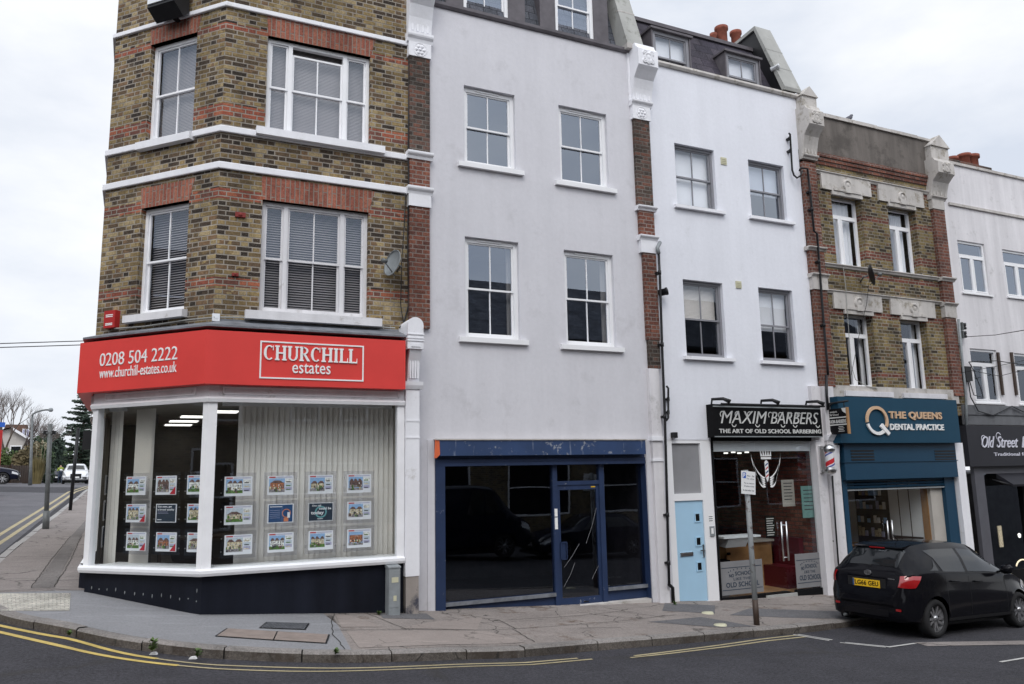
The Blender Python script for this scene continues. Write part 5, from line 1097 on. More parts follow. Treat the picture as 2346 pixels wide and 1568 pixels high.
q = MB(); q.box(F, u_-1.3, u_, -1.9, -1.2, fl, fl+.95); q.build('counter_body', M['wood'], t); q = MB(); q.box(F, u_-1.35, u_+.04, -1.95, -1.14, fl+.95, fl+1.0); q.build('counter_top', M['room'], t)
t = thing('waiting_bench', 'dark red padded bench by the right wall inside the barber shop', 'bench', P(xo1-1, -2.5, fl)); M['maroon'] = plain('maroon_leather', (.10, .012, .018), .4, .1)
q = MB(); q.box(F, xo1-.62, xo1-.1, -1.3, -.5, fl, fl+.45); q.build('seat', M['maroon'], t); q = MB(); q.box(F, xo1-.2, xo1-.08, -1.3, -.5, fl+.45, fl+1.05); q.build('backrest', M['maroon'], t)
for px, py, d_, w_, h_, mt, lb in ((1806, 1130, -.45, .36, .58, 'room', 'pale grey poster hanging in the middle of the barber shop'), (1853, 1150, -.14, .40, .68, 'teal_paper', 'pale green price list poster behind the right barber window')):
    M.setdefault('teal_paper', plain('pale_green_poster', (.16, .30, .28), .7, .1, 8)); u_, z_ = F.at(px, py, d_); t = thing('wall_poster', lb, 'poster', F.p(u_, d_, z_)); q = MB(); q.box(F, u_-w_/2, u_+w_/2, d_-.01, d_, z_-h_/2, z_+h_/2); q.build('sheet', M[mt], t)
    q = MB()
    for k in range(6): q.box(F, u_-w_*.35, u_+w_*(.35-.05*(k % 3)), d_, d_+.003, z_+h_*.35-k*h_*.12, z_+h_*.35-k*h_*.12+.02)
    q.build('print', MK['dark'], t)
t = thing('price_board', 'small black menu board with white lines standing on the barber counter', 'board', F.p(F.at(1765, 1210, -.6)[0], -.6, .9)); c_ = F.rect(1755, 1183, 1776, 1232, -.6); q = MB(); q.box(F, c_[0], c_[1], -.62, -.6, c_[2], c_[3]); q.build('panel', M['black'], t); q = MB()
for k in range(8): q.box(F, c_[0]+.02, c_[1]-.03-.02*(k % 3), -.6, -.596, c_[3]-.06-k*.05, c_[3]-.04-k*.05)
q.build('print', M['silver'], t)
t = thing('barber_mirror', 'large round gold framed mirror on the back wall of the barber shop', 'mirror', P(xo0+.9, -4.9, 1.5)); q = MB(); q.lathe(P(xo0+1.0, -4.95, fl+1.9), F.n, [(.5, 0), (.52, .05), (.46, .06), (.44, .03), (0, .03)], 24); q.build('frame', M['wood'], t)
for k, px in enumerate((1663, 1680, 1694, 1711)):
    u_, z_ = F.at(px, 1040+(k % 2)*-2, -1.5); t = thing('ceiling_spotlight', 'tiny lit ceiling spotlight in the barber shop, '+['leftmost of four', 'second of four from the left', 'third of four from the left', 'rightmost of four'][k], 'spotlight', F.p(u_, -1.5, z_), group='ceiling spotlights in the barber shop'); q = MB(); q.lathe(F.p(u_, -1.5, z_+.03), (0, 0, -1), [(.0, 0), (.05, 0), (.05, .03), (.0, .03)], 10); q.build('lamp', M['lamp'], t)
# chair, mirror shelf
t = thing('barber_chair', 'black barber chair with chrome base inside the left shop window', 'chair', P(xo0+.9, -1.3, fl)); u_ = xo0+.95
q = MB(); q.box(F, u_-.28, u_+.28, -1.6, -1.1, fl+.5, fl+.62); q.build('seat', M['black'], t); q = MB(); q.box(F, u_-.28, u_+.28, -1.72, -1.6, fl+.6, fl+1.2); q.build('backrest', M['black'], t)
for s_ in (-1, 1): q = MB(); q.box(F, u_+s_*.32-.03, u_+s_*.32+.03, -1.6, -1.15, fl+.72, fl+.77); q.build('armrest', M['black'], t)
q = MB(); q.lathe(P(u_, -1.35, fl), (0, 0, 1), [(.3, 0), (.3, .03), (.06, .05), (.05, .5)], 16); q.build('base', M['steel'], t)
t = thing('wash_basin', 'white ceramic basin shelf behind the left barber window', 'basin', P(xo0+.6, -.7, fl+.9)); q = MB(); a, z_ = F.at(1660, 1232, -.6); q.box(F, a-.1, a+.9, -.95, -.5, z_-.02, z_+.02); q.prof(F, [(-.9, z_-.03), (-.85, z_-.2), (-.65, z_-.22), (-.52, z_-.02)], a+.05, a+.6); q.build('basin', M['roller'], t)
# --- white pier strip and barber pole, projecting sign
t = thing('shop_pilaster', 'scuffed white pilaster carrying the barber pole', 'pilaster', F.p(F.at(1900, 1200)[0], .1, 0))
u0, u1 = F.at(1885.5, 1200, .12)[0], F.at(1934, 1200, .12)[0]; um = F.at(1908, 1200, .12)[0]; zt0 = F.at(1900, 886, .1)[1]; q = MB(); q.box(F, u0, um-.03, -.1, .10, -1.6, zt0); q.box(F, um+.03, u1, -.1, .14, -1.6, zt0); q.box(F, um-.03, um+.03, -.1, .05, -1.6, zt0); q.build('shaft', M['old_white'], t)
q = MB(); c_ = F.rect(1912, 997, 1948, 1010, .14); q.prof(F, [(-.05, c_[2]), (.16, c_[2]), (.2, (c_[2]+c_[3])/2), (.26, c_[3]), (-.05, c_[3])], um+.02, u1+.03); q.prof(F, [(-.05, c_[2]-.5), (.14, c_[2]-.5), (.18, c_[2]-.1), (-.05, c_[2]-.1)], um+.02, u1); q.build('capital', M['white'], t)
bp = thing('barber_pole', 'red white striped barber pole with chrome ends on the white pilaster', 'barber pole', F.p(um, .3, 1.5))
ub, zb3 = F.at(1904, 1088, .34); zt3 = F.at(1904, 1018, .34)[1]; H = zt3-zb3; r_ = .105
def pole_mat():
    k = NM('barber_stripes'); sp = k.n('SeparateXYZ'); k.l(k.uvs(), sp.inputs[0]); t_ = k.math('FRACT', k.math('ADD', k.math('MULTIPLY', sp.outputs[0], 1.0), k.math('MULTIPLY', sp.outputs[1], -3.6)))
    k.col(k.ramp(t_, [(0, (.72, .72, .74)), (.36, (.55, .03, .04)), (.72, (.72, .72, .74)), (.80, (.10, .12, .35)), (.93, (.72, .72, .74))], True)); k.ro(.25); return k.m
q = MB(); q.lathe(F.p(ub, .34, zb3), (0, 0, 1), [(r_*.9, H*.24), (r_*.9, H*.74)], 20); q.build('striped_cylinder', pole_mat(), bp)
for a, b in ((0, 1), (1, -1)):
    q = MB(); s_ = 1 if a == 0 else -1; z_ = zb3 if a == 0 else zt3; q.lathe(F.p(ub, .34, z_), (0, 0, s_), [(0, 0), (.04, .005), (r_*.95, H*.06), (r_*1.15, H*.13), (r_*1.2, H*.17), (r_*1.05, H*.22), (r_*1.05, H*.25)], 20); q.build('chrome_cap', M['steel'], bp)
q = MB(); q.box(F, ub-.03, ub+.03, .1, .3, zb3+H*.1, zb3+H*.16); q.box(F, ub-.03, ub+.03, .1, .3, zt3-H*.16, zt3-H*.1); q.box(F, ub-.06, ub+.06, .1, .14, zb3+H*.05, zt3-H*.05); q.build('wall_bracket', M['steel'], bp)
ps = thing('projecting_sign', 'small black double-sided barber sign hanging from an iron bracket by the dental fascia', 'sign', F.p(um, .6, 2.4))
PS = Frame((13.87, 0), 90)     # hangs at right angles to the wall: u runs outwards, normal faces up the street
ua_, zt_ = PS.at(1892, 939); ub_, _ = PS.at(1938, 939); _, zb_2 = PS.at(1915, 995)
q = MB(); q.box(PS, ua_, ub_, -.05, 0, zb_2, zt_); q.build('panel', M['black'], ps)
W, H = ub_-ua_, zt_-zb_2; q = MB()
for z_ in (.62, .34): q.box(PS, ua_+.01, ub_-.01, 0, .004, zb_2+H*z_, zb_2+H*z_+.025)
text_mesh(q, PS, 'MAXIM-BARBERS', ua_+W*.03, ub_-W*.04, zb_2+H*.42, zb_2+H*.56, 0, .004, 0, .02); text_mesh(q, PS, 'Old School', ua_+W*.12, ua_+W*.62, zb_2+H*.72, zb_2+H*.80, 0, .003, 0, .0, .1)
text_mesh(q, PS, 'BARBERS', ua_+W*.2, ua_+W*.55, zb_2+H*.84, zb_2+H*.90, 0, .003)
for k in range(4): q.box(PS, ua_+W*(.58-.03*(k % 2)), ua_+W*(.80+.04*(k % 2)), 0, .003, zb_2+H*(.27-.06*k), zb_2+H*(.29-.06*k))
q.poly(PS, [(ub_-W*.22, zt_), (ub_-W*.17, zt_-H*.13), (ub_-W*.03, zt_-H*.22), (ub_, zt_-H*.22), (ub_, zt_)], 0, .003); q.poly(PS, [(ua_, zb_2), (ua_+W*.2, zb_2), (ua_+W*.12, zb_2+H*.2), (ua_, zb_2+H*.22)], 0, .003)
q.build('lettering', M['silver'], ps)
q = MB(); q.box(PS, ub_, ub_+.03, -.055, .01, zb_2-.01, zt_+.01); q.build('edge_trim', M['wood'], ps)
q = MB(); q.tube([PS.p(.0, -.02, zt_+.12), PS.p(ub_+.06, -.02, zt_+.14)], .022, 8); q.tube([PS.p(ua_+.08, -.02, zt_), PS.p(ua_+.08, -.02, zt_+.13)], .012, 6); q.tube([PS.p(ub_-.06, -.02, zt_), PS.p(ub_-.06, -.02, zt_+.13)], .012, 6); q.box(PS, 0, .03, -.06, .02, zt_-.3, zt_+.22)
q.tube([PS.p(.02, -.02, zt_+.0), PS.p(.25, -.02, zt_+.12)], .012, 6); q.build('bracket', M['iron'], ps)
# --- drainpipes and small fittings on the walls
def pipe(name, label, pts, r, d=.08, mat='iron', clips=(), cat='drainpipe'):
    t = thing(name, label, cat, F.p(F.at(*pts[0])[0], d, 1)); P3 = [F.p(F.at(x, y, dd_)[0], dd_, F.at(x, y, dd_)[1]) for x, y, dd_ in [(p if len(p) == 3 else (*p, d)) for p in pts]]
    q = MB(); q.tube(P3, r, 10); q.build('pipe', M[mat], t)
    for x, y in clips: u_, z_ = F.at(x, y, d); q = MB(); q.tube([F.p(u_, d, z_-.04), F.p(u_, d, z_+.04)], r*1.35, 10); q.box(F, u_-r*1.9, u_+r*1.9, .0, d*.9, z_-.02, z_+.02); q.build('bracket', M[mat], t)
    return t
pipe('drainpipe', 'tall black drainpipe down the left edge of the white barber house', [(1509, 580), (1512, 640), (1517, 800), (1523, 950), (1527, 1100), (1533, 1340)], .027, .19, clips=[(1511, 625), (1517, 790), (1523, 955), (1529, 1180), (1532, 1290)])
pipe('drainpipe', 'short black foot pipe with elbow near the pale blue door', [(1533, 1340, .19), (1541, 1347, .12), (1543, 1384, .1)], .035)
pipe('drainpipe', 'white swan-neck soil pipe at the top of the black drainpipe', [(1509, 582, .19), (1506, 568, .19), (1512, 556, .1)], .04, mat='cab')
pipe('drainpipe', 'black manifold pipes branching on the drainpipe above the blue door', [(1527, 885, .2), (1531, 890, .2), (1531, 958, .2), (1526, 964, .2)], .022, clips=[(1531, 915), (1531, 945)])
pipe('soil_pipe', 'black vent pipe with swan neck high on the right of the barber house', [(1807, 306, .1), (1810, 308, .1), (1815, 390, .1), (1819, 402, .1), (1826, 408, .15), (1834, 403, .2), (1838, 392, .2)], .022, clips=[(1809, 318), (1811, 346)], cat='pipe')
pipe('drainpipe', 'long black drainpipe down the pier left of the dental house', [(1832, 392, .2), (1834, 385, .2), (1850, 387, .18), (1855, 430, .18), (1865, 530, .18), (1872, 536, .18), (1884, 700, .18), (1895, 830, .18), (1897, 860, .18)], .026, .18, clips=[(1856, 440), (1860, 480), (1876, 600), (1888, 745)])
pipe('drainpipe', 'black cable pipe from the iron bracket down past the barber pole', [(1893, 860, .18), (1894, 905, .2), (1897, 940, .2)], .03)
pipe('drainpipe', 'thin black pipe down the white pilaster below the barber pole', [(1907, 1090, .17), (1914, 1200, .17), (1925, 1345, .17)], .018, clips=[(1913, 1240)])
pipe('drainpipe', 'thin dark pipe at the left edge of the cream house', [(2196, 732, .1), (2205, 830, .1), (2213, 905, .1), (2215, 1000, .1)], .03, mat='cab', clips=[(2201, 790)])
def lens_thing(name, label, cat, px, py, d, r, L_, mat='iron', dirv=(-.3, .9, -.2), ball=True):
    u_, z_ = F.at(px, py, d); t = thing(name, label, cat, F.p(u_, 0, z_)); q = MB(); q.tube([F.p(u_, .0, z_+.02), F.p(u_, d*.6, z_)], r*.45, 8); q.build('bracket', M[mat], t)
    q = MB(); a = F.p(u_, d*.6, z_); ax = Vector((dirv[0], -dirv[1], dirv[2])).normalized(); q.lathe(a-ax*L_*.3, ax, [(0, 0), (r, .01), (r, L_*.8), (r*1.15, L_*.8), (r*1.15, L_), (r*.7, L_), (0, L_*.93)], 14); q.build('housing', M[mat], t); return t
lens_thing('security_camera', 'black bullet camera on the pier beside the black drainpipe', 'camera', 1520, 669, .22, .07, .2, dirv=(.9, .5, .25))
lens_thing('security_camera', 'small white bullet camera on the purple mansard roof', 'camera', 1763, 163, -.3, .05, .22, 'roller', dirv=(.6, .8, .2))
t = thing('wall_light', 'small black cube light above the pale blue door', 'light', F.p(F.at(1541, 997)[0], 0, 2)); u_, z_ = F.at(1541, 997); q = MB(); q.box(F, u_-.05, u_+.05, 0, .1, z_-.06, z_+.05); q.build('housing', M['iron'], t); q = MB(); q.box(F, u_-.035, u_+.035, .03, .08, z_-.065, z_-.06); q.build('lens', M['roller'], t)
def dish(label, px, py, r, d, mat, face=(-.55, .75, .25), arm=True):
    u_, z_ = F.at(px, py, d); c = F.p(u_, d, z_); t = thing('satellite_dish', label, 'dish', F.p(u_, 0, z_)); ax = Vector((face[0], -face[1], face[2])).normalized()
    q = MB(); q.lathe(c, ax, [(0, 0)]+[(r*k/6, .18*r*(k/6)**2*1.2) for k in range(1, 7)]+[(r*1.0, .22*r+.012), (r*.97, .22*r+.012)], 28); q.build('reflector', M[mat], t)
    q = MB(); q.tube([c-ax*.02, c-ax*.12, F.p(u_+.12, .0, z_-.05)], .02, 8); q.build('wall_mount', M['galv'], t)
    q = MB(); e_ = c+ax*r*1.0+Vector((0, 0, -r*.1)); q.tube([c+Vector((0, 0, -r*.9)), e_], .012, 6); q.lathe(e_, -ax, [(0, -.03), (.04, -.03), (.035, .06), (0, .06)], 12); q.build('receiver_arm', M['galv'], t); return t
dish('grey mesh satellite dish on the corner building beside the tall pier', 905, 605, .235, .26, 'cab', (-.97, .30, .2))
dish('small black satellite dish between the floors of the dental house', 1991, 632, .25, .35, 'iron', (.72, .62, .15))
# red alarm box, bell boxes, floodlight on the corner building
t = thing('alarm_box', 'red alarm box at the left end of the brick corner wall above the fascia', 'alarm', Cf.p(-2.2, 0, 4.4)); c_ = Cf.rect(238, 712, 263, 751, .1); q = MB(); q.box(Cf, c_[0], c_[1], 0, .1, c_[2], c_[3]); q.build('cover', M['plastic_red'], t); q = MB()
for k in (.72, .62, .22, .14): q.box(Cf, c_[0]+.04, c_[1]-.05, .1, .103, c_[2]+(c_[3]-c_[2])*k, c_[2]+(c_[3]-c_[2])*k+.015)
q.build('print', M['letter'], t)
M['old_red'] = plain('faded_red_box', (.22, .035, .03), .7, .1)
for px, py, w_, lb in ((551, 492, .08, 'small red box on the dark brick left of the lower front window'), (539, 629, .05, 'tiny red bell low on the brick left of the lower front window')):
    t = thing('alarm_sounder', lb, 'alarm', F.p(F.at(px, py)[0], 0, F.at(px, py)[1])); u_, z_ = F.at(px, py, .04); q = MB(); q.box(F, u_-w_, u_+w_, 0, .04, z_-w_*.5, z_+w_*.5); q.build('housing', M['old_red'], t); q = MB(); q.lathe(F.p(u_, .04, z_), F.n, [(w_*.4, 0), (w_*.3, .015), (0, .015)], 12); q.build('bell', M['old_red'], t)
t = thing('floodlight', 'black floodlight with pale glass at the top of the canted brick corner', 'light', Cf.p(-1.3, 0, 10)); c_ = Cf.rect(352, -40, 412, 24, .30); um = (c_[0]+c_[1])/2; q = MB(); q.prof(Cf, [(.08, c_[2]-.0), (.2, c_[2]-.12), (.42, c_[2]+.05), (.42, c_[3]), (.08, c_[3])], c_[0], c_[1]); q.build('housing', M['iron'], t); q = MB(); q.box(Cf, c_[0]+.02, c_[1]-.10, .42, .44, c_[2]+.10, c_[3]-.03); q.build('lens', M['roller'], t); q = MB(); q.box(Cf, um-.04, um+.04, 0, .1, c_[2]-.05, c_[2]+.2); q.build('bracket', M['iron'], t)
# cables on the corner building
def cable(label, pts, r=.008, fr=F, mat='iron', name='cable'):
    t = MB(); t.tube([fr.p(fr.at(x, y, d)[0], d, fr.at(x, y, d)[1]) for x, y, d in pts], r, 5); o = t.build(name, M[mat]); return tag(o, label, 'cable')
cable('thin black cables running down beside the tall brick pier', [(936, 60, .03), (937, 200, .03), (935, 345, .09), (936, 420, .09), (934, 540, .03), (936, 700, .03), (925, 740, .05), (915, 752, .1)], .014)
cable('second thin black cable from the satellite dish to the fascia', [(930, 430, .04), (926, 520, .03), (920, 600, .1), (918, 700, .03), (925, 745, .06)], .008)
cable('pale cable clipped along the bottom of the front brickwork', [(492, 727, .05), (560, 728, .05), (640, 733, .05), (760, 743, .05), (905, 752, .08)], .012, F, 'stone')
cable('pale cable clipped along the bottom of the canted brickwork', [(492, 727, .05), (430, 733, .05), (330, 748, .05), (262, 753, .06)], .012, Cf, 'stone')
t = thing('junction_box', 'small white junction box on the corner angle above the red fascia', 'box', F.p(CX, 0, 4.4)); u_, z_ = F.at(494, 728, .06); q = MB(); q.box(F, u_-.05, u_+.06, .0, .09, z_-.06, z_+.06); q.build('housing', M['roller'], t); q = MB(); q.box(F, u_-.02, u_+.03, .09, .095, z_-.02, z_+.02); q.build('lid', M['roller'], t)
# ---------------------------------------------------------------- brick dental house
stock2 = [(.05, .038, .026), (.10, .073, .038), (.15, .11, .05), (.20, .15, .065), (.25, .185, .08), (.16, .095, .05), (.22, .165, .075)]
dh = thing('dental_house', 'brown brick house with stone lintels over a petrol blue dental shopfront', 'building', (16.5, .5, -.8))
bz = [(F.at(1925, a)[1], F.at(1925, b)[1]) for a, b in ((360, 346), (475, 455), (590, 570), (660, 622), (736, 706), (870, 846))]
bz = [(F.at(2030, 446)[1]-.02, F.at(2030, 430)[1]), (F.at(2010, 520)[1], F.at(2010, 500)[1]), (F.at(2010, 597)[1]-.1, F.at(2010, 578)[1]), (F.at(2020, 652)[1], F.at(2020, 632)[1]), (F.at(2040, 741)[1], F.at(2040, 718)[1]), (F.at(2050, 875)[1], F.at(2050, 855)[1])]
M['brick2'] = brick('brown_stock_brick', stock2, (.30, .27, .22), [(b_-(b_-a_)*.6, b_) for a_, b_ in bz], [(.16, .05, .036), (.20, .065, .045), (.13, .045, .034)], .9)
XD0 = F.at(1884, 700)[0]-.35; XD1 = F.at(2175, 700)[0]+.2
g = [list(F.rect(1911, 452, 1980, 610)), list(F.rect(2041, 478, 2103, 628)), list(F.rect(1940, 721, 2006, 888)), list(F.rect(2070, 734, 2130, 896))]
ZDp = F.at(1995, 378)[1]; ZDt = F.at(1985, 294)[1]
mb = MB(); wall(mb, F, XD0, XD1, 3.2, ZDp, g, .26); mb.build('brick_wall', M['brick2'], dh)
q = MB(); q.box(F, XD0+.1, XD1-.1, -.35, .03, ZDp, ZDt); q.build('parapet', M['cement'], dh)
q = MB(); random.seed(5); u = XD0+.1
while u < XD1-.1: v_ = min(u+random.uniform(.5, 1.0), XD1-.1); q.box(F, u, v_-.01, -.42, .08, ZDt, ZDt+.06+random.uniform(0, .03)); u = v_
q.build('coping', M['stone_old'], dh)
for k in range(3): q = MB(); z_ = ZDp-.09*(k+1); q.box(F, XD0+.2, XD1-.2, -.01, .09-.03*k, z_, z_+.088); q.build('corbel_course', M['brick_red'], dh)
for px, py in ((2000, 420), (2034, 625.5), (2042, 684)):
    z_ = F.at(px, py)[1]; q = MB(); q.prof(F, [(-.01, z_-.04), (.03, z_-.04), (.05, z_), (.08, z_+.02), (.08, z_+.04), (-.01, z_+.055)], XD0+.3, XD1-.25); q.build('string_course', M['stone_old'], dh)
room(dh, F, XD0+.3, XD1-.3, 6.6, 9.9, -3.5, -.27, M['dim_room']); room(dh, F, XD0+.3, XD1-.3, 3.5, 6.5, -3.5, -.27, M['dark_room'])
for i, o in enumerate(g):
    u0, u1 = o[0]-.32, o[1]+.32; z0 = o[3]-.02; hh = .54; q = MB(); q.poly(F, [(u0, z0+.10), (o[0], z0+.10), (o[0], z0), (o[1], z0), (o[1], z0+.10), (u1, z0+.10), (u1, z0+hh), (u0, z0+hh)], -.02, .05)
    um = (u0+u1)/2; q.box(F, o[0]+.05, o[1]-.05, .05, .075, z0+.1, z0+.16); q.lathe(F.p(um, .05, z0+.28), F.n, [(.15, 0), (.14, .04), (.1, .05), (.09, .02), (.04, .05), (0, .06)], 12); q.box(F, um-.1, um+.1, .05, .10, z0+.08, z0+.2); q.build('stone_lintel', M['stone_old'], dh)
    casement(dh, F, o, -.19, M['upvc'], M['glass'], .27, .42 if i % 2 == 0 else .5, .05, ('curtain', (((0, .95),) if i == 0 else ((0, .45), (.55, .95)))) if i < 2 else ('curtain', ((.86, 1.0),)), M['curtain'], (o[0]+.01, o[1]-.01, o[2]+.03, .06, -.05), M['upvc'])
q = MB(); z0 = F.at(2040, 912)[1]; z1 = F.at(2040, 889)[1]; q.box(F, XD0+.35, XD1-.35, -.02, .08, z0-.1, z1); q.build('stone_band', M['stone_old'], dh)
for i in (2, 3): o = g[i]; q = MB(); q.box(F, o[0]-.3, o[1]+.3, .08, .14, z1-.24, z1-.12); q.build('stone_band_block', M['old_white'], dh)
# fascia, shutter box, slats
ds = thing('shop_sign', 'petrol blue fascia with raised copper and white dental practice lettering', 'sign', F.p(F.at(1920, 960)[0], .2, 2)); dF = .36
c_ = F.rect(1923, 913, 2196, 1015, dF); q = MB(); q.box(F, c_[0], c_[1], -.02, dF, c_[2], c_[3]); q.build('panel', M['teal'], ds)
def E_(px, py): return F.at(px, py, dF)
q = MB(); uc, zc_ = E_(2007, 964); ru = E_(2032, 964)[0]-uc; rz = E_(2007, 931)[1]-zc_
def ell(q, a0, a1, mi, w_=.07, n=22):
    for i in range(n):
        a, b = R(a0+(a1-a0)*i/n), R(a0+(a1-a0)*(i+1)/n); q.poly(F, [(uc+ru*math.cos(a), zc_+rz*math.sin(a)), (uc+ru*math.cos(b), zc_+rz*math.sin(b)), (uc+(ru-w_)*math.cos(b), zc_+(rz-w_)*math.sin(b)), (uc+(ru-w_)*math.cos(a), zc_+(rz-w_)*math.sin(a))], dF+.01, dF+.045, mi)
ell(q, -28, 188, 1); ell(q, 196, 322, 0)
a_, b_ = E_(2017, 977), E_(2033, 995); q.poly(F, [(a_[0]-.05, a_[1]-.01), (b_[0]-.02, b_[1]-.03), (b_[0]+.05, b_[1]+.02), (a_[0]+.03, a_[1]+.06)], dF+.01, dF+.05, 0)
q.build('emblem', [M['letter'], M['letter_warm']], ds)
a_ = E_(2036, 960); b_ = E_(2157, 962); zt_, zb_ = E_(2096, 944)[1], E_(2096, 963)[1]; q = MB(); text_mesh(q, F, 'THE QUEENS', a_[0], b_[0], zb_, zt_, dF, .03, 0, .03); q.build('lettering', M['letter_warm'], ds)
a_ = E_(2038, 978); b_ = E_(2161, 980); zt_, zb_ = E_(2100, 972)[1], E_(2100, 986)[1]; q = MB(); text_mesh(q, F, 'DENTAL PRACTICE', a_[0], b_[0], zb_, zt_, dF, .025, 0, .022); q.build('lettering', M['letter'], ds)
dB = .22; xl, xr = F.at(1936, 1060, dB)[0], F.at(2192, 1060, dB)[0]; zb_, zt_ = F.at(2060, 1097, dB)[1], c_[2]
q = MB(); q.box(F, xl, xr, -.02, dB, zb_, zt_+.0); q.box(F, xl-.03, xr+.03, -.02, dB+.02, (zb_+zt_)/2-.02, (zb_+zt_)/2+.0); sb = q.build('shutter_box', M['teal_dark'], dh)
for px in (1976, 2165):
    u_, z_ = F.at(px, 1043, dB); q = MB()
    for k in range(4): q.box(F, u_-.36, u_+.36, dB+.0, dB+.008, z_-.12+k*.065, z_-.085+k*.065)
    q.build('vent_grille', M['iron'], sb)
zs0 = F.at(2060, 1118, .05)[1]; q = MB()
for k in range(3): z_ = zs0+k*(zb_-zs0)/3; q.prof(F, [(.0, z_+.005), (.07, z_+.02), (.08, z_+.05), (.06, z_+(zb_-zs0)/3), (0, z_+(zb_-zs0)/3)], xl+.1, xr-.1)
q.build('shutter_slats', M['teal_dark'], dh); q = MB(); q.box(F, xl+.1, xr-.1, .0, .09, zs0-.03, zs0+.0); q.build('shutter_bar', M['cab'], dh)
q = MB(); q.box(F, xl, xl+.13, -.2, .1, -1.8, zb_); q.build('shutter_guide', M['teal_dark'], dh); q = MB(); q.box(F, xr-.35, xr, -.2, .1, -1.8, zb_); q.build('shutter_guide', M['teal_dark'], dh)
gz = G(16, 0); dd = -.1; q = MB(); q.quad(F, xl+.13, xr-.35, gz, zs0, dd); q.build('shop_window', M['glass_shop'], dh)
q = MB(); uh = F.at(2040, 1240, dd+.05)[0]
for k in (-.05, .1): q.tube([F.p(uh+k, dd+.05, F.at(2040, 1262)[1]), F.p(uh+k, dd+.05, F.at(2040, 1193)[1])], .018, 8)
q.build('door_handle', M['steel'], dh)
q = MB(); P = F.p; x0, x1, fl = xl, xr, gz+.03
q.face([P(x0, -4, fl), P(x1, -4, fl), P(x1, -4, zs0+.3), P(x0, -4, zs0+.3)], None, 0); q.face([P(x1-.3, -.15, fl), P(x1-.3, -.15, zs0+.3), P(x1-.3, -4, zs0+.3), P(x1-.3, -4, fl)], None, 0); q.face([P(x0, -.15, fl), P(x0, -4, fl), P(x0, -4, zs0+.3), P(x0, -.15, zs0+.3)], None, 0); q.face([P(x0, dd, fl), P(x1, dd, fl), P(x1, -4, fl), P(x0, -4, fl)], None, 1); q.face([P(x0, dd, zs0+.3), P(x0, -4, zs0+.3), P(x1, -4, zs0+.3), P(x1, dd, zs0+.3)], None, 0)
q.build('interior', [M['room'], M['wood']], dh)
t = thing('storage_cabinets', 'tall white cabinets with dark shelf niches inside the dental practice', 'cabinet', P(x1-.5, -2, fl)); K = Frame((x1-.75, 0), 90)     # along the right-hand wall, u = -y
q = MB(); q.box(K, -3.95, -.28, -.4, 0, fl, zs0+.2); q.build('carcass', M['roller'], t)
q = MB()
for u_ in (-3.1, -2.65, -2.2, -1.2, -.9, -.6): q.box(K, u_-.01, u_+.01, 0, .008, fl, zs0+.2)
q.box(K, -3.95, -.28, .008, .012, fl+.60, fl+.62); q.build('door_gaps', M['dim_room'], t); q = MB(); q.box(K, -2.2, -1.2, .008, .014, fl+.66, zs0+.1); q.box(K, -1.2, -.3, .008, .014, fl+.66, fl+1.08); q.build('niche', M['darkwood'], t)
q = MB(); random.seed(2)
for r_ in range(5):
    for k in range(19):
        a = -2.15+k*.1
        if random.random() < .75 and (r_ == 0 or a < -1.3): q.box(K, a, a+.07, .014, .05, fl+.68+r_*.34, fl+.68+r_*.34+random.uniform(.1, .24), random.randint(0, 3))
q.build('products', [M['letter'], MK['sky'], MK['lav'], MK['cream']], t)
t = thing('wood_panel', 'orange oak panel at the right side of the dental window', 'panel', P(x1-.8, -.6, fl)); q = MB(); q.box(K, -.27, -.09, -.4, .01, fl, zs0+.15); q.build('board', M['wood'], t); q = MB(); q.box(K, -.085, .0, -.4, .0, fl, zs0+.15); q.build('edge_strip', M['room'], t)
t = thing('reception_desk', 'low oak reception desk inside the dental practice', 'desk', P(x0+1.5, -1.6, fl)); q = MB(); q.box(F, x0+.2, x0+2.3, -2.2, -1.5, fl, fl+.85); q.build('front', M['darkwood'], t); q = MB(); q.box(F, x0+.15, x0+2.35, -2.25, -1.45, fl+.85, fl+.9); q.build('top', M['wood'], t)
t = thing('shop_pilaster', 'white pilaster between the dental shutter and the dark shopfront', 'pilaster', P(F.at(2205, 1150)[0], .1, 0)); a, b = F.at(2196, 1150, .2)[0]+.1, F.at(2214, 1150, .2)[0]+.1; q = MB(); q.box(F, a, b, -.1, .2, -1.9, F.at(2200, 1015, .2)[1]); q.build('shaft', M['white'], t); q = MB(); q.box(F, a-.03, b+.03, -.1, .23, -1.9, -.8); q.build('base', M['white'], t)
cable('thin pale cable hanging down the left window of the dental house', [(1932, 612, .08), (1938, 660, .1), (1943, 740, .05), (1951, 840, .05), (1960, 870, .05), (1985, 885, .1), (2010, 890, .1)], .008, F, 'stone')
cable('thin dark cable looping across the lower dental windows', [(1992, 640, .3), (1985, 700, .1), (1972, 750, .05), (1962, 800, .05), (1950, 860, .05)], .006)
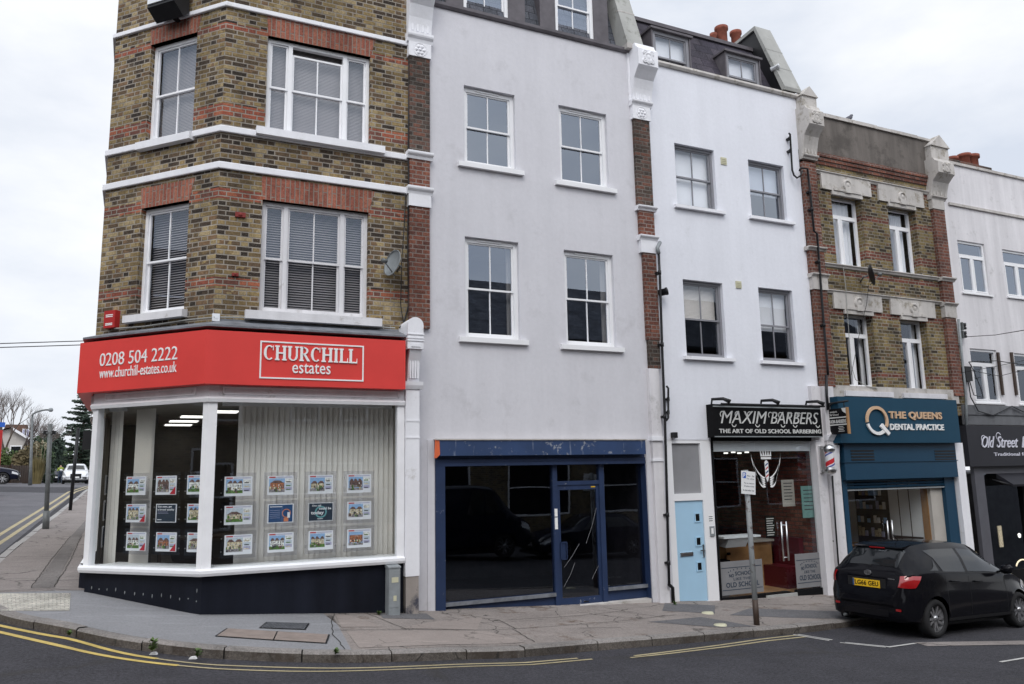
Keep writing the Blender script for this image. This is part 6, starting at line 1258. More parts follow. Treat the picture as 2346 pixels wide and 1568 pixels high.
# pigeon on the parapet
pg = thing('pigeon', 'grey pigeon perched on the dental house parapet', 'bird', F.p(*[F.at(1946, 287, -.1)[0]], -.1, ZDt+.09)); u_ = F.at(1946, 287, -.1)[0]; z_ = ZDt+.09; M['pigeon'] = plain('pigeon_grey', (.10, .10, .12), .8, .3, 20)
q = MB(); q.tube([F.p(u_-.20, -.1, z_+.05), F.p(u_-.1, -.1, z_+.08), F.p(u_, -.1, z_+.12), F.p(u_+.07, -.1, z_+.17), F.p(u_+.09, -.1, z_+.22), F.p(u_+.12, -.1, z_+.23), F.p(u_+.16, -.1, z_+.22)], [.01, .045, .065, .05, .032, .03, .004], 10); q.tube([F.p(u_, -.09, z_), F.p(u_, -.09, z_+.08)], .007, 5); q.tube([F.p(u_+.03, -.12, z_), F.p(u_+.03, -.12, z_+.08)], .007, 5); q.build('body', M['pigeon'], pg)
# ---------------------------------------------------------------- cream house at the right edge
ch_ = thing('cream_house', 'weathered cream rendered house with white casements at the right edge above a dark shopfront', 'building', (21, .5, -1))
XC0 = XD1; XC1 = 27.5; ZCt = F.at(2250, 393)[1]; Zl = F.at(2250, 481)[1]
def rc(*a): return list(F.rect(*a))
A = rc(2200, 556, 2261, 673); B_ = rc(2303, 577, 2363, 683); C_ = rc(2229, 801, 2290, 923); D_ = rc(2330, 812, 2391, 927)
g = [A, B_, C_, D_]; sx0 = F.at(2222, 1150, 0)[0]
mb = MB(); wall(mb, F, XC0, XC1, 2.6, ZCt, g, .1); mb.build('rendered_wall', M['old_white'], ch_)
q = MB(); q.box(F, XC0, XC1, -.35, .05, ZCt, ZCt+.07); q.box(F, XC0+.2, XC1, -.01, .05, Zl-.05, Zl+.02); q.build('coping', M['stone_old'], ch_)
room(ch_, F, XC0+.3, XC1, 6.0, 8.8, -3.5, -.15, M['dim_room']); room(ch_, F, XC0+.3, XC1, 3.0, 5.9, -3.5, -.15, M['dark_room'])
for i, o in enumerate(g): casement(ch_, F, o, -.04, M['upvc'], M['glass_up'] if i < 2 else M['glass'], .28, .5, .06, None, None, (o[0]-.06, o[1]+.08, o[2]+.01, .05, .05), M['upvc'])
# chimney pots behind
zt0 = F.at(2205, 366, -3)[1]; u_ = F.at(2205, 366, -3)[0]; q = MB(); q.box(F, u_-1.1, u_+1.0, -3.8, -2.7, ZCt-1, zt0-.25); co = q.build('chimney', M['brick_dark'], ch_)
for px, py, w_ in ((2180, 362, 16), (2208, 355, 17), (2224, 358, 20)): u_, z_ = F.at(px, py, -3.2); r_ = F.at(px+w_/2, py, -3.2)[0]-u_; q = MB(); q.lathe(F.p(u_, -3.2, z_-.9), (0, 0, 1), [(r_*1.1, 0), (r_*.9, .1), (r_*.9, .78), (r_*1.15, .8), (r_*1.15, .9), (r_*.8, .9), (r_*.8, .6)], 16); q.build('chimney_pot', M['terracotta'], co)
# dark shopfront
M['band'] = render_mat('dark_grey_band', (.15, .155, .165), .15, .15, ((.06, .06, .07), 2, .55, .6)); M['char'] = plain('charcoal_fascia', (.022, .022, .028), .5, .08); M['char2'] = plain('grey_shop_frame', (.10, .10, .115), .5, .1)
z1, z0 = F.at(2290, 930, .05)[1], F.at(2290, 974, .05)[1]; xs_ = F.at(2208, 950, .05)[0]; q = MB(); q.box(F, xs_, XC1, -.01, .05, z0, z1); q.box(F, xs_, XC1, .05, .075, (z0+z1)/2-.0, (z0+z1)/2+.03); q.build('grey_band', M['band'], ch_)
os_ = thing('shop_sign', 'charcoal fascia with white script lettering at the right edge of the picture', 'sign', F.p(21, .2, 2)); c_ = F.rect(2218, 976, 2360, 1068, .2); q = MB(); q.box(F, c_[0], XC1, -.01, .2, c_[2], c_[3]); q.build('panel', M['char'], os_)
M['script'] = plain('pale_script_letter', (.66, .66, .74), .4, .02); q = MB(); a_ = F.at(2246, 1016, .2); zt_, zb_ = F.at(2290, 1000, .2)[1], F.at(2290, 1026, .2)[1]; k_ = F.at(2334, 1016, .2)[0]
text_mesh(q, F, 'Old', a_[0], a_[0]+(k_-a_[0])*.36, zb_, zt_, .2, .02, 0, .0, .35); text_mesh(q, F, 'Street', a_[0]+(k_-a_[0])*.40, k_, zb_, zt_, .2, .02, 0, .0, .35); text_mesh(q, F, 'B', k_+.10, k_+.5, zb_, zt_, .2, .02, 0, .0, .35)
ring(q, F, a_[0]+.12, zt_-.06, .09, .215, 0, .02, 10, 30, 250); ring(q, F, a_[0]+(k_-a_[0])*.47, zt_+.0, .1, .215, 0, .02, 12, 20, 230)
a_ = F.at(2277, 1042, .2); zt_, zb_ = F.at(2310, 1037, .2)[1], F.at(2310, 1047, .2)[1]; text_mesh(q, F, 'Traditional free range', a_[0], a_[0]+2.05, zb_, zt_, .2, .01, 0, .01); q.build('lettering', M['script'], os_)
q = MB(); zt_ = c_[2]; q.box(F, xs_+.1, xs_+.45, -.02, .08, -2, zt_); q.box(F, xs_+.45, XC1, -.02, .06, F.at(2290, 1085, .06)[1], zt_); q.build('shop_surround', M['char2'], ch_)
zt_ = F.at(2290, 1085, .06)[1]; x0 = xs_+.45; q = MB(); 
for a, b in ((x0, x0+.08), (x0+1.55, x0+1.65), (XC1-.1, XC1)): q.box(F, a, b, -.12, .0, -1.9, zt_)
q.box(F, x0, XC1, -.12, .0, -1.9, gz+.2); q.build('shop_frame', M['black'], ch_); q = MB(); q.quad(F, x0, XC1, gz+.1, zt_, -.06); q.build('shop_window', M['glass_shop'], ch_)
room(ch_, F, x0, XC1, -1.5, zt_, -4, -.15, M['dark_room'])
aw = thing('folded_awning', 'grey folded awning under the charcoal fascia', 'awning', F.p(x0, .1, 1.6)); q = MB(); q.prof(F, [(.06, zt_), (.06, zt_-.12), (.45, zt_-.32), (.47, zt_-.27)], x0+.5, XC1); q.build('canopy', M['char'], aw); q = MB(); q.tube([F.p(x0+.3, .08, zt_-.15), F.p(x0+.55, .42, zt_-.3)], .03, 6); q.build('arm', M['iron'], aw)
for px, py, lb in ((2339, 1246, 'curved lit neon arc sign low in the dark shop window'),):
    t = thing('neon_sign', lb, 'sign', F.p(*[F.at(px, py, -.4)[0]], -.4, 0)); M['neon'] = emis('warm_neon', (1, .85, .6), 1.1); q = MB(); u_, z_ = F.at(2344, 1300, -.4); q.tube([F.p(u_+.28*math.cos(R(a)), -.4, F.at(2344, 1312, -.4)[1]+.1+.22*math.sin(R(a))) for a in range(20, 161, 14)], .018, 6); q.build('tube', M['neon'], t)
t = thing('shop_lamp', 'small lit wall lamp in the dark shop window', 'lamp', F.p(21, -1, 1)); u_, z_ = F.at(2336, 1232, -.8); q = MB(); q.lathe(F.p(u_, -.8, F.at(2336, 1233, -.8)[1]), (0, 0, 1), [(0, 0), (.03, .02), (.04, .1), (0, .13)], 10); q.build('bulb', M['lamp'], t)
t = thing('window_notice', 'narrow pale notice in the dark shop window', 'notice', F.p(20, -.1, 0)); c_ = F.rect(2288, 1305-100, 2296, 1254, -.05); q = MB(); q.box(F, c_[0], c_[1], -.06, -.04, c_[2], c_[3]); q.build('sheet', MK['cream'], t)
t = thing('shop_shelves', 'grey shelves of goods in the dark shop window', 'shelves', F.p(20.5, -1.2, 0)); q = MB()
for k in range(4): q.box(F, x0+.3, x0+1.5, -1.5, -1.2, gz+.9+k*.38, gz+.93+k*.38)
q.build('shelf', M['cab'], t); q = MB()
for k in range(4):
    for j in range(7): 
        if random.random() < .7: q.box(F, x0+.34+j*.16, x0+.44+j*.16, -1.4, -1.25, gz+.931+k*.38, gz+1.05+k*.38+random.uniform(0, .08), random.randint(0, 2))
q.build('goods', [MK['road'], MK['red'], MK['lav']], t)
# boxes, insulators, cables on the cream house
t = thing('junction_box', 'black service box with looping cables beside the lower window of the cream house', 'box', F.p(19.6, 0, 3.9)); c_ = F.rect(2213, 840, 2227, 873, .14); q = MB(); q.box(F, c_[0], c_[1], 0, .14, c_[2], c_[3]); q.build('housing', M['iron'], t)
q = MB(); um = (c_[0]+c_[1])/2; q.tube([F.p(um, .1, c_[2]), F.p(um+.02, .1, c_[2]-.4), F.p(um+.25, .1, c_[2]-.75), F.p(um+.8, .1, c_[2]-.85), F.p(um+1.6, .1, c_[2]-.6), F.p(um+2.4, .1, c_[2]-.85)], .014, 5); q.tube([F.p(um+.05, .1, c_[2]), F.p(um+.15, .1, c_[2]-.35), F.p(um+.5, .1, c_[2]-.4), F.p(um+.42, .1, c_[2]-.1), F.p(um+.2, .1, c_[3]), F.p(um+.1, .1, c_[3]+.12), F.p(um+1.2, .1, c_[3]+.2), F.p(um+3, .1, c_[3]+.1)], .012, 5); q.build('cable_loop', M['iron'], t)
for k, (px, py) in enumerate(((2209, 748), (2210, 767))): 
    t = thing('insulator', ('upper', 'lower')[k]+' black cable insulator on the left edge of the cream house', 'insulator', F.p(F.at(px, py)[0], 0, F.at(px, py)[1])); u_, z_ = F.at(px, py, .1); q = MB(); q.lathe(F.p(u_, .1, z_-.08), (0, 0, 1), [(0, 0), (.05, .0), (.05, .05), (.03, .07), (.05, .09), (.05, .16), (0, .16)], 10); q.build('porcelain', M['iron'], t); q = MB(); q.box(F, u_-.08, u_-.05, 0, .12, z_-.1, z_+.1); q.build('bracket', M['galv'], t)
cable('thin telephone wire from the insulator to the upper right', [(2213, 772, .15), (2280, 768, 2), (2346, 757, 4), (2420, 745, 6)], .008)
cable('second telephone wire crossing the cream house', [(2227, 850, .15), (2290, 862, .3), (2346, 848, .3), (2420, 840, .4)], .008)
cable('third telephone wire crossing the lower cream house windows', [(2200, 855, .15), (2290, 838, 1), (2346, 826, 2), (2420, 815, 3)], .006)
for px in (2293, 2324): q = MB(); c_ = F.rect(px-1, 808, px+3, 905, .05); q.box(F, c_[0], c_[1], 0, .05, c_[2], c_[3]); tag(q.build('timber_strip', M['darkwood']), 'narrow dark strip '+('right of the lower left window' if px < 2300 else 'left of the partly seen lower window')+' of the cream house', 'strip')
# ---------------------------------------------------------------- row of houses across the street (seen in the panes)
op = thing('opposite_terrace', 'dark brick terrace with slate roof across the street, reflected in the windows', 'building', (8, -21, 0))
OF = Frame((0, -19.5), 180)       # u runs to -x, normal faces +y
def ou(x): return -x
g2 = []
for x in range(-14, 40, 5): g2 += [[-x-2.6, -x-1.4, 4.2, 6.0], [-x-.6, -x+.6, 4.2, 6.0], [-x-2.4, -x+.8, .1, 2.6]]
mb = MB(); wall(mb, OF, -42, 16, -2.5, 8.3, g2, .1); mb.build('brick_wall', M['brick2'], op)
q = MB(); q.face([OF.p(-42, .3, 8.3), OF.p(16, .3, 8.3), OF.p(16, -5, 12.2), OF.p(-42, -5, 12.2)], [(0, 0), (58, 0), (58, 6.5), (0, 6.5)]); q.face([OF.p(-42, -10, 8.3), OF.p(16, -10, 8.3), OF.p(16, -5, 12.2), OF.p(-42, -5, 12.2)]); q.build('roof', M['slate'], op)
q = MB(); q.box(OF, -42, 16, .2, .36, 8.15, 8.32); q.build('gutter', M['iron'], op)
for o in g2:
    q = MB(); q.box(OF, o[0], o[0]+.08, -.1, 0, o[2], o[3]); q.box(OF, o[1]-.08, o[1], -.1, 0, o[2], o[3]); q.box(OF, o[0]+.08, o[1]-.08, -.1, 0, o[3]-.08, o[3]); q.box(OF, o[0]+.08, o[1]-.08, -.1, 0, o[2], o[2]+.08); q.box(OF, o[0]+.08, o[1]-.08, -.1, -.01, (o[2]+o[3])/2-.03, (o[2]+o[3])/2+.03)
    wn = q.build('window', M['upvc'], op); q = MB(); q.quad(OF, o[0], o[1], o[2], o[3], -.07); q.build('pane', M['black'], wn)
# house on the far corner of the side street, out of the picture but mirrored in the canted window
oc = thing('opposite_corner_house', 'brown brick house on the far corner of the side street, mirrored in the canted window', 'building', (-20, 2, 0)); WF = Frame((-16.5, 0), -90)   # normal faces +x, u = +y
g3 = [[y, y+1.2, z, z+1.7] for y in (-9, -5, -1, 3, 7, 11) for z in (1.4, 4.6)]
mb = MB(); wall(mb, WF, -12, 13, -.5, 8.6, g3, .1); mb.build('brick_wall', M['brick2'], oc); q = MB(); q.face([WF.p(-12, .3, 8.6), WF.p(13, .3, 8.6), WF.p(13, -4, 11.5), WF.p(-12, -4, 11.5)], [(0, 0), (25, 0), (25, 5), (0, 5)]); q.build('roof', M['slate'], oc)
for o in g3:
    q = MB(); q.box(WF, o[0], o[0]+.08, -.1, 0, o[2], o[3]); q.box(WF, o[1]-.08, o[1], -.1, 0, o[2], o[3]); q.box(WF, o[0]+.08, o[1]-.08, -.1, 0, o[3]-.08, o[3]); q.box(WF, o[0]+.08, o[1]-.08, -.1, 0, o[2], o[2]+.08); q.box(WF, o[0]+.08, o[1]-.08, -.1, -.01, (o[2]+o[3])/2-.03, (o[2]+o[3])/2+.03)
    wn = q.build('window', M['upvc'], oc); q = MB(); q.quad(WF, o[0], o[1], o[2], o[3], -.07); q.build('pane', M['black'], wn)
# ---------------------------------------------------------------- cars
def car_paint(name, c, metal=0.0, rough=.12):
    k = NM(name); k.col(c4(c)); k.b.inputs['Metallic'].default_value = metal; k.ro(k.ramp(k.noise(3, 3), [(.3, rough*.8), (.7, rough*1.25)])); k.b.inputs['Coat Weight'].default_value = .1 if c[0] < .1 else 1; k.b.inputs['Coat Roughness'].default_value = .02; k.b.inputs['Specular IOR Level'].default_value = .12 if c[0] < .1 else .5; return k.m
M['paint_black'] = car_paint('black_car_paint', (.006, .006, .008)); M['paint_white'] = car_paint('white_car_paint', (.72, .73, .75), 0, .35); M['paint_navy'] = car_paint('dark_navy_car_paint', (.008, .010, .022)); M['paint_silver'] = car_paint('silver_car_paint', (.35, .36, .38), .6, .35)
M['car_glass'] = glass('tinted_car_glass', (.28, .30, .32), 1.1, .04); M['trim'] = plain('black_trim_plastic', (.012, .012, .013), .55, .1)
M['tail'] = plain('red_tail_lamp', (.30, .010, .012), .12, .05, coat=1.0); M['lamp_clear'] = plain('clear_lamp', (.55, .56, .58), .15, .05, coat=1.0); M['rim'] = plain('alloy_rim', (.42, .42, .43), .3, .05, metal=.85); M['cabin'] = plain('car_interior', (.03, .03, .032), .8, .1)
def cr_(p0, p1, p2, p3, t): return .5*((2*p1)+(-p0+p2)*t+(2*p0-5*p1+4*p2-p3)*t*t+(-p0+3*p1-3*p2+p3)*t*t*t)
def interp(tab, x):
    """smooth (monotone cubic) table lookup: tab rows are (x, v...)"""
    n = len(tab)
    if x <= tab[0][0]: return tab[0][1:]
    if x >= tab[-1][0]: return tab[-1][1:]
    for i in range(n-1):
        if x <= tab[i+1][0]: break
    x0, x1 = tab[i][0], tab[i+1][0]; h = x1-x0; t = (x-x0)/h; out = []
    for j in range(1, len(tab[0])):
        y0, y1 = tab[i][j], tab[i+1][j]; d = (y1-y0)/h
        def sl(k):
            if k <= 0 or k >= n-1: return d
            a = (tab[k][j]-tab[k-1][j])/(tab[k][0]-tab[k-1][0]); b = (tab[k+1][j]-tab[k][j])/(tab[k+1][0]-tab[k][0])
            return 0 if a*b <= 0 else 2*a*b/(a+b)
        m0, m1 = sl(i), sl(i+1); out.append((2*t**3-3*t*t+1)*y0+(t**3-2*t*t+t)*h*m0+(-2*t**3+3*t*t)*y1+(t**3-t*t)*h*m1)
    return out
def make_car(name, label, spec, paint, loc, rz, plate=None, cat='car', group=None):
    """spec: stations rows (x, zbottom, zbelt, ztop, wsill, wbelt, wroof); x from the tail forwards"""
    st, LN, wb0, wb1, wr, W = spec['st'], spec['len'], spec['rear_axle'], spec['front_axle'], spec['wheel_r'], spec['width']
    car = thing(name, label, cat, loc, rz, group, local=True)
    def ringpt(x, s_):
        """s_ 0..1 round half the section from under the sill to the roof centre line"""
        zb, zl, zt, ws, wl, wt = interp(st, x); zt = max(zt, zl+.005)
        pts = [(0, zb), (ws*.8, zb), (ws*.97, zb+.05), (ws, zb+.17), (ws+.012, zb+(zl-zb)*.55), (wl+.012, zl-.13), (wl, zl), (wl*.5+wt*.5, zl+(zt-zl)*.5), (wt, zt-min(.10, (zt-zl)*.25)), (wt*.86, zt-.02*min(1, (zt-zl)*4)), (wt*.4, zt), (0, zt+.006)]
        kk = [0, .10, .16, .22, .34, .46, .52, .64, .76, .84, .92, 1.0]
        i = 0
        while i < len(kk)-2 and s_ > kk[i+1]: i += 1
        t = (s_-kk[i])/(kk[i+1]-kk[i]); return pts[i][0]+(pts[i+1][0]-pts[i][0])*t, pts[i][1]+(pts[i+1][1]-pts[i][1])*t
    ss = [0, .10, .16, .22, .28, .34, .40, .46, .52, .58, .64, .70, .76, .80, .84, .92, 1.0]
    xs = []; x = 0
    while x < LN: xs.append(x); x += .035 if (x < .6 or x > LN-.5) else .09
    xs.append(LN)
    bm = bmesh.new(); grid = []
    for x in xs:
        r = [bm.verts.new((x, -ringpt(x, s_)[0], ringpt(x, s_)[1])) for s_ in ss]; l_ = [bm.verts.new((x, ringpt(x, s_)[0], ringpt(x, s_)[1])) for s_ in reversed(ss[1:-1])]; grid.append(r+l_)
    n = len(grid[0])
    for i in range(len(grid)-1):
        for k in range(n):
            f = bm.faces.new((grid[i][k], grid[i][(k+1) % n], grid[i+1][(k+1) % n], grid[i+1][k])); f.smooth = True
    bm.faces.new(grid[0]); bm.faces.new(list(reversed(grid[-1]))); bmesh.ops.recalc_face_normals(bm, faces=bm.faces)
    me = bpy.data.meshes.new('body'); bm.to_mesh(me); bm.free(); tmp = bpy.data.objects.new('tmp_body', me); COL.objects.link(tmp)
    cut = []
    # wheel arches and the hollow cabin windows
    for xw in (wb0, wb1):
        for s_ in (-1, 1):
            q = MB(); q.lathe((xw, s_*(W/2-.26), wr+.005), (0, s_, 0), [(0, 0), (wr*1.17, 0), (wr*1.17, .5), (0, .5)], 32); cm = q.mesh('cut', []); co = bpy.data.objects.new('cut', cm); COL.objects.link(co); cut.append(co)
    for co in cut: md = tmp.modifiers.new('b', 'BOOLEAN'); md.operation = 'DIFFERENCE'; md.object = co; md.solver = 'EXACT'
    me2 = bpy.data.meshes.new_from_object(tmp.evaluated_get(bpy.context.evaluated_depsgraph_get())); me2.name = 'body'
    for o in cut+[tmp]: bpy.data.objects.remove(o)
    me2.materials.clear(); me2.materials.append(paint)
    for p in me2.polygons: p.material_index = 0; p.use_smooth = True
    body = bpy.data.objects.new('body', me2); COL.objects.link(body); body.parent = car
    me2.set_sharp_from_angle(angle=R(38))
    def patch(name, x0, x1, s0, s1, side, off, mat, par=body, nx=10, ns=6, edge=None, thick=0, xf=None):
        """a panel lying on the body surface; xf(x,s) may bend its outline: returns True inside"""
        q = MB(); V = lambda a, b: surf(a, b, side, off)
        for i in range(nx):
            for j in range(ns):
                def xx(u, v): return (x0(v) if callable(x0) else x0)*(1-u)+(x1(v) if callable(x1) else x1)*u
                def sv(u, v): return (s0(u) if callable(s0) else s0)*(1-v)+(s1(u) if callable(s1) else s1)*v
                c = [(i/nx, j/ns), ((i+1)/nx, j/ns), ((i+1)/nx, (j+1)/ns), (i/nx, (j+1)/ns)]
                q.face([V(xx(*p), sv(*p)) for p in c], None, 0, True)
        return q.build(name, mat, par)
    def surf(x, s_, side, off):
        y, z = ringpt(x, s_); e_ = .01; y2, z2 = ringpt(min(x+e_, LN), s_); y1, z1 = ringpt(x, min(1, s_+.01)); y0, z0 = ringpt(x, max(0, s_-.01))
        tx = Vector((e_, y2-y, z2-z)); ts = Vector((0, y1-y0, z1-z0)); nn = tx.cross(ts)
        if nn.length < 1e-9: nn = Vector((0, 1, 0))
        nn.normalize(); 
        c = Vector((0, y, z-(.6)))
        if nn.dot(Vector(((-1 if x < LN*.3 else 0.2), y, z-.7))) < 0: nn = -nn
        p = Vector((x, y, z))+nn*off; return Vector((p.x, p.y*side, p.z))
    spec['detail'](dict(car=car, body=body, patch=patch, surf=surf, ringpt=ringpt))
    # wheels
    for xw in (wb0, wb1):
        for s_ in (-1, 1):
            c = Vector((xw, s_*(W/2-.02), wr)); ax = Vector((0, s_, 0)); q = MB(); q.lathe(c-ax*.19, ax, [(wr*.5, 0), (wr*.96, 0), (wr, .03), (wr, .16), (wr*.96, .19), (wr*.72, .2), (wr*.70, .17)], 32); ty = q.build('wheel', M['rubber'], car)
            q = MB(); q.lathe(c-ax*.05, ax, [(wr*.72, .05), (wr*.70, .03), (wr*.66, -.06), (wr*.62, -.07)], 32); q.lathe(c-ax*.02, ax, [(wr*.16, -.03), (wr*.15, .015), (0, .02)], 16)
            for k in range(10):
                a = 2*math.pi*k/10+(.14 if k % 2 else -.14)*.6; d_ = Vector((math.cos(a), 0, math.sin(a))); pv = Vector((-math.sin(a), 0, math.cos(a)))
                w0, w1 = wr*.07, wr*.05; a0, a1 = c+d_*wr*.13-ax*.03, c+d_*wr*.69-ax*.02
                q.face([a0-pv*w0, a0+pv*w0, a1+pv*w1, a1-pv*w1]); q.face([a0+pv*w0, a0+pv*w0-ax*.04, a1+pv*w1-ax*.04, a1+pv*w1]); q.face([a0-pv*w0-ax*.04, a0-pv*w0, a1-pv*w1, a1-pv*w1-ax*.04])
            q.build('rim', M['rim'], ty); q = MB(); q.lathe(c-ax*.1, ax, [(wr*.66, 0), (0, .0)], 24); q.build('brake', M['trim'], ty)
    q = MB(); P0 = Frame((0, 0), 0)
    for xw in (wb0, wb1): q.box(P0, xw-wr*1.15, xw+wr*1.15, -(W/2-.26), W/2-.26, .25, .72)
    q.box(P0, wb0, wb1, -(W/2-.15), W/2-.15, .16, .30); q.build('underbody', M['trim'], car)
    return car
def hatch_detail(c):
    patch, surf, car, body = c['patch'], c['surf'], c['car'], c['body']
    for s_ in (-1, 1):
        # side glass: rear door, front door, quarter
        patch('side_window', .98, 1.66, .535, .745, s_, .004, M['car_glass'], nx=10, ns=5) if 0 else None
        patch('side_window', lambda v: .97-.20*v, lambda v: 1.60+.0*v, .54, .745, s_, .006, M['dark_gl'])
        patch('side_window', lambda v: 1.68, lambda v: 2.72-.62*v, lambda u: .545, .745, s_, .006, M['dark_gl'])
        patch('side_window', lambda v: 2.76-.0*v, lambda v: 3.02-.58*v, .545, lambda u: .72-.14*u, s_, .006, M['dark_gl'], nx=5)
        patch('quarter_window', lambda v: .62+.14*v, lambda v: .86-.02*v, .545, lambda u: .565+.065*u, s_, .006, M['dark_gl'], nx=4, ns=3)
        patch('window_trim', .74, 2.9, .530, .541, s_, .004, M['trim'], nx=30, ns=1); patch('door_pillar', lambda v: 1.60, lambda v: 1.68, .54, .75, s_, .0075, M['trim'], nx=2)
        for xd in (.98, 1.64, 2.74): patch('door_gap', lambda v, xd=xd: xd-.0*v, lambda v, xd=xd: xd+.008, .20, .53, s_, .0015, M['trim'], nx=1, ns=14)
        patch('sill_strip', .98, 2.95, .165, .19, s_, .004, M['trim'], nx=20, ns=1)
        patch('swage_line', .7, 2.9, .452, .458, s_, .0035, M['hl'], nx=24, ns=1) if 0 else None
        for xh in (1.12, 1.80): 
            h = MB(); a = surf(xh, .47, s_, .03); b = surf(xh+.19, .47, s_, .03); h.tube([surf(xh, .47, s_, .0), a, b, surf(xh+.19, .47, s_, .0)], .013, 8); h.build('door_handle', M['paint_black'], body)
        h = MB(); m0 = surf(2.62, .55, s_, .0); m1 = m0+Vector((-.02, s_*.12, .04)); m2 = m0+Vector((-.02, s_*.24, .07)); h.tube([m0, m1], .02, 6); h.tube([m0+Vector((0, s_*.08, .02)), m0+Vector((-.01, s_*.12, .05)), m2, m2+Vector((0, s_*.04, 0))], [.035, .075, .075, .03], 12); h.build('mirror', M['paint_black'], body)
        # tail lamp wraps round the rear corner
        bot = [(.03, .58, .80), (.05, .62, .795), (.09, .675, .79), (.15, .735, .79), (.21, .775, .80)]; top = [(.095, .59, .975), (.115, .63, .98), (.155, .685, .985), (.24, .735, .985), (.38, .778, .98)]
        q = MB(); n_ = 5
        for i in range(4):
            for j in range(n_):
                def L3_(k, t):
                    a_, b_ = Vector(bot[k]), Vector(top[k]); p = a_.lerp(b_, t); bul = .022*math.sin(math.pi*min(1, t*.9+.05))+.012; o = Vector((-.6 if k < 3 else -.1, .8, .1)).normalized()*bul; p = p+o; return Vector((p.x, p.y*s_, p.z))
                q.face([L3_(i, j/n_), L3_(i+1, j/n_), L3_(i+1, (j+1)/n_), L3_(i, (j+1)/n_)], None, 0, True)
        q.build('tail_light', M['tail'], body)
        patch('headlight', lambda v: 3.35+.1*v, lambda v: 3.80, .42, .52, s_, .006, M['lamp_clear'], nx=6, ns=4)
        patch('wheel_arch_lip', .28, .98, .225, .24, s_, .0, M['trim'], nx=2, ns=1) if 0 else None
    # rear screen, both halves as one
    q = MB(); nx, ns = 12, 10
    for side in (-1, 1):
        for i in range(nx):
            for j in range(ns):
                V = lambda u, v: surf((.205+.235*u), .80+.2*v+.02*(1-u)*(1-v), side, .006)
                q.face([V(i/nx, j/ns), V((i+1)/nx, j/ns), V((i+1)/nx, (j+1)/ns), V(i/nx, (j+1)/ns)], None, 0, True)
    q.build('rear_window', M['dark_gl'], body)
    q = MB()
    for side in (-1, 1):
        for i in range(10):
            for j in range(6):
                V = lambda u, v: surf(2.30+.72*u, .80+.2*v, side, .006); q.face([V(i/10, j/6), V((i+1)/10, j/6), V((i+1)/10, (j+1)/6), V(i/10, (j+1)/6)], None, 0, True)
    q.build('windscreen', M['dark_gl'], body)
    RF = Frame((0, 0), 0)
    # tailgate frame: faces -x
    T = Frame((0, 0), 90)       # u = -y, n = -x, so (u,d,z)
    zx = lambda z: lerp(z, [.30, .42, .60, .74, .90, 1.0], [.0, -.015, .0, .035, .075, .12])
    q = MB(); q.box(T, -.26, .26, -.047, -.025, .755, .875); pl = q.build('number_plate', M['yellow_plate'], body); q = MB(); text_mesh(q, T, c['plate'], -.215, .235, .778, .855, -.025, .003, 0, .02); q.build('plate_characters', M['black'], pl); q = MB(); q.box(T, -.258, -.228, -.025, -.0225, .757, .873); q.build('plate_band', MK['navy'], pl)
    q = MB(); q.box(T, -.36, .36, -.06, -.035, .74, .905); q.build('plate_recess', M['trim'], body)
    q = MB(); q.box(T, -.52, .52, -.030, -.012, .655, .665); q.box(T, -.70, -.69, -.14, -.06, .665, .95) if 0 else None; q.build('tailgate_gap', M['trim'], body)
    q = MB(); q.tube([surf(.16, .70, -1, .0)+Vector((-.0, .02, 0)), surf(.16, .70, 1, .0)], .008, 5) if 0 else q.box(T, -.36, .36, -.058, -.04, .915, .935); q.build('tailgate_trim', M['paint_black'], body)
    # badge of three ovals
    q = MB(); zc_ = .985; cx_ = .0
    def oval(ru, rz, du=0, dz=0, w_=.012):
        for i in range(24):
            a, b = R(15*i), R(15*(i+1)); f = lambda k, t: (cx_+du+(ru-k)*math.cos(t), zc_+dz+(rz-k)*math.sin(t)); o = [f(0, a), f(0, b), f(w_, b), f(w_, a)]; q.poly(T, o, -.105, -.078)
    oval(.062, .042); oval(.024, .040, w_=.009); oval(.042, .018, 0, .018, .009); q.build('badge', M['rim'], body)
    q = MB(); q.box(T, .38, .50, -.09, -.082, .905, .921); q.build('chrome_lettering', M['rim'], body)
    # spoiler, wiper, brake light, bumper insert, reflectors
    q = MB(); q.prof(Frame((0, 0), 90), [(-.66, 1.468), (-.44, 1.428), (-.385, 1.408), (-.39, 1.395), (-.52, 1.40)], -.47, .47); q.build('spoiler', M['paint_black'], body)
    q = MB(); q.box(T, -.14, .14, -.40, -.368, 1.388, 1.406); q.build('brake_light', M['tail'], body)
    q = MB(); q.tube([(.185, .02, 1.055), (.20, -.0, 1.10), (.245, .35, 1.13)], .010, 6); q.build('wiper', M['trim'], body)
    q = MB(); q.prof(T, [(-.05, .30), (.012, .31), (.015, .42), (-.04, .44)], -.42, .42); q.build('bumper_insert', M['paint_black'], body)
    for s_ in (-1, 1): q = MB(); q.box(T, s_*.56-.06, s_*.56+.06, -.05, -.012, .42, .455); q.build('reflector', M['tail'], body)
    q = MB(); q.tube([(-.0, .45, .24), (.12, .45, .24)], .025, 10); q.build('exhaust', M['galv'], body)
    q = MB(); q.tube([(1.0, 0, 1.50), (.86, 0, 1.60)], .006, 5); q.build('aerial', M['trim'], body)
M['dark_gl'] = plain('dark_tinted_glass', (.012, .014, .016), .02, .05, spec=.55); M['dark_gl2'] = M['dark_gl']
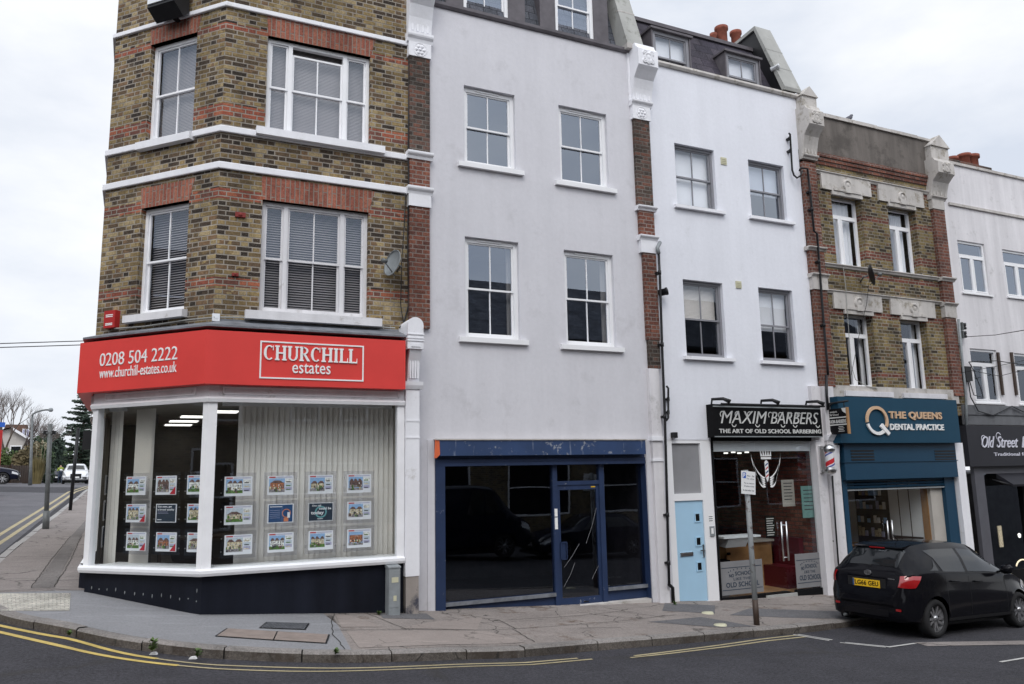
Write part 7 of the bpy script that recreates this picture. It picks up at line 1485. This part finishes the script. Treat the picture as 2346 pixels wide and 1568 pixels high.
HATCH = dict(len=3.95, rear_axle=.66, front_axle=3.17, wheel_r=.305, width=1.695,
  st=[(0, .34, .60, .63, .50, .50, .44), (.03, .27, .72, .74, .61, .58, .50), (.07, .24, .86, .88, .69, .65, .53), (.12, .23, .97, 1.0, .735, .69, .54), (.20, .22, 1.0, 1.10, .785, .73, .54), (.32, .21, 1.01, 1.27, .82, .765, .535), (.44, .20, 1.01, 1.40, .838, .79, .535), (.62, .20, 1.01, 1.46, .847, .805, .55), (1.1, .19, .99, 1.51, .848, .82, .585), (1.6, .19, .97, 1.51, .846, .822, .59), (2.1, .19, .95, 1.475, .846, .82, .58), (2.45, .19, .94, 1.36, .847, .815, .56), (2.75, .19, .93, 1.19, .848, .81, .56), (3.02, .20, .92, 1.03, .846, .79, .58), (3.3, .21, .86, .97, .84, .75, .56), (3.6, .22, .76, .88, .80, .68, .50), (3.8, .23, .66, .75, .70, .58, .42), (3.92, .27, .52, .58, .56, .46, .34), (3.95, .32, .46, .50, .48, .40, .3)],
  detail=None)
def hd(c): c['plate'] = 'LG66 GEU'; hatch_detail(c)
HATCH['detail'] = hd
# placed from its tyre contacts on the road
h1 = hit(2130, 1462, -.115); cx0 = Vector((11.62, -3.02)); ang = R(3.5)
CARX, CARY, CARA = 11.33, -2.93, R(5.0)
gz0 = G(CARX+.66, CARY)-.115; gz1 = G(CARX+3.2, CARY)-.115; pit = math.atan2(gz1-gz0, 2.51)
hc = make_car('parked_hatchback', 'black five-door hatchback with a yellow rear number plate parked at the kerb', HATCH, M['paint_black'], (CARX, CARY, gz0-.66*math.tan(pit)), CARA)
hc.rotation_euler = (0, -pit, CARA)
def simple_detail(front=True, suv=False, plate=None):
    def f(c):
        patch, surf, body = c['patch'], c['surf'], c['body']
        LN_ = c['LN']; a, b = c['win']
        for s_ in (-1, 1):
            m_ = (a+b)/2; patch('side_window', lambda v: a+.25*v, m_-.03, .545, .74, s_, .006, M['dark_gl'], nx=6); patch('side_window', m_+.03, lambda v: b-.45*v, .545, .74, s_, .006, M['dark_gl'], nx=6)
            patch('headlight', LN_-.42, LN_-.07, .40, .50, s_, .008, M['lamp_clear'], nx=5, ns=3); patch('tail_light', .05, .3, .42, .52, s_, .008, M['tail'], nx=4, ns=3)
            h = MB(); m0 = surf(b-.25, .55, s_, 0); h.tube([m0, m0+Vector((0, s_*.08, .02)), m0+Vector((-.01, s_*.12, .05)), m0+Vector((-.01, s_*.26, .06))], [.02, .03, .08, .06], 10); h.build('mirror', c['paint'], body)
        for nm, x0, x1 in (('windscreen', c['ws'][0], c['ws'][1]), ('rear_window', c['rw'][0], c['rw'][1])):
            q = MB()
            for side in (-1, 1):
                for i in range(8):
                    for j in range(5): V = lambda u, v: surf(x0+(x1-x0)*u, .81+.19*v, side, .006); q.face([V(i/8, j/5), V((i+1)/8, j/5), V((i+1)/8, (j+1)/5), V(i/8, (j+1)/5)], None, 0, True)
            q.build(nm, M['dark_gl'], body)
        T = Frame((LN_, 0), -90); q = MB(); zt_, zb_ = c['grille']; q.box(T, -.38, .38, -.06, .012, zb_, zt_); g_ = q.build('grille', M['trim'], body); q = MB(); q.box(T, -.25, .25, .012, .02, zb_+.05, zb_+.16); q.build('number_plate', M['letter'], body)
        for s_ in (-1, 1): q = MB(); q.box(T, s_*.62-.14, s_*.62+.14, -.15, -.0, zb_-.02, zb_+.12); q.build('air_intake', M['trim'], body)
        q = MB(); q.box(T, -.75, .75, -.12, -.0, .22, .30); q.build('bumper_lip', M['trim'], body)
    return f
def mk_simple(name, label, L_, W, H, wr, belt, kind, paint, loc, rz, group=None, van=False):
    w = W/2; hood = belt+.02
    if van: st = [(0, .35, belt, H-.05, w*.92, w*.92, w*.86), (.08, .3, belt, H, w, w, w*.88), (L_*.6, .3, belt, H, w, w, w*.88), (L_*.72, .3, belt, H-.06, w, w, w*.84), (L_*.86, .3, belt-.02, belt+.25, w, w*.97, w*.80), (L_*.9, .3, belt-.05, belt+.05, w*.99, w*.93, w*.75), (L_*.98, .32, belt-.25, belt-.18, w*.9, w*.82, w*.6), (L_, .38, .6, .65, w*.75, w*.7, w*.5)]; ws = (L_*.73, L_*.86); rw = (.02, .06); win = (L_*.55, L_*.8)
    elif kind == 'suv': st = [(0, .40, .75, .8, w*.8, w*.75, w*.6), (.08, .32, belt-.02, belt+.0, w*.92, w*.88, w*.7), (.2, .28, belt, belt+.2, w*.96, w*.92, w*.72), (.6, .25, belt, H-.06, w, w*.95, w*.70), (1.2, .25, belt, H, w, w*.96, w*.70), (2.2, .25, belt-.02, H-.02, w, w*.96, w*.70), (2.7, .25, belt-.03, H-.15, w, w*.95, w*.69), (3.4, .26, belt-.05, belt+.08, w, w*.94, w*.72), (L_-.6, .28, belt-.12, belt-.02, w*.98, w*.88, w*.7), (L_-.15, .30, belt-.25, belt-.16, w*.90, w*.78, w*.6), (L_, .38, .62, .68, w*.78, w*.70, w*.5)]; ws = (2.72, 3.36); rw = (.22, .56); win = (.75, 3.05)
    else: st = [(0, .38, .68, .72, w*.78, w*.74, w*.6), (.1, .28, belt, belt+.04, w*.92, w*.88, w*.7), (.5, .24, belt, belt+.12, w*.98, w*.93, w*.68), (1.1, .22, belt, H-.04, w, w*.95, w*.66), (1.8, .22, belt-.02, H, w, w*.95, w*.67), (2.5, .22, belt-.03, H-.10, w, w*.95, w*.66), (3.2, .23, belt-.05, belt+.06, w, w*.94, w*.7), (L_-.5, .25, belt-.15, belt-.06, w*.97, w*.86, w*.66), (L_-.1, .28, belt-.32, belt-.24, w*.86, w*.74, w*.55), (L_, .36, .55, .6, w*.72, w*.66, w*.45)]; ws = (2.5, 3.15); rw = (.45, 1.05); win = (.95, 2.85)
    def det(c): c.update(LN=L_, win=win, ws=ws, rw=rw, paint=paint, grille=(belt-.25, .42)); simple_detail()(c)
    return make_car(name, label, dict(st=st, len=L_, rear_axle=L_*.2, front_axle=L_*.8, wheel_r=wr, width=W, detail=det), paint, loc, rz, cat='car' if not van else 'van', group=group)
def on_ray(px, py, dist):
    r = ray(px, py); r = r/math.hypot(r.x, r.y); return EYE+r*dist
p1 = on_ray(150, 1110, 72); mk_simple('white_suv', 'white family SUV coming down the side street towards the camera', 4.6, 1.9, 1.65, .37, 1.05, 'suv', M['paint_white'], (p1.x+.35, p1.y+4.6, G(p1.x, p1.y)-.115), R(-86))
p2 = on_ray(192, 1103, 84); mk_simple('silver_suv', 'pale silver car following close behind the white SUV, half hidden by the shop', 4.5, 1.85, 1.62, .36, 1.02, 'suv', M['paint_silver'], (p2.x+.9, p2.y+4.5, G(p2.x, p2.y)-.115), R(-86))
p3 = on_ray(40, 1111, 62); mk_simple('dark_suv', 'dark navy car crossing at the left edge of the picture', 4.5, 1.85, 1.6, .36, 1.02, 'suv', M['paint_navy'], (p3.x-4.4, p3.y-.3, G(p3.x-2, p3.y)-.115), R(4))
p4 = on_ray(113, 1096, 90); mk_simple('grey_saloon', 'dark grey car parked beyond the ornamental grass on the side street', 4.4, 1.8, 1.45, .33, .95, 'car', M['paint_navy'], (p4.x-.6, p4.y+3, G(p4.x, p4.y)-.1), R(-75))
# cars across the street, seen only in the shop glass
oy = -11.2; 
for lb, L_, H, x0, k_, van in (('dark saloon parked across the street, mirrored in the navy shop window', 4.5, 1.45, 16.6, 'car', False),):
    mk_simple('mirrored_saloon', lb, L_, 1.8, H, .33, .95, k_, M['paint_navy'], (x0, oy, G(14, oy)-.115), R(180))
mk_simple('mirrored_van', 'tall dark van parked across the street, mirrored in the navy shop window', 5.2, 2.0, 2.3, .36, 1.25, 'van', M['paint_navy'], (6.6, oy, G(9, oy)-.115), 0, van=True)
# ---------------------------------------------------------------- street furniture
def post(name, label, cat, base, top, r, mat, cap=True):
    t = thing(name, label, cat, base); q = MB(); q.tube([base, top], r, 14); q.build('pole', M[mat], t); return t
b = hit(1733.8, 1432.5); DP = -b.y
z1 = F.at(1712, 1130, DP)[1]; x1 = F.at(1712, 1130, DP)[0]; tp = Vector((x1, b.y, z1))
M['rusty'] = NM('rusting_grey_post'); k = M['rusty']; msk = k.ramp(k.noise(3.2, 7, .7, sc=(1, 1, .8)), [(.56, 0.), (.60, 1.)]); k.col(k.mix(msk, c4((.25, .265, .27)), c4((.07, .05, .045)))); k.ro(.6); M['rusty'] = k.m
t = post('parking_sign', 'leaning grey post with a small white parking plate in front of the barber shop', 'sign', b-Vector((0, 0, .1)), tp+(tp-b)*.18, .043, 'rusty')
q = MB(); q.tube([b-Vector((0, 0, .05)), b+(tp-b)*.19], .048, 14); q.build('rusty_foot', M['darkwood'], t)
t.children[0]; SPF = Frame((tp.x, tp.y), -6)
lean = Matrix.Rotation(R(4.2), 4, SPF.n)
pw_, ph_ = .33, .36; q = MB(); c0 = -.20; q.box(SPF, c0, c0+pw_, .05, .062, -.02, ph_); pl = q
def leaned(mbx):
    o = Vector((tp.x, tp.y, tp.z)); rot = Matrix.Rotation(R(5), 3, 'Y')
    mbx.v = [tuple(o+rot @ (Vector(v)-Vector((o.x, o.y, 0)))) for v in mbx.v]; return mbx
leaned(q).build('plate', M['letter'], t)
q = MB(); q.box(SPF, c0+.02, c0+.10, .062, .0635, ph_-.12, ph_-.025); pb_ = leaned(q).build('parking_symbol', MK['sky'], t)
M['pblue'] = plain('parking_blue', (.03, .12, .50), .4, .02); pb_.data.materials[0] = M['pblue']
q = MB(); text_mesh(q, SPF, 'P', c0+.035, c0+.085, ph_-.11, ph_-.035, .0638, .001, 0, .03); leaned(q).build('symbol_letter', M['letter'], pb_)
q = MB()
for k_, (s_, a, z_) in enumerate((('Mon - Sat', .13, .27), ('8 am - 6.30 pm', .12, .22), ('Pay at machine', .06, .145), ('Display ticket', .06, .095), ('No return within 1 hour', .03, .03))): text_mesh(q, SPF, s_, c0+a, c0+pw_-.03, z_, z_+.028, .0624, .001, 0, .0)
leaned(q).build('plate_print', MK['ink'], t)
b = hit(104.8, 1212); top = on_ray(115.5, 972, (b-EYE).xy.length); 
t = post('street_sign_pole', 'grey steel pole with two small dark plates at its top, nearest on the side pavement', 'pole', b-Vector((0, 0, .1)), top, .057, 'galv')
q = MB(); q.tube([b-Vector((0, 0, .05)), b+(top-b)*.17], .082, 14); q.build('base_sleeve', M['galv'], t); dv = Frame((top.x, top.y), 12); zz = top.z-.26
for s_ in (-1, 1): q = MB(); q.box(dv, *( (.05, .15) if s_ > 0 else (-.15, -.05) ), -.02, .03, zz-.02, zz+.08); q.build('sign_plate', M['iron'], t)
q = MB(); q.box(dv, -.07, .07, .03, .055, zz-.0, zz+.05); q.build('clamp', M['galv'], t)
b = hit(160.5, 1169.6); top = on_ray(179, 984, (b-EYE).xy.length); t = post('black_post', 'slim black post leaning slightly behind the grey sign pole', 'post', b-Vector((0, 0, .1)), top, .055, 'iron'); q = MB(); q.lathe(top, (0, 0, 1), [(.055, 0), (.06, .01), (.03, .05), (0, .06)], 12); q.build('cap', M['iron'], t)
# dark sign panel sticking out beyond the shop's side
pz = on_ray(200, 1008, 24); t = thing('projecting_sign', 'dark rectangular sign just showing beyond the left side of the shop', 'sign', pz); dv = Frame((pz.x, pz.y), 10); q = MB(); q.box(dv, -.10, .55, -.05, .05, pz.z-.26, pz.z+.24); q.build('panel', M['iron'], t); q = MB(); q.tube([dv.p(.5, 0, pz.z-.2), dv.p(1.4, 0, pz.z-.2)], .03, 6); q.build('bracket', M['iron'], t)
# lamp post
d_ = 60; b = on_ray(70, 1100, d_); b.z = G(b.x, b.y)-.1; t1 = on_ray(74, 955, d_)
t = thing('street_lamp', 'tall grey street lamp with a curved arm over the side street', 'lamp', b); q = MB(); q.tube([b, b.lerp(t1, .3), t1], [.12, .09, .07], 10); q.build('pole', M['galv'], t)
q = MB(); pts = [t1]+[on_ray(x, y, d_) for x, y in ((76, 948.5), (84, 944.5), (95, 941), (104, 939.5), (112, 939.5))]; q.tube(pts, .055, 8); q.build('arm', M['galv'], t); q = MB(); e0, e1 = on_ray(110, 939.5, d_), on_ray(122, 939.5, d_); q.tube([e0, e0.lerp(e1, .3), e0.lerp(e1, .8), e1], [.05, .13, .13, .04], 8); q.build('lamp_head', M['cab'], t)
# traffic: red bus edge
pz = on_ray(3, 1030, 40); 
t = thing('bus_shelter_sign', 'narrow red and blue panel at the extreme left edge', 'sign', pz); dv = Frame((pz.x, pz.y), 0); q = MB(); q.box(dv, -1.2, .0, -.05, .05, G(pz.x, pz.y)-.1, on_ray(3, 986, 40).z); q.build('red_panel', M['plastic_red'], t); q = MB(); q.box(dv, -1.2, .06, -.05, .07, on_ray(3, 979, 40).z, on_ray(3, 968, 40).z); q.build('blue_panel', M['pblue'], t)
# pedestrian in hi-vis far up the street
pz = on_ray(137, 1101, 86); pz.z = G(pz.x, pz.y)-.1; t = thing('person', 'distant person in dark clothes and yellow hi-vis top walking beside the white SUV', 'person', pz)
bmp = bpy.data.meshes.new('body'); vs = [(0, 0, .95), (0, 0, 1.15), (0, 0, 1.42), (0, 0, 1.53), (0, 0, 1.66), (.09, 0, .92), (.13, .08, .5), (.14, .0, .08), (.14, -.12, .04), (-.09, 0, .92), (-.13, -.1, .5), (-.13, .1, .08), (-.13, -.02, .04), (.19, 0, 1.4), (.24, .05, 1.12), (.24, -.1, .88), (-.19, 0, 1.4), (-.25, -.04, 1.12), (-.24, -.18, .90)]
es = [(0, 1), (1, 2), (2, 3), (3, 4), (0, 5), (5, 6), (6, 7), (7, 8), (0, 9), (9, 10), (10, 11), (11, 12), (2, 13), (13, 14), (14, 15), (2, 16), (16, 17), (17, 18)]; rr = [.14, .13, .15, .06, .10, .09, .065, .05, .04, .09, .065, .05, .04, .06, .045, .035, .06, .045, .035]
bmp.from_pydata(vs, es, []); ob = bpy.data.objects.new('b', bmp); COL.objects.link(ob); md = ob.modifiers.new('s', 'SKIN'); ob.modifiers.new('ss', 'SUBSURF').levels = 1
for i, v in enumerate(bmp.skin_vertices[0].data if bmp.skin_vertices else []): v.radius = (rr[i], rr[i]); v.use_root = (i == 0)
if not bmp.skin_vertices:
    bm = bmesh.new(); bm.from_mesh(bmp); ly = bm.verts.layers.skin.verify(); bm.verts.ensure_lookup_table()
    for i, v in enumerate(bm.verts): v[ly].radius = (rr[i], rr[i]); v[ly].use_root = (i == 0)
    bm.to_mesh(bmp); bm.free()
me3 = bpy.data.meshes.new_from_object(ob.evaluated_get(bpy.context.evaluated_depsgraph_get())); bpy.data.objects.remove(ob)
M['hivis'] = plain('hi_vis_jacket', (.28, .34, .06), .7, .1); me3.materials.clear(); [me3.materials.append(x) for x in (MK['ink'], M['hivis'], plain('skin', (.45, .28, .2), .6))]
for p in me3.polygons: p.use_smooth = True; p.material_index = 1 if 1.15 < p.center.z < 1.45 else (2 if p.center.z > 1.5 else 0)
bo = bpy.data.objects.new('body', me3); COL.objects.link(bo); bo.parent = t
# weeds by the kerb, litter
def weed(label, px, py, off, n, h, sd_):
    p = hit(px, py, off); rn = random.Random(sd_); q = MB()
    for k in range(n):
        a = rn.uniform(0, 6.28); r_ = rn.uniform(.02, h*.7); z = rn.uniform(.2, 1)*h; c = p+Vector((r_*.5*math.cos(a), r_*.5*math.sin(a), z)); s_ = rn.uniform(.012, .028); t1, t2 = Vector((math.cos(a), math.sin(a), rn.uniform(-.3, .8))).normalized()*s_*1.6, Vector((-math.sin(a), math.cos(a), .2))*s_
        q.face([c-t1, c-t2*.7, c+t1, c+t2*.7]); 
        if k % 3 == 0: q.tube([p, p.lerp(c, .6), c], .0025, 3)
    return tag(q.build('weed', M['green']), label, 'weed')
for i, (lb, px, py, n, h) in enumerate((('larger green weed tuft growing at the kerb below the canted window', 349, 1492, 60, .13), ('small leafy weed in the kerb gutter left of the tan kerb stones', 452, 1507, 34, .10), ('low green weed in the kerb at the left', 158, 1456, 20, .05), ('round green weed on top of the kerb by the tan paving', 769, 1499, 34, .06), ('tiny weed at the foot of the meter cabinet', 868, 1409, 24, .05), ('sparse weed by the pale blue door frame', 1545, 1386, 18, .06))): weed(lb, px, py, -.06 if i < 2 else 0, n, h, i)
for i, (lb, px, py) in enumerate((('white scrap of litter in the gutter below the larger weed', 351, 1500), ('white scrap of litter in the gutter beside the small leafy weed', 441, 1510))):
    p = hit(px, py, -.11); q = MB(); q.poly(Frame((p.x, p.y), 30), [(-.04, p.z), (.05, p.z), (.03, p.z+.03), (-.02, p.z+.025)], -.02, .02); tag(q.build('litter', M['letter']), lb, 'litter')
# manhole covers
def cover(name, label, px4, mat, rim=True):
    pts = [hit(*p) for p in px4]; q = MB(); n = 4
    q.face([(p.x, p.y, G(p.x, p.y)+.012) for p in pts], [(0, 0), (.6, 0), (.6, .4), (0, .4)]); o = thing(name, label, 'cover', pts[0]); q.build('plate', mat, o); q = MB(); cc = sum(pts, Vector())/4
    for i in range(4): a, b = pts[i], pts[(i+1) % 4]; a2, b2 = a+(a-cc)*.07, b+(b-cc)*.07; q.face([(v.x, v.y, G(v.x, v.y)+.009) for v in (a, b, b2, a2)])
    q.build('frame', M['iron'], o)
M['coverplate'] = brick('manhole_plate', [(.10, .105, .115), (.12, .125, .135)], (.06, .06, .065), bw=.05, bh=.05, bond=False, gap=.012); M['coverpink'] = plain('concrete_filled_cover', (.25, .205, .18), .9, .15, 6)
cover('manhole_cover', 'dark blue-grey metal cover set in the grey pavement near the plinth', [(597, 1440), (697, 1444), (706, 1430), (613, 1427)], M['coverplate']); cover('manhole_cover', 'left half of the pinkish concrete-filled cover pair', [(497, 1459), (625, 1468), (634, 1449), (522, 1442)], M['coverpink']); cover('manhole_cover', 'right half of the pinkish concrete-filled cover pair', [(628, 1468), (745, 1475), (752, 1456), (637, 1449)], M['coverpink'])
for i, (px, py) in enumerate(((1621, 1406), (1650, 1434))): p = hit(px, py); t = thing('stopcock_cover', ('pale oval cover in the pavement nearest the blue door', 'pale oval cover in the dark patch near the kerb')[i], 'cover', p); q = MB(); q.lathe((p.x, p.y, G(p.x, p.y)+.0), (-.04, .0, 1), [(.11, -.01), (.10, .022), (0, .024)], 20); q.build('lid', M['cream'], t)
# overhead wires at the left
for i, (y0, y1) in enumerate(((787, 781), (796, 790))):
    a = on_ray(-1200, y0+30, 70); b = on_ray(239, y1-1, 15.2); q = MB(); q.tube([a, a.lerp(b, .5)-Vector((0, 0, .1)), b], [.03, .02, .008], 4); tag(q.build('overhead_wire', M['iron']), ('upper', 'lower')[i]+' of two overhead wires crossing the sky left of the red sign', 'wire')
# ---------------------------------------------------------------- trees, hedges and houses up the side street
M['bark'] = plain('bark', (.10, .08, .065), .9, .3, 4); M['bark2'] = plain('grey_twig_bark', (.13, .105, .095), .9, .2, 4)
def leafmat(name, a, b):
    k = NM(name); k.col(k.mix(k.ramp(k.noise(.9, 4), [(.35, 0.), (.65, 1.)]), c4(a), c4(b))); k.ro(.8); return k.m
M['cedar'] = leafmat('cedar_needles', (.018, .035, .025), (.05, .075, .05)); M['hedge'] = leafmat('hedge_leaves', (.03, .06, .015), (.09, .12, .03)); M['ochre'] = leafmat('ornamental_grass_blades', (.22, .17, .07), (.12, .10, .04)); M['ochre2'] = leafmat('pale_plumes', (.38, .34, .24), (.28, .25, .17)); M['brownleaf'] = leafmat('winter_shrub_leaves', (.07, .055, .03), (.13, .10, .045)); M['ever'] = leafmat('evergreen_leaves', (.02, .04, .018), (.05, .08, .03))
def leaves(q, c, r, n, s_, rn, flat=1.0):
    for _ in range(n):
        v = Vector((rn.gauss(0, 1), rn.gauss(0, 1), rn.gauss(0, 1))).normalized()*rn.random()**.4; p = c+Vector((v.x*r[0], v.y*r[1], v.z*r[2])); a = Vector((rn.uniform(-1, 1), rn.uniform(-1, 1), rn.uniform(-1, 1)*flat)).normalized(); b = a.orthogonal().normalized(); k = s_*rn.uniform(.6, 1.4); q.face([p-a*k, p-b*k*.5, p+a*k, p+b*k*.5])
def bare_tree(name, label, base, H, sd_, spread=.55, depth=6):
    rn = random.Random(sd_); t = thing(name, label, 'tree', base, group=None); tr = MB(); tw = MB()
    def br(p, d, L_, r, k):
        n_ = p+d*L_; mid = p.lerp(n_, .5)+Vector((rn.uniform(-1, 1), rn.uniform(-1, 1), 0))*L_*.05; (tr if k < 2 else tw).tube([p, mid, n_], [r, r*.85, r*.7], 6 if k < 3 else 3, cap=False)
        if k >= depth: return
        for j in range(3 if k < 5 else 2):
            a = rn.uniform(0, 6.28); o = d.orthogonal().normalized(); o.rotate(Matrix.Rotation(a, 3, d)); nd = (d+o*rn.uniform(.35, .85)*spread*1.6+Vector((0, 0, .18))).normalized(); br(n_ if j else p.lerp(n_, .75), nd, L_*rn.uniform(.62, .82), r*.6, k+1)
    br(Vector(base), Vector((rn.uniform(-.05, .05), 0, 1)).normalized(), H*.25, H*.015, 0); tr.build('trunk', M['bark'], t); tw.build('crown', M['bark2'], t); return t
def cedar(name, label, base, H, W, sd_):
    rn = random.Random(sd_); t = thing(name, label, 'tree', base); q = MB(); tr = MB(); b = Vector(base); tr.tube([b, b+Vector((.2, 0, H*.5)), b+Vector((.5, 0, H*.98))], [H*.03, H*.018, .03], 8)
    z = H*.12
    while z < H*.97:
        k = 1-(z/H); w = W*(.25+.75*k**.7)*rn.uniform(.55, 1.1)
        for j in range(rn.randint(3, 5)):
            a = rn.uniform(0, 6.28); d = Vector((math.cos(a), math.sin(a), rn.uniform(-.02, .30))).normalized(); s0 = b+Vector((.5*z/H, 0, z)); tr.tube([s0, s0+d*w*.6, s0+d*w+Vector((0, 0, -.04*w))], [.09*k+.03, .05, .02], 4)
            nn = int(w*9)
            for i in range(nn): f = (i+.5)/nn; leaves(q, s0+d*w*f+Vector((0, 0, -.03*w*f)), (.28+.5*(1-f), .28+.5*(1-f), .13), 9, .13, rn, .4)
        z += H*.035
    tr.build('trunk', M['bark'], t); q.build('crown', M['cedar'], t); return t
def bush(name, label, base, r, n, s_, mat, sd_, cat='bush'):
    rn = random.Random(sd_); t = thing(name, label, cat, base); q = MB(); tr = MB(); b = Vector(base)
    for _ in range(9): c = b+Vector((rn.uniform(-.7, .7)*r[0], rn.uniform(-.7, .7)*r[1], rn.uniform(.15, 1.5)*r[2])); tr.tube([b, b.lerp(c, .6), c], [.05, .03, .01], 4); leaves(q, c, (r[0]*.5, r[1]*.5, r[2]*.5), n//9, s_, rn)
    tr.build('stems', M['bark'], t); q.build('foliage', M[mat], t); return t
def gp(px, dist): p = on_ray(px, 1100, dist); p.z = G(p.x, p.y)-.1; return p
cedar('cedar_tree', 'tall dark cedar with layered branches and a pointed top behind the black post', gp(176, 105), 105*.098, 3.6, 1)
bush('evergreen_tree', 'dark evergreen tree between the lamp post and the cedar', gp(103, 100), (1.7, 2, 3.0), 2600, .26, 'cedar', 2, 'tree')
bush('evergreen_tree', 'dark low evergreen mass right of the cedar beside the shop', gp(206, 112), (4, 3, 2.3), 1600, .25, 'ever', 12, 'tree')
bush('evergreen_tree', 'dark low trees behind the white SUV below the cedar', gp(150, 120), (4.0, 3, 2.4), 2400, .28, 'ever', 13, 'tree')
bush('leafy_shrub', 'tall brownish green shrub right of the gabled house', gp(62, 74), (.95, 1.2, 2.0), 2600, .14, 'brownleaf', 3)
bush('leafy_shrub', 'green ivy-covered shrub below the street lamp', gp(88, 78), (1.0, 1.2, 2.1), 2400, .13, 'ever', 4)
bush('hedge', 'dark green hedge above the wooden fence at the left', gp(26, 76), (1.7, 1.2, 1.5), 3400, .13, 'hedge', 5, 'hedge')
# ornamental grass
rn = random.Random(6); p = gp(84, 70); t = thing('ornamental_grass', 'tall yellow ornamental grass clump beside the grey parked car', 'grass clump', p); q = MB()
for _ in range(420):
    a = rn.uniform(0, 6.28); r_ = rn.uniform(.05, .3); b0 = p+Vector((r_*math.cos(a), r_*math.sin(a), 0)); e_ = b0+Vector((math.cos(a)*rn.uniform(.1, .5), math.sin(a)*rn.uniform(.1, .5), rn.uniform(.9, 2.2))); s_ = Vector((-math.sin(a), math.cos(a), 0))*.025; m_ = b0.lerp(e_, .55)+Vector((0, 0, .25)); q.face([b0-s_, b0+s_, m_+s_, m_-s_]); q.face([m_-s_, m_+s_, e_])
q.build('blades', M['ochre'], t)
q = MB()
for _ in range(3): a = rn.uniform(0, 6.28); b0 = p+Vector((.2*math.cos(a), .2*math.sin(a), 0)); e_ = p+Vector((.4*math.cos(a), .3*math.sin(a), rn.uniform(2.8, 3.7))); q.tube([b0, e_], .012, 3); leaves(q, e_, (.08, .08, .35), 24, .09, rn)
q.build('plumes', M['ochre2'], t)
bare_tree('bare_tree', 'large bare winter tree reaching in at the left edge of the sky', gp(8, 78), 78*.125, 21, .42, 7)
bare_tree('bare_tree', 'smaller bare tree in front of the gabled house at the left', gp(38, 80), 80*.10, 22, .5, 6)
bare_tree('bare_tree', 'pale bare tree showing just left of the shop corner', gp(203, 90), 90*.14, 23, .7, 6)
bare_tree('bare_tree', 'thin bare tree behind the street lamp', gp(88, 95), 95*.09, 24, .45, 6)
# fence
p0, p1_ = gp(-30, 68), gp(66, 72); t = thing('timber_fence', 'dark brown close-boarded fence behind the dark car at the left', 'fence', p0); dx = (p1_-p0); an = -math.degrees(math.atan2(dx.y, dx.x)); ff = Frame((p0.x, p0.y), an); LL = dx.xy.length
q = MB(); x = 0
while x < LL: q.box(ff, x, x+.13, 0, .02+.012*(int(x/.14) % 2), p0.z, p0.z+1.3); x += .14
q.build('boards', M['darkwood'], t)
for k in range(int(LL/2.5)+1): q = MB(); q.box(ff, k*2.5-.05, k*2.5+.05, .035, .13, p0.z, p0.z+1.4); q.build('post', M['darkwood'], t)
# gabled house with white bargeboard, flat-roofed dormer house behind
M['housewall'] = render_mat('pale_house_wall', (.50, .47, .44), .1, .1); M['tile'] = brick('brown_roof_tiles', [(.10, .06, .045), (.13, .075, .055), (.08, .055, .045)], (.04, .03, .03), bw=.25, bh=.2, bond=False)
p = gp(20, 86); t = thing('gabled_house', 'house with a white bargeboard sloping down to the right behind the bare trees', 'house', p); hf = Frame((p.x, p.y), -6)
q = MB(); zr = on_ray(15, 979, 86).z; ze = on_ray(62, 1006, 86).z; ur = -.15; ue = 1.25; q.poly(hf, [(ur-5, p.z-1), (ue, p.z-1), (ue, ze-.1), (ur, zr-.1), (ur-5, ze-.6)], -6, 0); q.build('wall', M['housewall'], t)
q = MB(); q.face([hf.p(ur, .4, zr), hf.p(ue+.4, .4, ze-.15), hf.p(ue+.4, -6, ze-.15), hf.p(ur, -6, zr)], [(0, 0), (0, 3), (6, 3), (6, 0)]); q.face([hf.p(ur, .4, zr), hf.p(ur-5.3, .4, ze-.8), hf.p(ur-5.3, -6, ze-.8), hf.p(ur, -6, zr)]); rf = q.build('roof', M['tile'], t); q = MB(); q.poly(hf, [(ur, zr-.22), (ue+.45, ze-.38), (ue+.45, ze-.12), (ur, zr+.04)], .4, .46); q.build('bargeboard', M['white'], rf)
q = MB(); q.box(hf, -.1, .8, 0, .05, ze-1.7, ze-.6); wn = q.build('window', M['upvc'], t); q = MB(); q.quad(hf, -.02, .72, ze-1.6, ze-.7, .06); q.build('pane', M['dark_gl'], wn)
p = gp(38, 100); t = thing('brown_house', 'brown hipped roof house with two pale dormer windows behind the street lamp', 'house', p); hf = Frame((p.x, p.y), -6); zt = on_ray(40, 972, 100).z; zb = on_ray(40, 1010, 100).z
q = MB(); q.box(hf, -1.6, .9, -6, 0, p.z-1, zb); q.build('wall', M['brick_dark'], t); q = MB(); A = [hf.p(-1.9, .3, zb), hf.p(1.1, .3, zb), hf.p(1.1, -6.3, zb), hf.p(-1.9, -6.3, zb)]; B2 = [hf.p(-1.4, -.8, zt), hf.p(.6, -.8, zt), hf.p(.6, -5, zt), hf.p(-1.4, -5, zt)]
for i in range(4): q.face([A[i], A[(i+1) % 4], B2[(i+1) % 4], B2[i]])
q.face(B2); q.build('roof', M['tile'], t)
for u_ in (.15, .52): q = MB(); q.box(hf, u_, u_+.27, -.8, .1, zb+.35, zt-.5); wn = q.build('window', M['upvc'], t); q = MB(); q.quad(hf, u_+.04, u_+.23, zb+.42, zt-.58, .11); q.build('pane', MK['lav'], wn)
# distant tree line closing the street
rn = random.Random(9); q = MB()
for k in range(150): x = rn.uniform(-75, 30); c = Vector((x, rn.uniform(150, 165), G(x, 150)+rn.uniform(0, 5.0))); leaves(q, c, (3, 2, 1.8), 30, .8, rn)
o = q.build('distant_trees', M['ever']); tag(o, 'far dark line of trees closing the end of the side street', 'trees', kind='stuff')
